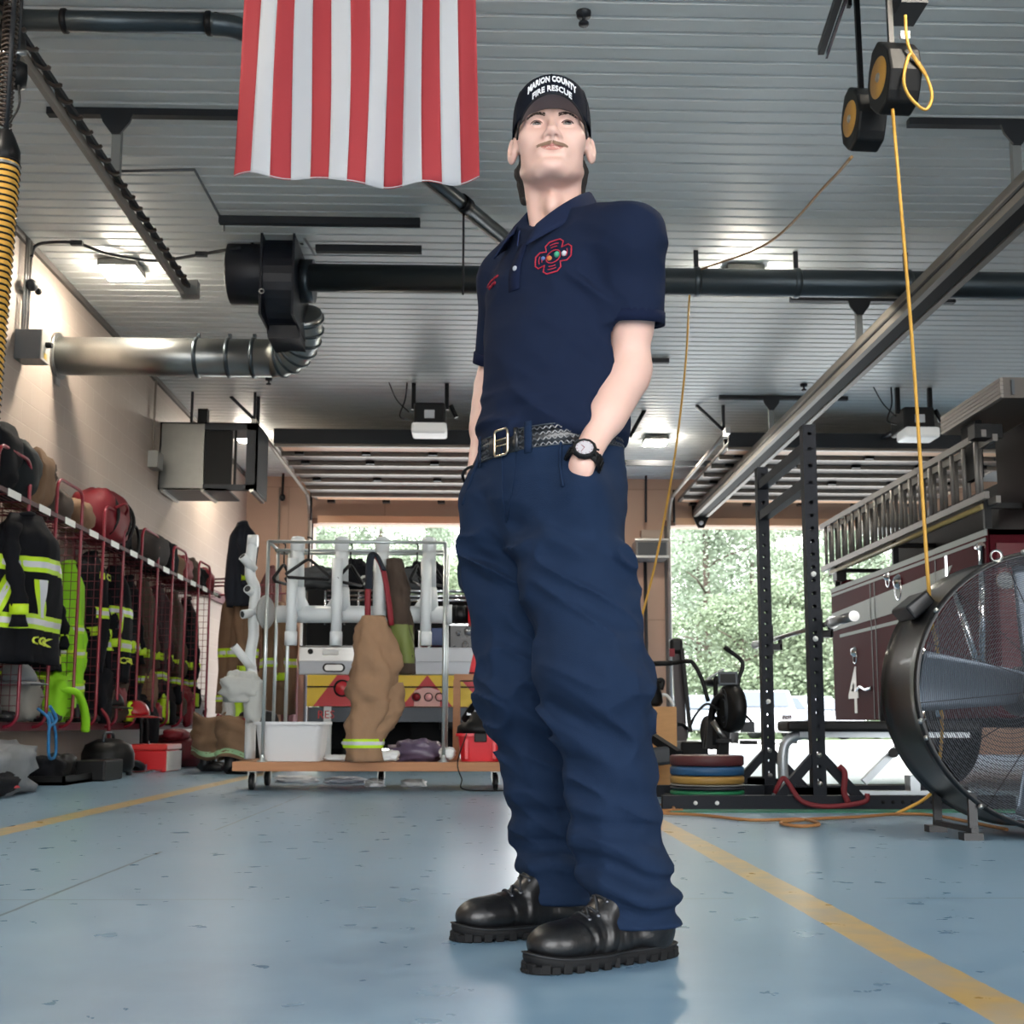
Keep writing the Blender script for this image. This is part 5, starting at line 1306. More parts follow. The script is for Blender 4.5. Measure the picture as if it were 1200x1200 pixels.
# chevron bumper: parallelograms leaning to the middle
zb0, zb1 = Z(828), Z(791.5)
bump = MB().bb(tl+.1, trr-.1, TY-.06, TY+.2, zb0, zb1).obj('bumper', M_chev_y, tr)
def para(x0, x1, z0, z1, sh, m, name='chevron'):
    MB().add([(x0, TY-.066, z0), (x1, TY-.066, z0), (x1+sh, TY-.066, z1), (x0+sh, TY-.066, z1), (x0, TY-.06, z0), (x1, TY-.06, z0), (x1+sh, TY-.06, z1), (x0+sh, TY-.06, z1)], [(0, 1, 2, 3), (0, 4, 5, 1), (3, 2, 6, 7)]).obj(name, m, tr)
hb_ = zb1-zb0; cxm = P(501, 800, Y=TY).x
for x0 in (cxm-1.22,): para(x0, x0+.55, zb0, zb1, hb_*.75, M_chev_r)
for x0 in (cxm-.26, ): 
    MB().add([(cxm-.27, TY-.067, zb0+.0), (cxm+.27, TY-.067, zb0), (cxm+.0, TY-.067, zb1)], [(0, 1, 2)]).obj('chevron', M_chev_r, tr, solid=.004)
    MB().add([(cxm-.14, TY-.071, zb0), (cxm+.14, TY-.071, zb0), (cxm+.14, TY-.071, zb0+hb_*.5), (cxm-.0, TY-.071, zb0+hb_*.64), (cxm-.14, TY-.071, zb0+hb_*.5)], [(0, 1, 2, 3, 4)]).obj('lamp_panel', mat('lamp panel', 'd8a39c', rough=.4), tr)
para(cxm+.62, cxm+.95, zb0, zb1, -hb_*.9, M_chev_r)
MB().bb(tl+.1, trr-.1, TY-.075, TY-.06, Z(806), Z(804.5)).obj('bumper_seam', M_dark, tr)
for q, (px, r, m) in enumerate(((401, .075, 'c8323c'), (488, .038, '8e1420'), (502, .038, 'f0a8a8'), (515, .038, 'f0a8a8'))):
    x = P(px, 807 if px < 450 else 817, Y=TY-.08).x; z = Z(807 if px < 450 else 817)
    MB().lathe([(r, 0), (r*1.25, 0), (r*1.25, .012), (r, .012)], (x, TY-.07, z), 20, (0, -1, 0)).obj('lamp_ring', M_black, tr)
    MB().lathe([(0, .012), (r*.9, .008), (r, 0)], (x, TY-.07, z), 20, (0, -1, 0)).obj('tail_lamp', mat('tl'+m, m, rough=.2, coat=.5), tr)
MB().text('14\n0875', Matrix.Translation((P(460, 812, Y=TY-.08).x, TY-.078, Z(815))) @ Matrix.Rotation(PI/2, 4, 'X'), .11, 0, .004).obj('numbers', M_dark, tr)
MB().bb(tl+.12, trr-.12, TY-.02, TY+.5, Z(846), Z(829)).obj('lower_beam', mat('lower beam', '2b3138', rough=.3, metal=.4), tr)
MB().text('RES', Matrix.Translation((P(382, 838, Y=TY-.03).x, TY-.03, Z(838))) @ Matrix.Rotation(PI/2, 4, 'X'), .12, 0, .004).obj('lettering', M_chev_r, tr)
MB().bb(tl+.15, tl+1.2, TY+.6, TY+3, .2, Z(829)).bb(tl+1.2, trr-.15, TY+.3, TY+3, .22, Z(829)).obj('undercarriage', M_dark, tr)
MB().bb(tl+.28, tl+.36, TY-.03, TY+.03, Z(892), Z(822)).obj('mud_flap_bracket', M_white, tr)
MB().tube([(cxm+.25, TY+.05, Z(855)), (cxm+.25, TY+.05, Z(846))], .12, 10).obj('tow_hitch', M_blackm, tr)
for sx in (tl+.28, trr-.28):
    for yy in (TY+1.0, TY+4.4):
        w_ = MB().lathe([(.0, -.12), (.22, -.12), (.25, -.14), (.42, -.14), (.46, -.1), (.46, .1), (.42, .14), (.25, .14), (.22, .12), (0, .12)], (sx, yy, .46), 32, (1, 0, 0)).obj('wheel', M_rubber, tr)
        MB().lathe([(0, -.15), (.08, -.15), (.1, -.11), (.2, -.11), (.21, -.135)], (sx, yy, .46), 20, (1, 0, 0)).obj('hub', M_alu, tr)
# upper body: hose bed with open compartments, shelves, rails
zc = Z(757); ztop = Z(690)
MB().bb(tl+1.05, trr, TY+.55, TY+3.4, zc, ztop).obj('pump_body', M_dark, tr)
MB().bb(trr-.5, trr, TY+.2, TY+3.4, zc, ztop+.1).obj('side_body', M_tred, tr, bevel=.02)
MB().bb(tl+1.15, trr, TY+.0, TY+.06, Z(775), zc-.02).obj('rear_panel', M_tgrey, tr)
for px, w, py0, py1, m in ((479, .1, 757, 738, 'c9a81f'), (497, .11, 757, 748, '7e1a22'), (513, .14, 754, 736, '4a5a86'), (512, .12, 768, 756, '9c3038')):
    x = P(px, 750, Y=TY+.3).x; MB().bb(x-w/2, x+w/2, TY+.3, TY+.5, Z(py0+12, TY+.3), Z(py1, TY+.3)).obj('stowed_case', mat('case '+m, m, rough=.5), tr)
for px in (492, 503, 524): x = P(px, 750, Y=TY+.2).x; MB().bb(x-.01, x+.01, TY+.1, TY+.5, zc-.15, Z(738)).obj('divider', M_alu, tr)
MB().bb(P(528, 750, Y=TY+.2).x, P(560, 750, Y=TY+.2).x, TY+.1, TY+.5, Z(770), Z(732)).obj('valve_panel', mat('valve panel', '1a1c1f', rough=.25, var=.9, vscale=14), tr)
MB().bb(P(527, 732, Y=TY+.1).x, P(566, 732, Y=TY+.1).x, TY+.05, TY+.5, Z(732), Z(730)).obj('chrome_edge', M_chrome, tr)
for i, (px, py, r, m) in enumerate(((537, 742, .03, 'c9ccd0'), (549, 740, .05, 'b8bcc2'), (545, 755, .035, 'd4d7da'), (535, 764, .03, 'aeb2b8'), (553, 762, .03, 'd4d7da'))):
    MB().lathe([(0, .05), (r*.6, .045), (r, .02), (r, 0)], P(px, py, Y=TY+.09), 14, (0, -1, 0)).obj('valve_cap', mat('cap '+m, m, rough=.2, metal=.8), tr)
for py in (689, 695, 700):
    MB().tube([(tl+.25, TY+.3, Z(py)), (trr-.1, TY+.3, Z(py))], .018, 8).obj('grab_rail', M_chrome, tr)
for px in (358, 381, 404, 420, 468, 560): x = P(px, 710, Y=TY+.3).x; MB().tube([(x, TY+.3, Z(730)), (x, TY+.3, Z(689))], .016, 8).obj('rail_post', M_chrome, tr)
for i, (px, py, r) in enumerate(((372, 680, (.3, .25, .12)), (412, 676, (.18, .2, .16)), (470, 683, (.35, .25, .12)), (500, 678, (.2, .2, .16)))):
    o = blob('stowed_roll', None, None, P(px, py, Y=TY+.8), r, M_black_cl if i % 2 else mat('grey hose cloth', '3c4044', rough=.7, var=.5, vscale=12), 110+i, .4, fr=2.6); o.name = 'stowed_roll'; attach(o, tr)
MB().lathe([(.03, -.03), (.05, -.03), (.05, .03), (.03, .03)], P(427, 680, Y=TY+.2), 18, (0, 1, 0)).obj('hose_nozzle_ring', M_white, tr)
MB().bb(tl, trr, TY+3.4, TY+5.6, .55, Z(680)).obj('cab', M_tred, tr, bevel=.05)
MB().bb(tl+.2, trr-.2, TY+3.38, TY+3.4, 1.25, 1.85).obj('rear_window', M_dark, tr)
for x in (tl+.1, trr-.2): MB().bb(x, x+.12, TY+.1, TY+.2, Z(724), Z(718)).obj('marker_light', mat('marker red', 'c83030', rough=.3, coat=.5), tr)
# ------------------------------------------------------------------ gym corner on the right
M_rackm = mat('rack blue black', '10151f', spec=.3, rough=.6)
RX_ = 1.90; RY0, RY1 = 6.75, 7.9; RZ = 2.19; RW = .075
gym = thing('power_rack', 'dark blue-black power rack with round holes and two uprights, right of the weight plates', 'power rack', (RX_, 7.3, 0))
def upright(x, y, holes=True):
    # square tube whose front face is a plate with real round holes
    h = RW/2; r = .0125; mb = MB(); zs = [.16+.075*i for i in range(22)]+[1.85, 1.95, 2.05, 2.14]
    big = []
    mb.bb(x-h, x-h+.005, y-h, y+h, .0, RZ); mb.bb(x+h-.005, x+h, y-h, y+h, .0, RZ)
    for yy in (y-h, y+h-.005):
        z0 = 0
        for z in zs:
            # side strips and corners round each hole: an octagonal opening
            mb.bb(x-h+.005, x+h-.005, yy, yy+.005, z0, z-r)
            n = 8; pts = [(x+r*math.cos(PI/8+a*PI/4), z+r*math.sin(PI/8+a*PI/4)) for a in range(8)]
            c = [(x+h-.005, z-r), (x+h-.005, z+r), (x-h+.005, z+r), (x-h+.005, z-r)]
            vs = [(px, yy, pz) for px, pz in pts]+[(px, yy, pz) for px, pz in c]
            fs = [(7, 0, 9, 8), (1, 2, 10, 9), (0, 1, 9), (2, 3, 10), (3, 4, 11, 10)[:4], (4, 5, 11), (5, 6, 8, 11), (6, 7, 8)]
            fs[4] = (3, 4, 11, 10)
            mb.add(vs, fs); z0 = z+r
        mb.bb(x-h+.005, x+h-.005, yy, yy+.005, z0, RZ)
    mb.bb(x-h, x+h, y-h, y+h, RZ, RZ+.004)
    return mb
for y in (RY0, RY1):
    upright(RX_, y).obj('upright', M_rackm, gym)
    MB().bb(1.02, 3.0, y-.04, y+.04, 0, .075).obj('base_beam', M_rackm, gym)
    for z in (.14, .30, .95, 1.32) if y == RY0 else (.14, .30, .62): MB().lathe([(0, .012), (.014, .01), (.016, 0)], (RX_, y-RW/2, z+.0), 8, (0, -1, 0)).obj('bolt', M_white if z > .5 else M_alu, gym)
    for s in (-1, 1): MB().bar((RX_+s*.02, y, .29), (RX_+s*.24, y, .05), .05, .05, up=(0, 1, 0)).obj('brace', M_rackm, gym)
    for s in (-1, 1): 
        MB().bb(RX_-.15*1, RX_+.15, y-.035+s*.0, y-.03, .08, .12).obj('gusset', M_rackm, gym)
    for i in range(14): MB().lathe([(0, .002), (.011, .002), (.011, 0)], (2.25+.055*i, y-.041, .04), 8, (0, -1, 0)).obj('beam_hole', M_dark, gym)
for x in (1.2, 1.32): MB().lathe([(0, .004), (.012, .004), (.012, 0)], (x, RY0-.041, .035), 8, (0, -1, 0)).obj('bolt', M_white, gym)
for z in (RZ-.12, RZ-.33): MB().bar((RX_, RY0, z), (RX_, RY1, z), .06, .06).obj('side_beam', M_rackm, gym)
MB().bar((RX_+.0, RY0, .04), (RX_, RY1, .04), .075, .075).obj('floor_beam', M_rackm, gym)
for y in (RY0, RY1):
    MB().bb(RX_+.03, RX_+.10, y-.03, y+.03, .96, 1.0).bb(RX_+.09, RX_+.105, y-.03, y+.03, .96, 1.06).bb(RX_+.03, RX_+.045, y-.035, y+.035, .93, 1.12).obj('bar_hook', M_blackm, gym)
bz = 1.035; bxp = RX_+.068
bell = thing('barbell', 'steel barbell resting on the power rack hooks, its sleeve sticking out towards the camera', 'barbell', (bxp, 7.36, bz))
MB().tube([(bxp, 6.62, bz), (bxp, 8.1, bz)], .0145, 12).obj('shaft', M_alu, bell)
for a, b in ((6.22, 6.62), (8.1, 8.5)):
    MB().tube([(bxp, a, bz), (bxp, b, bz)], .026, 16).obj('sleeve', mat('bar steel', '8f9296', rough=.3, metal=.9), bell)
    q = a if a < 7 else b-.012
    MB().tube([(bxp, q-.004, bz), (bxp, q+.012, bz)], .029, 16).obj('end_cap', M_alu, bell)
    q = b-.02 if a < 7 else a
    MB().tube([(bxp, q, bz), (bxp, q+.02, bz)], .036, 16).obj('collar', M_alu, bell)
# red elastic band around the rack foot
rb = thing('resistance_band', 'red resistance band looped round the foot of the nearer rack upright', 'band', (RX_, RY0-.08, .0))
pts = [(RX_-.26, RY0-.05, .09), (RX_-.22, RY0-.075, .17), (RX_-.19, RY0-.075, .15), (RX_-.12, RY0-.085, .05), (RX_+.0, RY0-.09, .02), (RX_+.15, RY0-.09, .03), (RX_+.24, RY0-.085, .05), (RX_+.25, RY0-.08, .09)]
MB().tube(smoothpts(pts, 5), .015, 6, sq=(.4, 1)).obj('loop', mat('band red', '6a0f1c', rough=.6), rb)
MB().tube(smoothpts([(RX_+.10, RY0-.07, .24), (RX_+.13, RY0-.075, .2), (RX_+.12, RY0-.08, .1), (RX_+.14, RY0-.085, .04)], 5), .018, 6, sq=(.4, 1)).obj('loop', mat('band red', '6a0f1c', rough=.6), rb)
# weight plates, each one a thing
pz = .045; PCX, PCY = P(829, 880, Y=7.27).x, 7.3
def plate(z, h, col, lab, R=.222):
    t = thing('weight_plate', lab, 'weight plate', (PCX, PCY, z), 0, 'bumper plates stacked flat on the floor')
    m = mat('plate '+col, col, rough=.5, bump=.1)
    MB().lathe([(.05, 0), (R-.01, 0), (R, .008), (R, h-.008), (R-.01, h), (R-.03, h-.004), (.09, h-.004), (.05, h)], (PCX, PCY, z), 48).obj('rubber_disc', m, t)
    MB().lathe([(.026, .002), (.05, .0), (.05, h), (.026, h-.002), (.026, .002)], (PCX, PCY, z), 24).obj('steel_hub', M_alu, t)
for h, c, l in ((.030, '12714a', 'green bumper plate at the bottom of the stack'), (.022, '2a2d33', 'dark grey plate just above the green one'), (.008, '8d8d88', 'thin pale plate in the middle of the stack'), (.047, '9c7a3c', 'yellow-tan bumper plate in the middle of the stack'), (.053, '1f4f78', 'blue bumper plate second from the top'), (.062, '4f2226', 'maroon bumper plate on top of the stack')):
    plate(pz+.002, h, c, l); pz += h+.003
tag(MB().bb(PCX-.23, PCX+.23, PCY-.23, PCY+.23, 0, .044).obj('plywood_base', M_rubber), 'black rubber block under the stack of weight plates', 'block')
# green mat under the rack and red jump rope handle
t = thing('floor_mat', 'thin green and blue edged rubber mat under the power rack', 'mat', (2.0, 7.3, 0))
# bench
b = thing('weight_bench', 'flat black bench with a silver curved frame, seen between the rack and the drum fan', 'bench', (2.5, 7.35, 0))
bt = P(960, 843, Y=7.35).z
MB().bb(1.86, 3.05, 7.22, 7.5, bt-.075, bt-.01).obj('pad', M_black, b, bevel=.02, bseg=3)
M_bsil = mat('bench silver', 'a9b0b5', rough=.35, metal=.5)
MB().bb(1.95, 3.0, 7.3, 7.4, bt-.11, bt-.075).obj('top_tube', M_bsil, b)
MB().tube(smoothpts([(2.05, 7.35, bt-.09), (1.96, 7.35, bt-.095), (1.88, 7.35, bt-.14), (1.855, 7.35, bt-.25), (1.86, 7.35, .07)], 5), .032, 10).obj('front_leg', M_bsil, b)
MB().bb(1.84, 1.9, 7.12, 7.58, .0, .04).obj('front_foot', M_bsil, b)
MB().bar((2.7, 7.35, bt-.1), (2.82, 7.35, .06), .05, .05, up=(0, 1, 0)).bar((2.62, 7.35, bt-.12), (2.35, 7.35, .12), .04, .04, up=(0, 1, 0)).obj('rear_leg', M_bsil, b)
MB().bb(2.2, 3.0, 7.31, 7.39, .02, .07).bb(2.9, 2.96, 7.12, 7.58, .0, .05).bb(2.62, 2.68, 7.3, 7.4, .07, .16).obj('floor_tube', M_bsil, b)
MB().tube([(2.52, 7.28, .3), (2.52, 7.30, .3)], .03, 12).obj('pull_pin', M_black, b)
# low black platform beams behind
tag(MB().bb(1.95, 3.3, 8.1, 8.5, .0, .055).obj('rubber_platform', M_rubber), 'low black rubber platform on the floor behind the bench', 'platform')
bpy.data.objects.remove(t)
tag(MB().bb(.95, 3.4, 6.45, 6.62, .0, .008).obj('floor_mat', mat('green mat', '2a6a55', rough=.6, var=.5, vscale=9)), 'thin green rubber strip lying in front of the rack base', 'mat')

# ---- plyo box and what is on and before it
py_ = 8.45; xr_ = P(793, 850, Y=py_).x; zt_ = P(760, 828, Y=py_).z
t = thing('plyo_box', 'plywood jump box with oval hand slot, behind the weight plates', 'box', (xr_-.3, py_+.25, 0))
mb = MB(); W_, H_ = .62, zt_
def slotted(x0, x1, z0, z1, y, hx, hz, hw, hh):
    """front board with an oval hole"""
    n = 24; ho = [(hx+(hw/2-hh/2)*(1 if math.cos(a) > 0 else -1)+hh/2*math.cos(a), hz+hh/2*math.sin(a)) for a in [2*PI*(i+.5)/n for i in range(n)]]
    ou = []
    for a in [2*PI*(i+.5)/n for i in range(n)]:
        c, s = math.cos(a), math.sin(a); k = min((x1-hx if c > 0 else hx-x0)/max(abs(c), 1e-6), (z1-hz if s > 0 else hz-z0)/max(abs(s), 1e-6)); ou.append((hx+c*k, hz+s*k))
    cor = [(x1, z1), (x0, z1), (x0, z0), (x1, z0)]
    mb = MB()
    for yy in (y, y+.018): mb.add([(a, yy, b_) for a, b_ in ho+ou], [(i, (i+1) % n, n+(i+1) % n, n+i) for i in range(n)])
    mb.add([(a, yy, b_) for yy in (y, y+.018) for a, b_ in ho], [(i, (i+1) % n, n+(i+1) % n, n+i) for i in range(n)])
    # corner triangles
    for cx__, cz__ in cor:
        j = sorted(range(n), key=lambda i: (ou[i][0]-cx__)**2+(ou[i][1]-cz__)**2)[:2]
        for yy in (y, y+.018): mb.add([(cx__, yy, cz__), (ou[j[0]][0], yy, ou[j[0]][1]), (ou[j[1]][0], yy, ou[j[1]][1])], [(0, 1, 2)])
    return mb
slotted(xr_-W_, xr_, 0, H_, py_, P(752, 846, Y=py_).x, P(752, 846, Y=py_).z, .2, .07).obj('front_board', M_ply, t)
MB().bb(xr_-W_, xr_-W_+.018, py_+.018, py_+.5, 0, H_).bb(xr_-.018, xr_, py_+.018, py_+.5, 0, H_).bb(xr_-W_+.018, xr_-.018, py_+.48, py_+.5, 0, H_).bb(xr_-W_+.018, xr_-.018, py_+.018, py_+.48, H_-.018, H_).bb(xr_-W_+.018, xr_-.018, py_+.46, py_+.478, 0, H_-.02).obj('sides', M_ply, t)
t = thing('power_tool', 'black machine with a white curved hose on the plywood box', 'machine', (P(755, 815, Y=py_+.2).x, py_+.2, zt_))
c = P(752, 812, Y=py_+.2)
o = blob('machine_body', None, None, c+V((-.05, 0, 0)), (.17, .14, .1), M_black, 120, .25, .5); attach(o, t)
for dx, px in ((0, 745), (0, 768)): MB().tube(smoothpts([P(px, 815, Y=py_+.2), P(px+2, 800, Y=py_+.2), P(px+8, 798, Y=py_+.2), P(px+6, 808, Y=py_+.2)], 5), .022, 8).obj('grip', M_black, t)
MB().tube(smoothpts([P(773, 822, Y=py_+.15), P(775, 815, Y=py_+.15), P(781, 815, Y=py_+.15), P(787, 822, Y=py_+.15), P(789, 827, Y=py_+.15)], 5), .012, 8).obj('white_hose', M_white, t)
# black inclined rail of a low machine in front of the box
t = thing('rowing_machine', 'low black machine with an inclined rail, left of the weight plates', 'rowing machine', (1.15, 7.9, 0))
a, b_ = P(752, 856, Y=8.1), P(795, 884, Y=7.9)
MB().bar(a, b_, .07, .05).obj('rail', M_blackm, t)
MB().bar(P(740, 890, Y=8.0), P(790, 884, Y=7.95), .1, .12).obj('cover', M_dgrey, t, bevel=.02)
MB().bar(P(760, 884, Y=8.0), V((P(760, 884, Y=8.0).x, 8.0, 0)), .05, .05, up=(0, 1, 0)).obj('leg', M_blackm, t)
MB().bb(P(745, 900, Y=8.0).x-.3, P(765, 900, Y=8.0).x, 7.9, 8.3, 0, .22).obj('flywheel_housing', M_black, t, bevel=.04)

# ---- fan bike
BY_ = 9.4; bike = thing('air_bike', 'black fan exercise bike facing the camera in front of the right door', 'exercise bike', (P(840, 850, Y=BY_).x, BY_, 0))
def Q(px, py, y=0): return P(px, py, Y=BY_+y)
def tb(pts, r, name='tube', m=M_blackm, sq=None): return MB().tube(smoothpts([Q(*p) for p in pts], 5) if len(pts) > 2 else [Q(*p) for p in pts], r, 10, sq=sq).obj(name, m, bike)
wc_ = Q(857, 830, -.1)
MB().lathe([(0, -.05), (.13, -.06), (.18, -.045), (.19, 0), (.18, .045), (.13, .06), (0, .05)], wc_, 36, (1, .25, 0)).obj('fan_housing', M_black, bike)
mb = MB()
for r_ in (.07, .11, .15): mb.tube([wc_+V((-.062+.0*r_, 0, 0))+V((.0, 1, 0))*r_*math.cos(a)+V((0, 0, 1))*r_*math.sin(a) for a in [2*PI*i/28 for i in range(28)]], .004, 5, closed=True)
mb.obj('fan_cage', M_dgrey, bike)
tb([(830, 822, -.1), (822, 795, -.1), (812, 777, -.1), (805, 775, -.1), (788, 777, -.05), (761, 778, 0)], .017, 'left_handlebar')
tb([(788, 777, -.05), (762, 778, 0)], .021, 'left_grip', M_black)
tb([(866, 835, -.1), (865, 800, -.1), (870, 783, -.1), (868, 773, -.1), (855, 763, -.1), (850, 758, -.1)], .017, 'right_handlebar')
tb([(855, 763, -.1), (849, 758, -.1)], .021, 'right_grip', M_black)
MB().box(tuple(Q(853, 795, -.12)), (.155, .03, .105)).obj('display', mat('display grey', '3a434b', rough=.4), bike, bevel=.008)
MB().box(tuple(Q(853, 795, -.137)), (.12, .004, .07)).obj('screen', M_black, bike)
tb([(848, 805, -.1), (852, 830, -.1)], .02, 'display_post'); tb([(860, 803, -.08), (857, 815, -.08)], .02, 'display_post')
MB().bar(Q(829, 796, .2), Q(848, 784, .1), .03, .012).obj('seat_nose', M_white, bike)
tb([(839, 792, .2), (839, 820, .2), (845, 850, .15)], .02, 'seat_post')
MB().ell(tuple(Q(838, 800, .45)), (.1, .13, .035), 18, 10).obj('seat', M_black, bike)
tb([(852, 812, -.05), (838, 822, 0), (832, 850, .05), (828, 876, .1)], .028, 'frame_tube')
tb([(835, 845, -.1), (850, 868, -.12)], .022, 'crank_arm', M_alu)
MB().box(tuple(Q(848, 868, -.15)), (.11, .07, .03)).obj('pedal', M_black, bike)
MB().box(tuple(Q(877, 870, -.1)), (.12, .08, .03)).obj('pedal', M_black, bike)
MB().lathe([(0, -.03), (.13, -.03), (.14, 0), (.13, .03), (0, .03)], Q(833, 858, .1), 24, (1, .3, 0)).obj('chain_guard', M_black, bike)
tb([(843, 832, -.1), (828, 825, -.1), (815, 838, -.1), (808, 853, -.1)], .010, 'cable'); tb([(868, 833, -.1), (880, 845, -.1), (883, 855, -.1)], .010, 'cable')
MB().box(tuple(Q(876, 852, -.1)), (.1, .05, .08)).obj('bottle_cage', M_dgrey, bike)
yb = BY_-.25; x0, x1 = P(800, 880, Y=yb).x, P(905, 880, Y=yb).x
MB().bar((x0, yb, .05), (x1, yb, .05), .07, .06).bar((x0+.15, BY_+.75, .05), (x1-.2, BY_+.75, .05), .07, .06).bar(((x0+x1)/2, yb, .08), ((x0+x1)/2, BY_+.75, .08), .07, .06).obj('base', M_blackm, bike)
MB().bar(Q(834, 878, .1), Q(836, 845, .1), .12, .18, up=(0, 1, 0)).obj('front_column', M_black, bike)
MB().bar(V((Q(845, 870).x, BY_, .08)), Q(848, 855, -.05), .08, .1, up=(0, 1, 0)).obj('lower_column', M_black, bike)
MB().lathe([(0, -.015), (.03, -.015), (.03, .015), (0, .015)], (x1-.02, yb, .03), 12, (1, 0, 0)).obj('transport_wheel', M_black, bike)
# tall rowing rail standing on end behind the bike
t = thing('upright_rower', 'dark red-brown rowing machine rail standing on end at the right door jamb', 'rowing machine', (P(795, 860, Y=12).x, 12, 0))
a, b_ = P(793, 752, Y=12), P(800, 880, Y=12); b_.z = .0
MB().bar(a, b_, .1, .06, up=(0, 1, 0)).obj('rail', mat('rail brown', '33292a', rough=.5), t)
MB().bar(P(799, 760, Y=11.9), P(809, 858, Y=11.9), .035, .05, up=(0, 1, 0)).obj('notched_bar', M_black, t)
MB().bb(a.x-.08, a.x+.05, 11.9, 12.05, a.z-.12, a.z+.03).obj('head', M_black, t, bevel=.03)
MB().bb(a.x-.1, a.x-.05, 11.83, 11.86, a.z-.16, a.z-.08).obj('red_knob', M_redcl, t)
MB().bb(P(786, 875, Y=12).x, P(806, 875, Y=12).x, 11.8, 12.3, 0, .14).obj('foot', M_black, t)
t = thing('black_bench_end', 'black padded stool low behind the plywood box', 'stool', (P(800, 860, Y=10.2).x, 10.2, 0))
MB().bb(P(793, 860, Y=10.2).x, P(825, 860, Y=10.2).x, 10.0, 10.5, .2, .33).obj('seat', M_black, t, bevel=.02)
MB().tube([P(794, 849, Y=10.1), P(800, 849, Y=10.1), P(806, 855, Y=10.1)], .016, 8).obj('handle', M_black, t)
for x in (P(795, 860, Y=10.2).x+.03, P(823, 860, Y=10.2).x-.03):
    for y in (10.05, 10.45): MB().bb(x-.02, x+.02, y-.02, y+.02, 0, .2).obj('leg', M_blackm, t)

# ---- big drum fan
fy = 4.9; fc = V(((1236-562)/1400*fy, fy, .46+42*fy/1400)); fc.x = P(1236, 808, Y=fy).x; fc.z = P(1236, 808, Y=fy).z; fr_ = .577; fd = .42
fan = thing('drum_fan', 'big black drum fan with a wire guard at the right edge of the photo', 'fan', (fc.x, fy+.2, 0))
M_fan = mat('fan black', '0c0e12', rough=.35, metal=.2, coat=.1)
MB().lathe([(fr_-.012, 0), (fr_, .0), (fr_+.008, .012), (fr_, .03), (fr_-.004, .1), (fr_-.004, fd-.1), (fr_, fd-.03), (fr_+.01, fd-.01), (fr_-.01, fd), (fr_-.016, fd-.02), (fr_-.016, .02), (fr_-.012, 0)], (fc.x, fy, fc.z), 96, (0, 1, 0)).obj('drum', M_fan, fan)
# front guard: concentric wires on a shallow dome, with radial wires
mb = MB(); n = 62
def gz(r): return fy-.055*math.cos(r/fr_*PI/2)-.004
for i in range(n):
    r = .075+(fr_-.02-.075)*i/(n-1)
    mb.tube([(fc.x+r*math.cos(a), gz(r), fc.z+r*math.sin(a)) for a in [2*PI*k/72 for k in range(72)]], .0017, 4, closed=True)
mb.obj('front_guard', mat('guard wire', '4a4e55', rough=.35, metal=.6), fan)
mb = MB()
for k in range(14):
    a = 2*PI*k/14+.1; mb.tube([(fc.x+r*math.cos(a), gz(r)+.004, fc.z+r*math.sin(a)) for r in (.06, .2, .35, .48, fr_-.01)], .0024, 5)
mb.obj('guard_spokes', M_blackm, fan)
MB().lathe([(0, -.075), (.07, -.07), (.085, -.055)], (fc.x, fy, fc.z), 24, (0, 1, 0)).obj('guard_cap', M_fan, fan)
mb = MB()
for i in range(24):
    r = .08+(fr_-.1)*i/23; mb.tube([(fc.x+r*math.cos(a), fy+fd+.02, fc.z+r*math.sin(a)) for a in [2*PI*k/60 for k in range(60)]], .0015, 4, closed=True)
mb.obj('rear_guard', MATS['guard wire'], fan)
MB().lathe([(0, 0), (.09, 0), (.11, .03), (.11, .17), (.08, .22), (0, .22)], (fc.x, fy+.14, fc.z), 24, (0, 1, 0)).obj('motor', M_dgrey, fan)
MB().lathe([(0, -.02), (.07, -.02), (.08, .05), (0, .05)], (fc.x, fy+.08, fc.z), 20, (0, 1, 0)).obj('hub', M_alu, fan)
for k in range(4):
    a0 = math.radians(176)+k*PI/2; mb = MB()
    def bl(u, v):
        r = .07+(fr_-.11)*u; w = .13+.14*u; s = (v-.5); a = a0+s*w/max(r, .12)*.95; tw = .12*(1-u*.4)
        return V((fc.x+r*math.cos(a), fy+.1+s*tw*2*.5+.02*math.sin(v*PI), fc.z+r*math.sin(a)))
    mb.grid(bl, 12, 8); mb.obj('blade', mat('blade', '6f7a86', rough=.35, metal=.6), fan, solid=.004)
for s in (-1, 1):
    MB().bar((fc.x-fr_+.02, fy+.2, fc.z+.0), (fc.x+fr_-.02, fy+.2, fc.z), .03, .02).obj('motor_strut', M_fan, fan) if s > 0 else None
    xx = fc.x+s*.36
    for yy in (fy+.02, fy+fd-.02):
        MB().bar((xx, yy, fc.z-.42), (xx, yy, .02), .035, .02, up=(0, 1, 0)).obj('leg', M_fan, fan)
        MB().bb(xx-.05, xx+.03, yy-.03, yy+.03, 0, .03).obj('foot', M_fan, fan)
    MB().bar((xx, fy, .04), (xx, fy+fd, .04), .03, .02).obj('skid', M_fan, fan)
for a in (146, 178+15, 200, 100, 235): 
    q = math.radians(a); MB().lathe([(0, .012), (.01, .01), (.012, 0)], (fc.x+(fr_+.004)*math.cos(q), fy-.002, fc.z+(fr_+.004)*math.sin(q)), 8, (0, -1, 0)).obj('bolt', M_alu, fan)
MB().lathe([(.02, 0), (.028, 0), (.028, .006)], (fc.x+(fr_+.02)*math.cos(1.95), fy-.01, fc.z+(fr_+.02)*math.sin(1.95)), 12, (0, -1, 0)).obj('clip', M_alu, fan)
MB().box((fc.x+(fr_+.03)*math.cos(math.radians(143)), fy+.25, fc.z+(fr_+.03)*math.sin(math.radians(143))), (.07, .2, .12), Matrix.Rotation(.9, 3, 'Y')).obj('switch_box', M_fan, fan, bevel=.01)

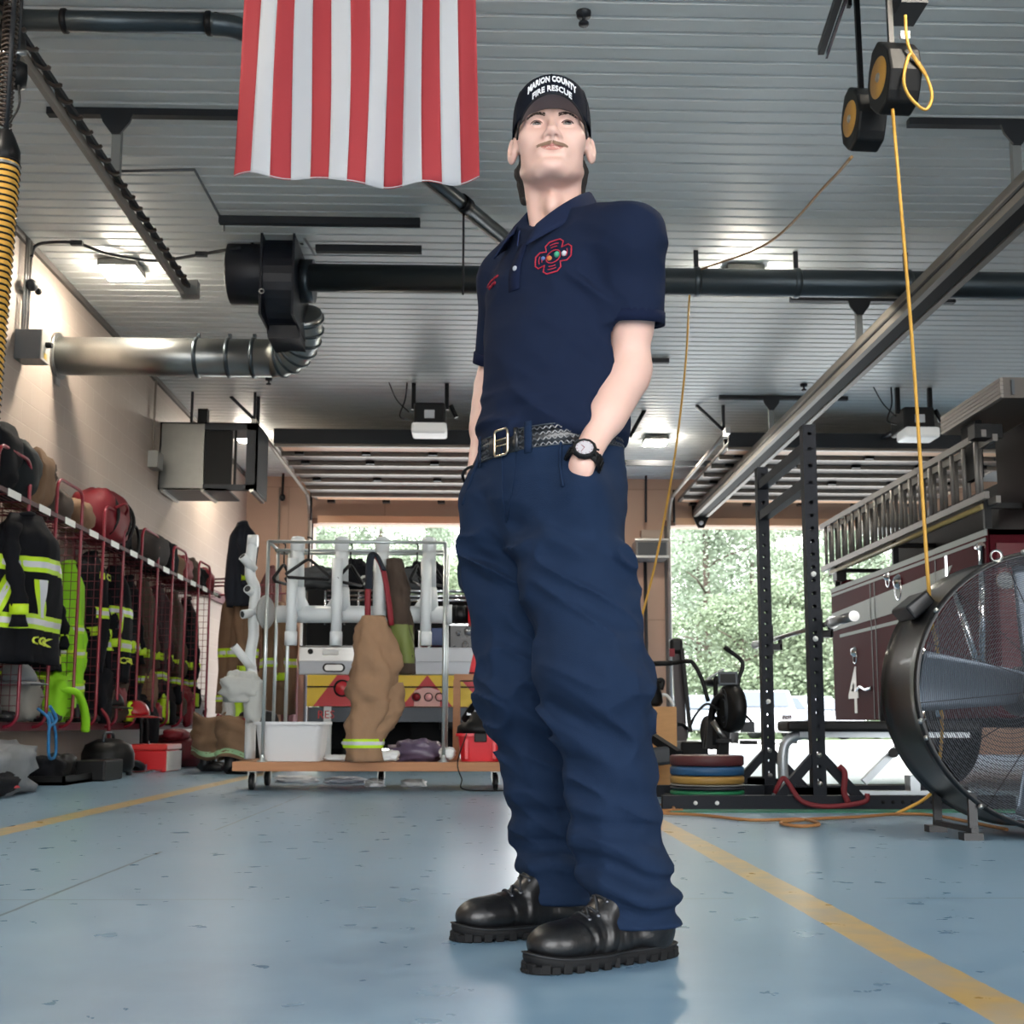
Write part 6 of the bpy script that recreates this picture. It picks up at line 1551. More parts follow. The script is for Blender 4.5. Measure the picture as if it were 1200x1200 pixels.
# ------------------------------------------------------------------ maroon fire engine on the right
EX = 3.6
def E_(px, py): return P(px, py, x=EX)
M_eng = mat('engine maroon', '42131a', rough=.55, spec=.03)
M_engs = mat('engine stripe', '8a918f', rough=.5, spec=.15)
eng = thing('fire_engine', 'maroon fire engine with a ladder on its side and number 4, behind the drum fan', 'fire engine', (EX+1.2, 10.3, 0))
ya, yb_ = E_(1156, 619).y, E_(975, 691).y     # near end, far end of the side body
zb = (E_(1156, 619).z+E_(975, 691).z)/2; zl = .52
# body panels leave the wheel arch open
wy = E_(1074, 850).y+.1; wr_ = .53
n = 14
def side_panel():
    mb = MB(); x = EX
    ar = [(wy+(wr_+.06)*math.cos(PI-PI*i/n), .53+(wr_+.12)*math.sin(PI*i/n)) for i in range(n+1)]
    pts = [(yb_, zl), (yb_, zb), (ya, zb), (ya, zl)]
    vs = [(x, wy-(wr_+.06), zl), (x, wy-(wr_+.06), zb)]
    mb.add([(x, ya, zl), (x, ar[0][0], zl), (x, ar[0][0], zb), (x, ya, zb)], [(0, 1, 2, 3)])
    mb.add([(x, ar[-1][0], zl), (x, yb_, zl), (x, yb_, zb), (x, ar[-1][0], zb)], [(0, 1, 2, 3)])
    vs = [(x, a, b) for a, b in ar]+[(x, a, zb) for a, b in ar]
    mb.add(vs, [(i, i+1, n+2+i, n+1+i) for i in range(n)])
    return mb
side_panel().obj('side_body', M_eng, eng, solid=.02)
MB().bb(EX+.02, EX+2.4, ya, ya+.03, zl, zb).bb(EX+.02, EX+2.4, yb_-.03, yb_, zl, zb).bb(EX+.02, EX+2.4, ya, yb_, zb-.04, zb-.0).bb(EX+2.38, EX+2.4, ya, yb_, zl, zb).obj('body_shell', M_eng, eng)
MB().bb(EX+.5, EX+2.0, ya+.03, yb_-.03, .45, zl+.3).obj('chassis', M_dark, eng)
MB().tube([(EX-.005, wy+(wr_+.08)*math.cos(a), .53+(wr_+.14)*math.sin(a)) for a in [PI*i/20 for i in range(21)]], .03, 8).obj('wheel_arch_trim', M_chrome, eng)
MB().tube([(EX-.03, wy+(wr_+.02)*math.cos(a), .53+(wr_+.06)*math.sin(a)) for a in [-.25+(PI+.5)*i/24 for i in range(25)]], .055, 10).obj('fender', M_rubber, eng)
for sx in (EX+.22, EX+2.1):
    for yy in (wy,):
        MB().lathe([(0, -.13), (.28, -.13), (.3, -.16), (.48, -.17), (.53, -.12), (.53, .12), (.48, .17), (.3, .16), (.28, .13), (0, .13)], (sx, yy, .53), 40, (1, 0, 0)).obj('wheel', M_rubber, eng)
        MB().lathe([(0, -.2), (.06, -.2), (.08, -.16), (.2, -.1), (.27, -.1), (.29, -.15)], (sx, yy, .53), 24, (1, 0, 0)).obj('hub', M_chrome, eng)
# stripes and trim along the side
def band(z0, z1, y0, y1, m, name, off=.012): MB().bb(EX-off, EX+.0, y0, y1, z0, z1).obj(name, m, eng)
band(zb-.045, zb, ya-.01, yb_+.01, M_engs, 'top_trim'); band(zb-.085, zb-.06, ya, yb_, M_engs, 'top_trim')
z1 = E_(990, 727).z; 
MB().add([(EX-.012, yb_, z1-.08), (EX-.012, E_(1100, 690).y, z1-.05), (EX-.012, E_(1118, 670).y, z1+.18), (EX-.012, yb_, z1+.10)], [(0, 1, 2, 3)]).obj('pale_stripe', M_engs, eng, solid=.004)
band(z1-.16, z1-.13, E_(1078, 720).y, yb_-.25, M_engs, 'thin_stripe')
for px in (1022, 1027, 1100): 
    y = E_(px, 700).y; MB().bb(EX-.014, EX+.0, y, y+.02, zl, zb-.09).obj('door_seam', mat('seam', '16090b', rough=.5), eng)
MB().bb(EX-.015, EX, E_(1110, 640).y-.02, E_(1110, 640).y+.02, zb-.35, zb-.09).obj('vertical_trim', M_chrome, eng)
for px, py, s in ((1054, 682, .07), (1003, 764, .05), (1042, 676, .04)):
    c = E_(px, py); MB().lathe([(0, .04), (s*.6, .035), (s, .0)], (EX-.01, c.y, c.z), 16, (-1, 0, 0)).obj('side_lamp', M_chrome, eng)
    MB().tube([(EX-.012, c.y+s*1.1*math.cos(a), c.z-s*.9+s*1.3*math.sin(a)) for a in [2*PI*i/16 for i in range(16)]], .008, 6, closed=True).obj('lamp_ring', M_chrome, eng)
c = E_(1002, 812)
MB().text('4', Matrix(((0, 0, -1, EX-.014), (-1, 0, 0, c.y), (0, 1, 0, c.z), (0, 0, 0, 1))), .62, 0, .004, .006).obj('number', mat('number silver', 'b7b2ad', rough=.3), eng)
MB().tube(smoothpts([(EX-.02, E_(1006, 808).y, c.z+.02), (EX-.03, E_(1012, 806).y, c.z+.05), (EX-.03, E_(1018, 808).y, c.z+.02), (EX-.02, E_(1024, 808).y, c.z+.03)], 5), .015, 6).obj('grab_handle', M_chrome, eng)
# rear equipment box, near end face with lights and rails
MB().bb(EX+.06, EX+.9, ya-.012, ya, zl+.1, zb-.1).obj('rear_panel', mat('rear maroon', '5a2229', rough=.25, coat=.5), eng)
def R_(px, py): return P(px, py, Y=ya-.05)
for a, b_ in (((1118, 690), (1150, 792)), ((1150, 640), (1152, 790))):
    MB().tube([R_(*a), R_(*b_)], .022, 10).obj('grab_rail', M_chrome, eng)
    MB().tube([R_(*a), R_(*a)+V((0, .05, 0))], .03, 10).obj('rail_mount', M_chrome, eng)
cl = R_(1179, 680); oval(cl.x, cl.z, .14, .13, ya-.04, M_chrome, 'lamp_bezel', eng, .03)
MB().lathe([(0, .03), (.05, .02), (.06, 0)], (cl.x, ya-.04, cl.z), 18, (0, -1, 0)).obj('round_lamp', mat('lamp glass', '8f9498', rough=.15), eng)
MB().bb(EX+.3, EX+1.6, ya-.35, ya, .42, .5).obj('tailboard', M_alu, eng)
MB().bb(EX+1.0, EX+1.5, ya-.02, ya, .8, 1.1).obj('pale_plate', M_engs, eng)
# dark upper deck, ladder on its gantry, ribbed hose-cover box
zd = P(1150, 500, x=EX).z
MB().bb(EX+.35, EX+2.2, ya+.1, yb_-.8, zb, zb+.45).obj('upper_deck', mat('deck dark', '0d0e11', rough=.6, spec=.15), eng)
MB().bb(EX+.25, EX+2.2, ya-.3, ya+.35, zb, zb+.75).obj('cab_back', mat('deck maroon', '190c0f', rough=.6, spec=.15), eng)
lad = thing('ladder', 'x', 'x')
for k in ('label', 'category'): del lad[k]
attach(lad, eng)
zt0, zt1 = P(1145, 512, x=EX-.06).z, P(1145, 585, x=EX-.06).z
y0 = P(1150, 520, x=EX-.06).y; y1 = P(963, 640, x=EX-.06).y
M_ladr = mat('ladder grey', '6d6a67', rough=.5, metal=.35)
for xo, zo in ((-.06, 0), (.02, -.03)):
    for z in (zt0+zo, zt1+zo): MB().bar((EX+xo, y0-.05, z), (EX+xo, y1, z), .035, .05).obj('rail', M_ladr, lad)
    k = 0
    y = y0+.1+(.12 if xo > 0 else 0)
    while y < y1:
        MB().tube([(EX+xo, y, zt1+zo), (EX+xo, y, zt0+zo)], .017, 8).obj('rung', M_ladr, lad); y += .22
for yy in (y0+.1, (y0+y1)/2, y1-.3):
    MB().bar((EX-.0, yy, zb), (EX-.0, yy, zt1), .05, .03).bar((EX-.0, yy, zt1-.05), (EX+.5, yy, zt1-.05), .04, .04).obj('ladder_bracket', M_black, eng)
MB().box((EX-.02, y0+.02, zt0+.02), (.2, .12, .1)).obj('ladder_lock', M_black, eng)
MB().tube([(EX-.03, y0+.1, zb+.16), (EX-.03, y1-.2, zb+.16)], .02, 8).obj('pike_pole', mat('pole yellow', '9a8a5a', rough=.4), eng)
# ribbed box high over the cab
q0, q1 = P(1175, 442, Y=ya-.5), P(1175, 472, Y=ya-.5)
bx0 = q0.x; zt_b, zb_b = q0.z, P(1175, 466, Y=ya-.5).z
bo = MB(); yl = P(1105, 487, x=bx0).y
bo.bb(bx0, bx0+1.5, ya-.5, yl, zb_b, zt_b)
bo.obj('roof_box', mat('roof box', '625d59', rough=.4, metal=.4), eng)
for i in range(5):
    z = zb_b+(zt_b-zb_b)*(i+.5)/5; MB().bb(bx0-.02, bx0, ya-.5, yl, z-.012, z+.012).obj('box_rib', mat('box rib', '8f8883', rough=.4, metal=.4), eng)
for i in range(12):
    x = bx0+.06+.12*i; MB().bb(x-.01, x+.01, ya-.52, ya-.5, zb_b+.02, zt_b-.02).obj('box_fin', mat('box fin', '4c5157', rough=.4), eng)
MB().bb(bx0+.05, bx0+.1, ya+.1, yl-.2, zb+.4, zb_b).obj('box_support', M_dark, eng)
MB().bb(EX+.1, EX+2.3, yb_, yb_+.05, .8, zb+.1).obj('far_bulkhead', M_eng, eng)
for px, py in ((990, 676),): c = E_(px, py); MB().box((EX-.05, c.y, c.z), (.1, .12, .08)).obj('corner_lamp', M_black, eng)
o = MB().box((EX+.5, yb_-.3, zb+.62), (.45, .5, .14)).obj('deck_light_bar', mat('light bar', '8d8c84', rough=.3, metal=.5), eng, bevel=.02)
# ------------------------------------------------------------------ overhead doors, rails, ducts, reels
M_doorp = mat('door section', '4f463f', rough=.5)
M_doorw = mat('door stile', 'd0a684', rough=.5)
M_rail = mat('rail steel', '9b958d', rough=.5, metal=.45)
M_dk = mat('dark duct', '454d52', rough=.36, metal=.7)
M_strut = mat('strut dark', '23262b', rough=.5, metal=.3)
M_fanb = mat('blower navy', '0c101c', rough=.45)
dz = 4.12
def sectional(label, x0, x1, ynear):
    t = thing('overhead_door', label, 'door', ((x0+x1)/2, (ynear+BY)/2, dz), 0, 'raised overhead doors')
    L = BY-.35-ynear; n = 7; w = L/n
    for i in range(n):
        y0 = ynear+w*i
        MB().bb(x0, x1, y0+.006, y0+w-.006, dz, dz+.05).obj('section', M_doorp, t)
        MB().bb(x0, x1, y0+.01, y0+.07, dz-.055, dz).obj('stiffener', mat('stiffener', '8b8178', rough=.45, metal=.3), t)
        if i in (0, n-1): MB().bb(x0+.05, x1-.05, y0+.1, y0+w-.1, dz-.012, dz).obj('warm_panel', M_doorw, t)
    for k in range(5):
        x = x0+.25+(x1-x0-.5)*k/4
        for i in (0, 1, 3, 6): MB().bb(x-.06, x+.06, ynear+w*i+w-.06, ynear+w*i+w+.06, dz-.045, dz-.0).obj('hinge', M_blackm, t)
    # near top edge beam
    MB().bb(x0, x1, ynear-.03, ynear+.004, dz-.02, dz+.17).obj('top_beam', M_strut, t)
    MB().bb(x0, x1, ynear+.25, ynear+.29, dz+.05, dz+.15).obj('strut_channel', M_strut, t)
    MB().bb(x0, x1, BY-.12, BY-.07, OZ-.0, OZ+.12).obj('bottom_section', M_doorw, t)
    return t
def track(label, x, ynear, y_end=BY-.12):
    t = thing('door_track', label, 'track', (x, (ynear+BY)/2, dz), 0, 'curved door tracks')
    pts = [(x, ynear-.25, dz+.06), (x, BY-.65, dz+.06)]+arc((x, BY-.65, dz-.44), .5, PI/2, 0, 8, V((0, 1, 0)))+[(x, BY-.15, 0.02)]
    MB().tube(pts, .032, 6, sq=(1, .8)).obj('track_rail', M_rail, t)
    MB().bar((x, ynear, CZ), (x, ynear, dz+.09), .04, .04, up=(0, 1, 0)).obj('hanger', M_strut, t)
    MB().bar((x-.35, ynear, CZ), (x, ynear, dz+.12), .04, .04, up=(0, 1, 0)).obj('hanger_brace', M_strut, t)
    MB().bb(x-.03, x+.03, ynear-.28, ynear-.1, dz+.02, dz+.1).obj('end_plate', M_alu, t)
    MB().tube([(x+.05, BY-.4, dz+.2), (x+.05, BY-.4, dz-.35)], .02, 6).obj('spring_arm', M_blackm, t)
    return t
sectional('raised sectional door above the left opening, behind the garment rack', -2.70, 1.4, 15.3)
sectional('raised sectional door above the right opening, over the fire engine', 3.25, 7.35, 15.3)
track('door track at the left side of the left opening, beside the hanging metal box', -2.82, 14.8)
track('door track at the right side of the left opening, hidden behind the man', 1.52, 14.8)
track('door track at the left side of the right opening, above the exercise bike', 3.13, 15.0)
track('door track at the far right side of the right opening, above the fire engine', 7.47, 14.8)
for i, (x, l) in enumerate(((-.62, 'left'), (5.3, 'right'))):
    t = thing('door_opener', 'black door opener with a white light lens hanging before the '+l+' raised door', 'opener', (x, 14.1, 4.0))
    MB().bb(x-.19, x+.19, 13.95, 14.45, 4.02, 4.3).obj('housing', M_black, t, bevel=.03)
    MB().bb(x-.21, x+.21, 13.85, 14.2, 3.9, 4.03).obj('lens', mat('opener lens', 'e4e4e0', rough=.4, emit='ffffff', es=.1), t, bevel=.03)
    MB().bb(x-.06, x+.06, 13.94, 13.952, 4.1, 4.2).obj('sticker', M_silver, t)
    for s in (-1, 1): MB().bb(x+s*.2-.025, x+s*.2+.025, 14.1, 14.15, 4.25, CZ).obj('hanger', M_blackm, t)
    MB().bar((x, 14.45, 4.2), (x, BY-.2, 4.42), .06, .04).obj('drive_rail', M_strut, t)
    MB().tube(smoothpts([(x-.28, 14.1, CZ), (x-.3, 14.05, 4.35), (x-.36, 14.05, 4.15), (x-.25, 14.05, 4.1)], 5), .01, 5).obj('cable', M_black, t)
    MB().tube(smoothpts([(x-.5, 14.1, CZ), (x-.4, 14.05, 4.35), (x-.25, 14.05, 4.2)], 5), .008, 5).obj('cable', M_black, t)
    MB().tube([(x+.25, 14.1, 4.3), (x+.32, 14.1, 4.15)], .03, 6).obj('release_arm', M_blackm, t)
# the overhead electric bar crossing behind
def strutbar(label, a, b, w=.05, h=.045, m=M_strut, cat='beam'):
    o = MB().bar(a, b, w, h).obj('strut_beam', m); tag(o, label, cat); return o
def onceil(px, py, z=CZ-.03): return P(px, py, z=z)
def dropper(label, px0, px1, py, pxc, zrail, xr=None, w=.06):
    """channel bolted to the ceiling with a gusset and a post down to a rail"""
    a, b = onceil(px0, py), onceil(px1, py); y = (a.y+b.y)/2
    x = xr if xr is not None else onceil(pxc, py).x
    t = thing('rail_bracket', label, 'bracket', (x, y, CZ), 0, 'rail brackets bolted to the ceiling')
    MB().bb(a.x, b.x, y-.03, y+.03, CZ-.05, CZ-.001).obj('channel', M_strut, t)
    MB().prism([(-.11, 0), (.11, 0), (.09, -.06), (.03, -.14), (-.03, -.14), (-.09, -.06)], .02, Matrix(((1, 0, 0, x), (0, 0, 1, y-.045), (0, 1, 0, CZ-.05), (0, 0, 0, 1)))).obj('gusset', M_strut, t)
    MB().bb(x-.03, x+.03, y-.025, y+.025, zrail, CZ-.15).obj('post', mat('post grey', '777b7c', rough=.5), t)
    return t
# ---- exhaust rails running along the bay
rx, rz_ = 3.64, 4.02
t = thing('exhaust_rail', 'wide aluminium exhaust rail running to the back above the power rack', 'rail', (rx, 12.5, rz_))
SR = 1.4
prof = [(-.09, -.10), (-.05, -.10), (-.05, -.085), (.05, -.085), (.05, -.10), (.09, -.10), (.09, -.02), (.05, .06), (.02, .09), (-.02, .09), (-.05, .06), (-.09, -.02)]
prof = [(a*SR, b_*SR) for a, b_ in prof]
MB().prism(prof, 16.0, Matrix(((1, 0, 0, rx), (0, 0, 1, 3.4), (0, 1, 0, rz_), (0, 0, 0, 1)))).obj('profile', mat('rail paint', '827c75', rough=.55, metal=.35), t)
MB().bb(rx-.06, rx+.06, 3.4, 19.38, rz_-.13, rz_-.121).obj('slot', M_dark, t)
for s in (-1, 1): MB().bb(rx+s*.13-.004, rx+s*.13+.004, 3.4, 19.38, rz_-.08, rz_-.055).obj('side_groove', M_strut, t)
MB().prism([(-.15, .05), (.15, .05), (.14, -.12), (.05, -.32), (-.05, -.32), (-.14, -.12)], .03, Matrix(((1, 0, 0, rx), (0, 0, 1, 19.38), (0, 1, 0, rz_), (0, 0, 0, 1)))).obj('end_plate', M_blackm, t)
MB().lathe([(0, .035), (.035, .035), (.035, 0)], (rx, 19.38, rz_-.24), 12, (0, -1, 0)).obj('end_bolt', M_silver, t)
dropper('bracket with a dark crossbar holding the right exhaust rail, nearest the cable reels', 1063, 1262, 146, 1160, rz_+.08, rx)
dropper('bracket holding the right exhaust rail just below the long dark pipe', 925, 1120, 352, 990, rz_+.08, rx)
dropper('bracket holding the right exhaust rail near the raised door', 842, 994, 467, 897, rz_+.08, rx)
lx, lz = -2.46, 4.0
t = thing('spring_rail', 'slim aluminium rail with a coiled cable along it, at the upper left', 'rail', (lx, 6.5, lz))
MB().bar((lx, 2.6, lz), (lx, 9.55, lz), .035, .06).obj('profile', M_rail, t)
mb = MB(); q = []
for i in range(700):
    a = i*.34; q.append((lx+.05+.024*math.cos(a), 2.6+i*6.85/700, lz+.035+.024*math.sin(a)))
mb.tube(q, .013, 5); mb.obj('coiled_cable', mat('coil brown', '3a2f28', rough=.5), t)
MB().bar((lx+.05, 2.6, lz+.035), (lx+.05, 9.5, lz+.035), .03, .03).obj('cable_core', M_strut, t)
dropper('bracket with a dark crossbar holding the slim left rail, left of the flag', 58, 420, 135, 152, lz+.03, lx)
MB_ = MB().bb(lx-.02, lx+.12, 9.5, 9.6, lz-.04, lz+.09); MB_.obj('rail_end', M_alu, t)
# ---- blower with its ducts
by = 10.1; zc_ = P(330, 330, Y=by).z
t = thing('exhaust_blower', 'dark navy blower hanging from two channels, joined to the long pipe', 'blower', (P(330, 330, Y=by).x, by, 3.4))
def Bq(px, py, y=0): return P(px, py, Y=by+y)
bl_, br_ = Bq(316, 300).x, Bq(353, 300).x
zt_, zb_ = Bq(330, 272).z, Bq(330, 402).z
c = V((0, 0, (Bq(0, 330).z)))
# scroll housing: flat spiral box seen edge on
r_ = .34; scz = Bq(330, 328).z; pts = []
for i in range(28):
    a = PI*.5+2*PI*i/28*.8; pts.append(((r_+.004*i)*math.cos(a), (r_+.004*i)*math.sin(a)))
pts += [(r_+.1, -.2), (r_+.1-.0, -.52), (.02, -.52), (.0, -.3)]
mb = MB(); Mt = Matrix(((0, 0, 1, bl_), (1, 0, 0, by), (0, 1, 0, scz), (0, 0, 0, 1)))
mb.prism([(x, z) for x, z in pts], br_-bl_, Mt); mb.obj('scroll', M_fanb, t)
MB().bb(bl_-.008, bl_+.012, by-.4, by+.46, scz-.45, scz+.36).obj('side_plate', M_fanb, t); MB().bb(br_-.012, br_+.008, by-.4, by+.46, scz-.45, scz+.36).obj('side_plate', M_fanb, t)
MB().tube([(Bq(281, 0).x, by, scz+.05), (bl_, by, scz+.05)], .27, 24).tube([(Bq(281, 0).x-.02, by, scz+.05), (Bq(281, 0).x, by, scz+.05)], .2, 24).obj('motor', M_fanb, t, bevel=.01)
MB().tube([(br_, by, scz-.01), (br_+.12, by, scz-.01)], .19, 24).obj('inlet_ring', M_dk, t)
for px0, py, px1 in ((257, 258, 492), (370, 291.5, 494)):
    a, b = P(px0, py, z=CZ-.1), P(px1, py, z=CZ-.1); MB().bb(a.x, b.x, a.y-.03, a.y+.03, CZ-.13, CZ-.07).obj('channel', M_strut, t)
for x in (bl_-.12, br_+.03):
    MB().bar((x, by-.2, CZ), (x+.02, by-.1, scz+.3), .03, .02, up=(0, 1, 0)).obj('hanger', M_blackm, t)
    MB().bar((x, by+.2, CZ), (x+.02, by+.1, scz+.3), .03, .02, up=(0, 1, 0)).obj('hanger', M_blackm, t)
MB().bar((br_+.01, by-.3, scz+.35), (br_+.17, by-.3, scz+.1), .02, .02, up=(0, 1, 0)).obj('stay', M_alu, t)
MB().tube([V((bl_+.02, by-.42, scz-.1+.0))+V((.02*math.cos(a), 0, -.16+.02*math.sin(a))) for a in [2*PI*i/12 for i in range(12)]], .006, 5, closed=True).obj('eye_bolt', M_alu, t)
# outlet, elbow and galvanised duct to the wall
dzc = P(300, 411, Y=10.75).z-.07; dY = 10.75; dR = .175
dd = thing('galvanised_duct', 'thick galvanised duct from the blower elbow into the left wall', 'duct', (-2.8, dY, dzc))
xe = P(320, 411, Y=dY).x; xe2 = P(353, 400, Y=dY).x
MB().tube([(WX-.02, dY, dzc), (xe-.0, dY, dzc)], dR, 32).obj('duct_pipe', M_steel, dd)
MB().tube([(WX+.001, dY, dzc), (WX+.03, dY, dzc)], dR+.04, 32).obj('wall_collar', M_steel, dd)
MB().bb(WX+.002, WX+.02, dY-.05, dY+.05, dzc-dR-.1, dzc-dR).obj('mounting_tab', M_alu, dd)
for px in (232, 269, 298): x = P(px, 411, Y=dY).x; MB().lathe([(dR, -.02), (dR+.014, -.012), (dR+.014, .012), (dR, .02)], (x, dY, dzc), 32, (1, 0, 0)).obj('clamp_ring', M_dk, dd); MB().bb(x-.015, x+.015, dY-.02, dY+.02, dzc+dR, dzc+dR+.05).obj('clamp_bolt', M_dk, dd)
el = arc((xe+.04, dY, dzc+.28), .28, -PI/2, 0.1, 14, V((1, 0, 0)), V((0, 0, 1)))
el = [V((xe-.0, dY, dzc))]+[V((p.x, p.y-.35*(i/14)**1.5, p.z)) for i, p in enumerate(el)]
MB().tube(el, [dR+.006*math.cos(i*PI) for i in range(len(el))], 28).obj('flex_elbow', M_steel, dd)
for i in range(2, len(el)-1, 2): MB().tube([el[i]-(el[i+1]-el[i-1]).normalized()*.012, el[i]+(el[i+1]-el[i-1]).normalized()*.012], dR+.012, 28).obj('elbow_rib', M_dk, dd)
# ---- long dark pipe across the bay
pz_ = 4.16; pY = 9.95; pr_ = .118
lp = thing('long_pipe', 'long dark exhaust pipe crossing the bay below the ceiling behind the man', 'pipe', (3.5, pY, P(600, 328, Y=pY).z))
pz_ = P(600, 328, Y=pY).z
MB().tube([(br_+.1, pY, pz_), (10.5, pY, pz_)], pr_, 28).obj('pipe', M_dk, lp)
for px in (816, 933, 1062): x = P(px, 330, Y=pY).x; MB().lathe([(pr_, -.03), (pr_+.012, -.02), (pr_+.012, .02), (pr_, .03)], (x, pY, pz_), 28, (1, 0, 0)).obj('joint_ring', M_dk, lp); MB().bb(x-.02, x+.02, pY-.01, pY+.01, pz_+pr_, CZ).obj('hanger_strap', M_strut, lp)
# thin pipe at the top left and its diagonal run
ty_ = 6.55; tz = P(150, 26, Y=ty_).z; tpts = [P(-40, 24, Y=ty_), P(120, 25, Y=ty_), P(245, 26, Y=ty_)]
tp = thing('thin_pipe', 'thinner dark pipe along the top left that bends behind the flag towards the long pipe', 'pipe', tuple(tpts[1]))
xE = tpts[2].x; e0 = V((xE, ty_, tz))
end = V((P(640, 300, Y=pY-.05).x, pY-.05, pz_+.05)); st = V((xE+.32, ty_+.22, tz))
MB().tube([(tpts[0].x, ty_, tz), (xE, ty_, tz)], .058, 18).tube(smoothpts([(xE, ty_, tz), (xE+.16, ty_+.04, tz), tuple(st), tuple(st.lerp(end, .08))], 5), .062, 18).obj('bend', M_dk, tp)
MB().tube([st, end], .058, 18).obj('diagonal_pipe', M_dk, tp)
for p_ in (P(25, 25, Y=ty_), P(76, 25, Y=ty_), V((xE, ty_, tz))): MB().lathe([(.058, -.02), (.07, -.012), (.07, .012), (.058, .02)], (p_.x, ty_, tz), 18, (1, 0, 0)).obj('clamp', M_blackm, tp)
MB().tube([(xE+.04, ty_, tz+.05), (xE+.04, ty_, CZ)], .022, 8).obj('hanger', M_blackm, tp)
q = st.lerp(end, .62); MB().tube([q-(end-st).normalized()*.05, q+(end-st).normalized()*.05], .07, 18).obj('clamp', M_blackm, tp)
MB().tube([q, (q.x, q.y, pz_-.6)], .008, 6).obj('hanging_rod', M_strut, tp)
MB().bar(st+V((-.04, -.05, -.065)), end+V((-.04, -.05, -.065)), .012, .03).obj('edge_strip', M_alu, tp)
# ---- yellow and black exhaust hose hanging at the left edge
hx = P(8, 330, Y=5.6); hy = 5.6
hs = thing('exhaust_hose', 'yellow exhaust hose ribbed with black, hanging at the left edge of the photo', 'hose', (hx.x, hy, 1.6))
top = P(5, 190, Y=hy); bot = P(-30, 600, Y=hy); N = 110
pts = [top.lerp(bot, (i/N)) for i in range(N+1)]; rr = .072
MB().tube(pts, [rr+(.006 if i % 2 else -.006) for i in range(N+1)], 20).obj('hose', mat('hose yellow', 'd9a441', rough=.55), hs)
mb = MB()
for i in range(1, N, 2):
    mb.tube([pts[i]+V(((rr+.003)*math.cos(a), (rr+.003)*math.sin(a), .012*a/6)) for a in [2*PI*k/20 for k in range(20)]], .0055, 5, closed=True)
mb.obj('black_ribs', M_black, hs)
MB().lathe([(.03, .16), (.045, .13), (.072, .06), (.074, -.03), (.066, -.03)], top, 24).obj('cuff', M_blackm, hs)
MB().lathe([(.076, -.012), (.076, .012)], top+V((0, 0, -.03)), 24).obj('band_clamp', M_alu, hs)
up = top+V((0, 0, .16)); MB().tube([up, V((up.x, up.y, CZ))], .014, 8).obj('lanyard', M_strut, hs)
q = []
for i in range(220): a = i*.9; q.append(up+V((-.02+.035*math.cos(a), .02+.035*math.sin(a), .02+.0035*i)))
MB().tube(q, .006, 5).obj('air_coil', mat('coil brown', '4a3d35', rough=.5), hs)
t = thing('hose_balancer', 'dark round balancer hanging beside the top of the yellow hose', 'balancer', tuple(P(22, 85, Y=5.7)))
c = P(20, 88, Y=5.7); MB().lathe([(0, -.05), (.06, -.045), (.075, 0), (.06, .045), (0, .05)], c, 20, (1, .4, 0)).obj('drum', M_black, t)
MB().tube([c, V((c.x, c.y, CZ))], .01, 6).obj('hanger', M_strut, t); MB().tube([P(-20, 62, Y=5.7), P(30, 62, Y=5.7)], .014, 8).obj('crossbar', M_alu, t)
MB().tube(smoothpts([P(22, 100, Y=5.6), P(22, 125, Y=5.6), P(8, 148, Y=5.6), P(3, 158, Y=5.6)], 5), .006, 6).obj('cord', M_black, t)
o = blob('reel_cover', None, None, P(2, 45, Y=5.8), (.1, .1, .08), M_black, 130, .1); attach(o, t)
# ---- conduit, control box, junction boxes on the left wall
cb = P(30, 402, x=WX+.12); t = thing('control_box', 'grey switch box with a black knob on the left wall above the lockers', 'switch box', tuple(cb))
y0 = P(12, 400, x=WX).y; 
yA = 9.75; zA, zB = P(30, 420, x=WX+.1).z, P(30, 384, x=WX+.1).z
MB().bb(WX+.001, WX+.22, yA, yA+.2, zA, zB).obj('box', M_mgrey, t, bevel=.004)
MB().bb(WX+.22, WX+.228, yA, yA+.2, zA, zB).obj('cover', mat('cover grey', 'b4b2ac', rough=.5), t)
MB().tube([(WX+.22, yA+.1, (zA+zB)/2+.02), (WX+.28, yA+.1, (zA+zB)/2+.02)], .025, 10).obj('knob', M_black, t)
MB().bb(WX+.228, WX+.231, yA+.06, yA+.12, zA+.02, zA+.07).obj('sticker', mat('sticker', 'c9a84a', rough=.5), t)
for i, dx in enumerate((.05, .1, .16)):
    tg = thing('wall_conduit', ('left', 'middle', 'right')[i]+' thin conduit rising from the grey switch box to the ceiling', 'conduit', (WX+.03, yA+.1, zB))
    MB().tube([(WX+.04, yA+dx, zB), (WX+.04, yA+dx, CZ-.02)], .011, 8).obj('pipe', M_alu, tg)
    MB().bb(WX, WX+.03, yA+dx-.03, yA+dx+.03, zB+.35, zB+.38).obj('clip', M_alu, tg)
t = thing('wall_cluster', 'small dark sensor cluster on the conduits above the switch box', 'sensor', (WX+.06, yA+.12, zB+.4))
MB().ell((WX+.08, yA+.1, zB+.42), (.05, .07, .05), 12, 8).obj('body', M_dgrey, t)
MB().ell((WX+.1, yA+.2, zB+.40), (.03, .03, .03), 12, 8).obj('eye', M_black, t)
t = thing('ceiling_conduit', 'bent conduit crossing the ceiling from the left wall to the blower', 'conduit', tuple(P(150, 300, z=CZ-.05)))
cp = [P(36, 300, z=CZ-.1), P(42, 288, z=CZ-.04), P(60, 284, z=CZ-.04), P(90, 285, z=CZ-.04), P(125, 297, z=CZ-.04), P(170, 305, z=CZ-.04), P(200, 304, z=CZ-.05), P(236, 298, z=CZ-.05), P(282, 290, z=CZ-.08)]
cp[0] = V((WX+.04, yA+.16, CZ-.15))
MB().tube(smoothpts(cp, 5), .014, 8).obj('pipe', M_strut, t)
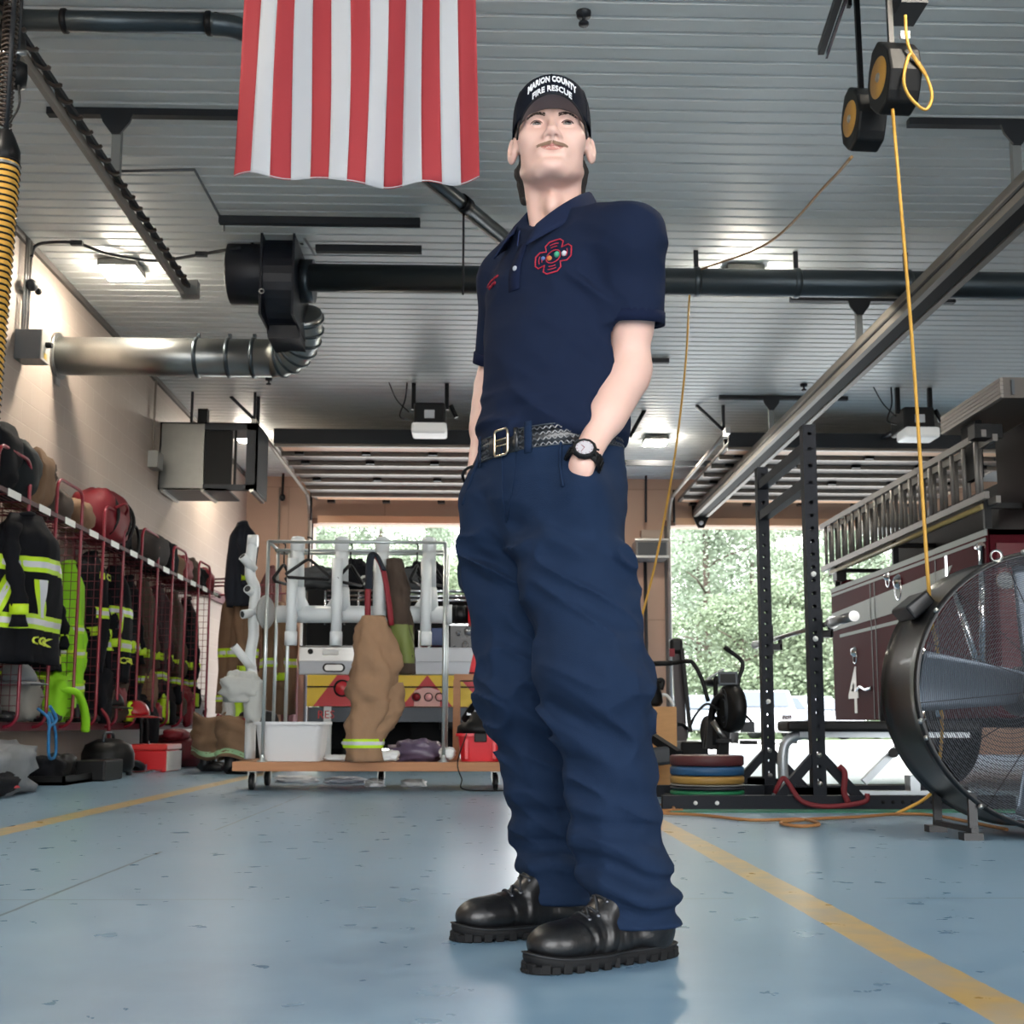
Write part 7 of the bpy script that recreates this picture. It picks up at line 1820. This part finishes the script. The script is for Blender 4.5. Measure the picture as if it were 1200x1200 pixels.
for i in (3, 7): MB().box(tuple(cp[i]), (.1, .04, .04)).obj('coupling', M_strut, t)
t = thing('ceiling_conduit', 'straight thin conduit zigzagging on the ceiling above the blower', 'conduit', tuple(P(200, 200, z=CZ-.02)))
MB().tube([P(135, 201, z=CZ-.02), P(228, 199, z=CZ-.02), P(262, 262, z=CZ-.02), P(262, 270, z=CZ-.02)], .012, 6).obj('pipe', M_mgrey, t)
jb = P(181, 540, x=WX+.05)
t = thing('junction_box', 'small grey junction box with a conduit on the left wall beside the hanging metal box', 'junction box', tuple(jb))
MB().bb(WX+.001, WX+.12, jb.y-.12, jb.y+.12, jb.z-.1, jb.z+.1).obj('box', mat('junction grey', '8f8f8b', rough=.5), t, bevel=.006)
MB().tube([(WX+.03, jb.y, jb.z+.1), (WX+.03, jb.y, CZ-.06)], .014, 8).obj('conduit', mat('conduit painted', '8c8177', rough=.5), t)
# ---- hanging sheet-metal box (open unit)
hY = 14.3; hx0 = P(188, 500, Y=hY).x; hx1 = P(302, 500, Y=hY).x; hz0 = P(240, 574, Y=hY).z; hz1 = P(240, 495, Y=hY).z; hY1 = hY+.75; xm = P(240, 500, Y=hY).x
t = thing('hanging_metal_box', 'sheet-metal unit open on the right, hanging by the left wall below the ceiling', 'air unit', ((hx0+hx1)/2, hY+.4, hz0))
g = .02
MB().bb(hx0, xm, hY, hY+g, hz0, hz1).bb(hx0, hx0+g, hY, hY1, hz0, hz1).bb(hx0, xm, hY1-g, hY1, hz0, hz1).obj('left_casing', M_steel, t)
MB().bb(hx0, hx1, hY, hY1, hz1-g, hz1).obj('lid', M_dgrey, t); MB().bb(hx0, xm+.3, hY, hY1, hz0, hz0+g).obj('floor_plate', M_dgrey, t)
MB().bb(xm, hx1, hY, hY+.06, hz1-.09, hz1).bb(xm, hx1, hY, hY+.06, hz0, hz0+.07).bb(hx1-.13, hx1, hY, hY+.06, hz0, hz1).bb(hx1-.02, hx1, hY, hY1, hz0, hz1).obj('opening_frame', M_dgrey, t)
MB().bb(xm, xm+.33, hY+.05, hY+.08, hz0, hz1).bb(xm+.36, xm+.39, hY+.02, hY+.05, hz0+.05, hz1-.05).obj('dark_baffle', M_black, t)
for x in (hx0+.05, xm, hx1-.05): MB().bar((x, hY-.02, hz0-.01), (x, hY1, hz0-.01), .04, .03).obj('foot_rail', M_alu, t)
for x in (hx0+.3, hx1-.1): MB().bar((x, hY+.3, hz1), (x, hY+.3, CZ), .03, .03, up=(0, 1, 0)).obj('hanger', M_strut, t)
MB().bb(P(253, 0, Y=hY).x-.06, P(253, 0, Y=hY).x+.06, hY+.1, hY+.2, hz1, hz1+.2).obj('valve', M_blackm, t)
MB().bar((hx0, hY+.05, hz0-.0), (hx0, hY+.05, hz1), .04, .06, up=(0, 1, 0)).obj('corner_bracket', M_strut, t)
# ---- heater on the pier and conduits
pY2 = BY-.28; c = P(756, 634, Y=pY2)
t = thing('wall_heater', 'small grey unit heater with a louvre on the pier between the doors', 'heater', tuple(c))
MB().bb(P(736, 0, Y=pY2).x, P(771, 0, Y=pY2).x, pY2-.2, BY-.002, P(0, 652, Y=pY2).z, P(0, 630, Y=pY2).z).obj('case', mat('heater grey', '6b6a68', rough=.4), t, bevel=.01)
MB().bb(P(738, 0, Y=pY2).x, P(769, 0, Y=pY2).x, pY2-.215, pY2-.2, P(0, 649, Y=pY2).z, P(0, 633, Y=pY2).z).obj('louvre', M_dgrey, t)
for py in (630, 650): MB().bb(P(735, 0, Y=pY2).x, P(772, 0, Y=pY2).x, pY2-.23, pY2-.2, P(0, py+1.2, Y=pY2).z, P(0, py-1.2, Y=pY2).z).obj('edge', M_alu, t)
MB().bb(P(745, 0, Y=pY2).x, P(768, 0, Y=pY2).x, pY2+.1, BY-.002, P(0, 627, Y=pY2).z, P(0, 615, Y=pY2).z).obj('top_box', mat('heater pale', 'a08e80', rough=.5), t)
MB().tube([P(757, 612, Y=pY2), P(757, 555, Y=pY2)], .02, 6).obj('supply_pipe', M_strut, t)
tag(MB().tube([(P(748, 0, Y=BY-.05).x, BY-.04, .0), (P(748, 0, Y=BY-.05).x, BY-.04, c.z-.25)], .03, 8).obj('wall_pipe', M_strut), 'dark vertical pipe on the pier below the small heater', 'pipe')
tag(MB().tube([(-3.35, BY-.03, .3), (-3.35, BY-.03, CZ-.2)], .016, 8).obj('wall_pipe', mat('conduit painted', '8c8177', rough=.5)), 'thin vertical conduit on the back wall behind the navy jacket', 'pipe')
t = thing('wall_chain', 'short dark chain weight hanging on the back wall left of the raised door', 'chain', tuple(P(331, 575, Y=BY-.3)))
MB().tube([P(332, 555, Y=BY-.3), P(331, 580, Y=BY-.3)], .022, 6).obj('chain', M_blackm, t); MB().ell(tuple(P(331, 583, Y=BY-.3)), (.05, .05, .06), 10, 8).obj('weight', M_blackm, t)
strutbar('dark beam across the bay above the doors, behind the man', (1.0, 16.9, CZ-.35), (3.6, 16.9, CZ-.35), .05, .08)
strutbar('short dark channel on the ceiling right of the man\'s elbow', tuple(P(760, 423, z=CZ-.03)), tuple(P(784, 423, z=CZ-.03)), .06, .05)
t = thing('hose_stand', 'dark brace pole leaning from the ceiling behind the man\'s wrist', 'brace', tuple(P(745, 490, Y=14.6)))
MB().tube([P(759, 474, Y=15.3), P(738, 512, Y=15.3)], .03, 6).obj('pole', M_blackm, t)
# smoke head and ceiling dots
for px, py, l in ((684, 20, 'small dark sprinkler head on the ceiling at the top of the photo'), (942, 453, 'small dark fitting on the ceiling below the right rail'), (315, 446, 'small dark fitting on the ceiling below the galvanised duct')):
    p_ = P(px, py, z=CZ-.03); t = thing('sprinkler_head', l, 'sprinkler', tuple(p_)); MB().lathe([(0, -.05), (.03, -.05), (.03, -.035), (.012, -.03), (.012, 0), (.04, .0), (.045, .03)], p_, 12).obj('head', M_strut, t)
# ---- retracting rail stub at the top
a, b = P(985, -10, z=CZ-.35), P(962, 60, z=CZ-.35)
t = thing('light_bar', 'slim black and chrome rail end at the top right edge of the photo', 'rail', tuple(b))
MB().bar(a, b, .035, .045).obj('bar', M_blackm, t); MB().bar(a+V((.03, 0, -.03)), b+V((.03, 0, -.03)), .012, .03).obj('edge', M_chrome, t)
MB().bb(P(988, 20, z=CZ-.35).x-.01, P(988, 20, z=CZ-.35).x+.01, a.y+.1, a.y+.13, CZ-.36, CZ).obj('hanger', M_blackm, t)
# ---- two cord reels
def reel(label, px, py, Y, s, group='cord reels on the ceiling'):
    c = P(px, py, Y=Y); t = thing('cord_reel', label, 'cord reel', tuple(c), 0, group)
    ax = V((1, .06, .0)).normalized()
    n = V((0, .2, 1)).normalized(); u = ax.cross(n).normalized(); n = u.cross(ax)
    def ring_(k, w): return [(k*s, w*s)]
    pr = [(-.25, 1.35), (.25, 1.35), (.72, .85), (.98, .38), (1., -.45), (.62, -1.02), (.35, -1.3), (-.35, -1.3), (-.62, -1.02), (-1., -.45), (-.98, .38), (-.72, .85)]
    Mm = Matrix((u, n, ax)).transposed().to_4x4(); Mm.translation = c-ax*s*.55
    MB().prism([(x*s*.95, y*s*.95) for x, y in pr], s*1.1, Mm).obj('housing', M_black, t, bevel=.012)
    MB().lathe([(0, 0), (s*.66, 0), (s*.7, -.012), (s*.7, -.03)], c-ax*s*.57, 28, (-ax.x, -ax.y, -ax.z)).obj('side_disc', mat('reel ochre', 'b98a3c', rough=.5), t)
    MB().lathe([(0, .006), (s*.12, .006), (s*.16, 0)], c-ax*(s*.57), 14, (-ax.x, -ax.y, -ax.z)).obj('hub', M_alu, t)
    MB().bar(c+n*s*.6, V((c.x, c.y+.05, CZ)), .025, .025, up=(0, 1, 0)).obj('hanger', M_blackm, t)
    return t, c, n, u, ax
t1, c1, n1, u1, a1 = reel('black cord reel with an ochre side disc, the upper one, with a hanging yellow loop', 1048, 92, 5.35, .145)
t2, c2, n2, u2, a2 = reel('black cord reel with an ochre side disc, the lower one, its cord running left', 1012, 140, 5.75, .135)
mt = P(1062, 8, Y=5.4); MB().bb(mt.x-.06, mt.x+.07, 5.3, 5.5, mt.z-.04, CZ).obj('ceiling_mount', M_strut, t1)
MB().box(tuple(P(1060, 42, Y=5.25)), (.045, .02, .04)).obj('paper_tag', M_white, t1)
MB().tube(smoothpts([P(x, y, Y=5.2) for x, y in ((1061, 18), (1062, 40), (1067, 60), (1083, 84), (1092, 110), (1088, 126), (1080, 127), (1065, 112), (1059, 92), (1066, 64), (1075, 74), (1086, 90))], 5), .008, 6).obj('cord_loop', M_yel, t1)
t = thing('yellow_cord', 'yellow cord hanging straight from the upper reel down to the drum fan', 'cord', tuple(P(1088, 700, Y=5.15)))
e = P(1046, 128, Y=5.3); f_ = P(1089, 698, Y=5.15)
MB().tube(smoothpts([e, e.lerp(f_, .5)+V((.01, 0, -.02)), f_, P(1098, 760, Y=5.6), P(1104, 850, Y=5.9), P(1097, 915, Y=6.1), P(1085, 935, Y=6.2), P(1050, 954, Y=6.25)], 8), .0085, 6).obj('cord', M_yel, t)
t = thing('yellow_cord', 'yellow cord sweeping from the lower reel over the long pipe to the man', 'cord', tuple(P(900, 290, Y=8)))
e = P(998, 184, Y=5.7); g_ = P(820, 316, Y=9.9)
MB().tube(smoothpts([e, P(970, 215, Y=6.5), P(900, 285, Y=8.2), g_], 8), .009, 6).obj('cord', mat('cord tan', '9c7440', rough=.5), t)
t = thing('yellow_cord', 'yellow cord dropping from the long pipe to the floor beside the man', 'cord', tuple(P(780, 500, Y=9.6)))
MB().tube(smoothpts([P(808, 346, Y=9.9), P(803, 430, Y=9.7), P(790, 540, Y=9.3), P(768, 660, Y=8.8), P(742, 760, Y=8.4), P(722, 850, Y=8.2), P(700, 925, Y=8.0)], 8), .009, 6).obj('cord', M_yel, t)
t = thing('orange_hose', 'thin orange cord lying on the floor in front of the weight plates', 'cord', (1.9, 6.2, 0))
fl = [(700, 945), (760, 952), (820, 955), (880, 961), (938, 960), (960, 966), (935, 968), (915, 964), (950, 960), (1010, 957), (1050, 954), (1090, 955), (1130, 962), (1180, 972)]
MB().tube(smoothpts([P(a, b, z=.012) for a, b in fl], 6), .0085, 6).obj('cord', mat('cord brown', '9a6a3c', rough=.6), t)
t = thing('orange_hose', 'thin red-brown cord coiled loosely just left of the weight plates', 'cord', (1.0, 6.6, 0))
MB().tube(smoothpts([P(a, b, z=.012) for a, b in ((735, 948), (775, 943), (790, 947), (776, 951), (740, 950), (800, 949))], 6), .007, 6).obj('cord', mat('cord brown', '9a6a3c', rough=.6), t)
# ---- flag, stripes hanging down, union above
fy_ = 4.6; fx0, fx1 = P(288, 0, Y=fy_).x, P(553, 0, Y=fy_).x; bx0_, bx1_ = P(273, 203, Y=fy_).x, P(562, 203, Y=fy_).x
zt_f = P(415, 0, Y=fy_).z+.66; zb_f = P(415, 207, Y=fy_).z
flag = thing('flag', 'american flag hanging from the ceiling with its red and white stripes vertical', 'flag', ((fx0+fx1)/2, fy_, zb_f))
M_fr = mat('flag red', 'd2525a', rough=.75, trans=0, bump=.1, bscale=400); M_fw = mat('flag white', 'e8eaee', rough=.8); M_fb = mat('flag blue', '1f2c52', rough=.8)
for m_ in (M_fr, M_fw, M_fb):
    nt = m_.node_tree; b_ = nt.nodes['Principled BSDF']; tr_ = nt.nodes.new('ShaderNodeBsdfTranslucent'); mxs = nt.nodes.new('ShaderNodeMixShader'); mxs.inputs[0].default_value = .45
    tr_.inputs[0].default_value = b_.inputs['Base Color'].default_value; out = nt.nodes['Material Output']
    nt.links.new(b_.outputs[0], mxs.inputs[1]); nt.links.new(tr_.outputs[0], mxs.inputs[2]); nt.links.new(mxs.outputs[0], out.inputs['Surface'])
HT = zt_f-zb_f
def fl_(s, v):
    """s 0..13 across the stripes, v 0 top .. 1 bottom"""
    u = s/13; kk = min(1, v*1.0); hz = (zt_f-HT*v)
    x = (fx0+(bx0_-fx0)*v)*(1-u)+(fx1+(bx1_-fx1)*v)*u
    w = .018*math.sin(u*PI*6+v*3)*(.4+v)+.03*math.sin(u*PI*2.2+1.2+v*1.5)*v
    z = hz-.03*math.sin(u*PI)*v**2+.006*math.sin(u*26)*v**4
    x += .012*math.sin(v*5+u*9)*(1-abs(2*u-1))
    return V((x, fy_+w, z))
for i in range(13):
    mb = MB(); v0 = .4 if i < 7 else 0
    mb.grid(lambda a, b: fl_(i+a, v0+(1-v0)*b), 6, 40); mb.obj('stripe', M_fr if i % 2 == 0 else M_fw, flag, solid=.0012)
mb = MB(); mb.grid(lambda a, b: fl_(7*a, .4*b), 28, 20); mb.obj('union', M_fb, flag, solid=.0012)
for i in range(9):
    for j in range(6 if i % 2 == 0 else 5):
        c = fl_(7*((j+.5+(0 if i % 2 == 0 else .5))/6), .4*(i+.6)/9.2)+V((0, -.002, 0)); pts = []
        for k in range(10): a = PI/2+k*PI/5; r = .024 if k % 2 == 0 else .010; pts.append(c+V((r*math.cos(a), 0, r*math.sin(a))))
        MB().add(pts, [tuple(range(10))]).obj('star', M_fw, flag, solid=.001)
mb = MB(); mb.tube([fl_(13*i/40, .997) for i in range(41)], .0025, 5); mb.obj('hem', M_fw, flag)
MB().tube([fl_(0, 0)+V((-.05, 0, .01)), fl_(13, 0)+V((.05, 0, .01))], .012, 8).obj('pole', M_wood, flag)
for s_ in (1, 12): MB().tube([fl_(s_, 0), V((fl_(s_, 0).x, fy_, CZ))], .004, 5).obj('hanging_cord', M_white, flag)
# ------------------------------------------------------------------ outside
M_apron = mat('concrete apron', 'c4c2bc', rough=.9, var=.1, vscale=1.5)
tag(MB().bb(-60, 80, BY+.35, BY+22, -.25, -.02).obj('trim_30', M_apron), kind='structure')
tag(MB().bb(-60, 80, -60, FY, -.25, -.02).obj('trim_31', M_apron), kind='structure')
tag(MB().bb(-80, 100, BY+22, BY+140, -.3, -.05).obj('trim_32', mat('grass verge', '5f7048', rough=.95, var=.3, vscale=.6)), kind='structure')
def tree_proto(name, h, r, z0, n, col, seed, size=.28, trunk='4b4038', spread=1.0, lean=0):
    rg = random.Random(seed); t = thing(name, 'x', 'tree')
    mb = MB().tube([(0, 0, -.1), (.1*lean, 0, h*.4), (.3*lean, .05, h*.75), (.35*lean, 0, h*.96)], [.2, .16, .1, .03], 8)
    for k in range(9):
        z = z0+(h-z0)*k/9.5; a = rg.random()*7; L = r*(1-.5*k/9)
        mb.tube([(0, 0, z), (L*.5*math.cos(a), L*.5*math.sin(a), z+.5), (L*math.cos(a), L*math.sin(a), z+.7)], [.07, .04, .012], 5)
    mb.obj('trunk', mat('bark'+trunk, trunk, rough=.9), t)
    cl = [(rg.gauss(0, .5)*r, rg.gauss(0, .5)*r, z0+(h-z0)*rg.random()**.85) for _ in range(34)]
    vs = []; fs = []
    for i in range(n):
        c = cl[rg.randrange(34)]; k = (c[2]-z0)/(h-z0); q = r*.42*(1.15-.7*k)*spread
        x, y, z = c[0]*(1.1-.6*k)+rg.gauss(0, q*.6), c[1]*(1.1-.6*k)+rg.gauss(0, q*.6), c[2]+rg.gauss(0, q*.5)
        a, b = rg.random()*PI, rg.uniform(-.9, .9); s = size*rg.uniform(.5, 1.3)
        e1 = V((math.cos(a), math.sin(a), b*.5))*s; e2 = V((-math.sin(a)*b, math.cos(a)*b, 1)).normalized()*s*.6; c_ = V((x, y, max(.1, z)))
        m = len(vs); vs += [c_-e1, c_-e2*.9, c_+e1, c_+e2]; fs.append((m, m+1, m+2, m+3))
    mb = MB(); mb.add(vs, fs); mb.obj('foliage', mat('leaf '+col, col, rough=.7, var=.35, vscale=1.2), t)
    return t
protos = [tree_proto('pine_tree', 13, 2.6, 2.5, 15000, '788672', 1, .085), tree_proto('leafy_tree', 10, 3.2, .8, 16000, '86937c', 2, .095), tree_proto('slender_tree', 14, 2.0, 4.5, 9000, '939d8a', 3, .085), tree_proto('bushy_tree', 6.0, 2.8, .1, 15000, '6e7c62', 4, .095)]  # leaf colours paled and greyed to stand in for haze
KN = ['pine', 'broad leafy tree', 'slender pale tree', 'low bushy tree']
rg = random.Random(11); used = set()
side = ['left of the silver truck', 'over the silver truck', '', 'at the left of the right opening', 'amid the right opening', 'beside the fire engine']
cnt = {}
rows = [(50, 3, 3.0), (56, 1, 3.4), (63, 0, 3.6), (72, 2, 3.6), (80, 0, 3.8)]
for yy, kd, st in rows:
    x = -.15*yy
    while x < .42*yy:
        p_ = kd if rg.random() < .7 else rg.choice((0, 1, 2)); px = 562+1400*x/yy
        sd = 0 if px < 420 else 1 if px < 545 else 2 if px < 780 else 3 if px < 860 else 4 if px < 930 else 5
        if not (552 < px < 770 or px > 1080):
            if sd == 2: sd = 1 if px < 600 else 3
            key = (p_, sd, yy); cnt[key] = cnt.get(key, 0)+1; nth = ('', 'second ', 'third ', 'fourth ', 'fifth ')[min(4, cnt[key]-1)]
            row = {50: 'nearest', 56: 'second', 63: 'middle', 72: 'fourth', 80: 'farthest'}[yy]
            lab_ = '%s%s outside, %s tree row, %s' % (nth, KN[p_], row, side[sd])
            m_ = place(x+rg.uniform(-.8, .8), yy+rg.uniform(-1.5, 1.5), -.06, rg.random()*6, rg.uniform(.8, 1.15))
            if p_ not in used: protos[p_].matrix_basis = m_; protos[p_]['label'] = lab_; protos[p_]['group'] = 'trees outside the back doors'; used.add(p_)
            else: dup(protos[p_], m_, lab_, 'trees outside the back doors')
        x += st*rg.uniform(.8, 1.2)
for i, p_ in enumerate(protos):
    if i not in used: protos[i].matrix_basis = place(12+3*i, 60, -.06); protos[i]['label'] = 'extra '+KN[i]+' outside beyond the fire engine'; protos[i]['group'] = 'trees outside the back doors'
# fence along the road
t = thing('roadside_fence', 'pale low fence in front of the trees outside the back doors', 'fence', (8, 46, 0))
for z in (.55, .95): MB().bb(-12, 28, 46, 46.06, z, z+.1).obj('rail', mat('fence grey', '9aa09c', rough=.6), t)
for i in range(17): MB().bb(-12+2.5*i-.06, -12+2.5*i+.06, 46, 46.1, 0, 1.05).obj('post', mat('fence grey', '9aa09c', rough=.6), t)
# parked cars
def car(label, x, y, rz, col, s=1.0):
    t = thing('car', label, 'car', (x, y, 0), rz, None); M2 = t.matrix_basis; m = mat('car '+col, col, rough=.25, coat=.6)
    side_ = [(-2.2, .35), (-2.25, .75), (-1.9, .95), (-1.45, 1.0), (-.85, 1.48), (.9, 1.52), (1.75, 1.05), (2.2, .95), (2.25, .4), (1.8, .3), (-1.8, .3)]
    mb = MB(); n = len(side_)
    for w, k in ((-.86, 1), (.86, 1)): mb.add([M2 @ V((a*s, w*s*(1 if b < 1.05 else .86), b*s)) for a, b in side_], [tuple(range(n))])
    mb.add([M2 @ V((a*s, w*s*(1 if b < 1.05 else .86), b*s)) for w in (-.86, .86) for a, b in side_], [(i, (i+1) % n, n+(i+1) % n, n+i) for i in range(n)])
    mb.obj('body', m, t, bevel=.05)
    win = [(-1.3, 1.02), (-.78, 1.42), (.85, 1.46), (1.55, 1.06)]; mg = mat('car glass', '3b4650', rough=.08)
    for w in (-.86, .86): MB().add([M2 @ V((a*s, w*s*(1.01 if b < 1.1 else .875), b*s)) for a, b in win], [(0, 1, 2, 3)]).obj('side_window', mg, t, solid=.01)
    MB().add([M2 @ V((a*s, w*s, b*s)) for a, w, b in ((-1.5, -.72, 1.02), (-1.5, .72, 1.02), (-.93, .66, 1.44), (-.93, -.66, 1.44))], [(0, 1, 2, 3)]).obj('windscreen', mg, t, solid=.01)
    MB().add([M2 @ V((a*s, w*s, b*s)) for a, w, b in ((1.75, -.72, 1.1), (1.75, .72, 1.1), (1.02, .66, 1.48), (1.02, -.66, 1.48))], [(0, 1, 2, 3)]).obj('rear_window', mg, t, solid=.01)
    for a in (-1.35, 1.35):
        for w in (-.8, .8): MB().lathe([(0, -.11), (.2, -.11), (.33, -.1), (.33, .1), (.2, .11), (0, .11)], M2 @ V((a*s, w*s, .33)), 20, M2.to_3x3() @ V((0, 1, 0))).obj('wheel', M_rubber, t)
    for w in (-.6, .6):
        MB().box(tuple(M2 @ V((-2.24*s, w*s, .72*s))), (.25, .05, .12), M2.to_3x3() @ Matrix.Rotation(PI/2, 3, 'Z')).obj('headlamp', M_chrome, t)
    return t
car('white car parked outside just left of the rear rack upright', P(893, 860, Y=33).x, 33, PI/2-.2, 'c3c6c9', .95)
car('grey car parked outside seen between the two rack uprights', P(936, 860, Y=42).x, 42, PI/2+.5, '8d9196')
car('silver car parked outside behind the exercise bike', P(815, 860, Y=41).x, 41, PI/2+.1, '7d8489')
SC.view_settings.view_transform = 'Standard'; SC.view_settings.look = 'None'; SC.view_settings.gamma = 1
SC.view_settings.exposure = 0.6; SC.view_settings.use_curve_mapping = False
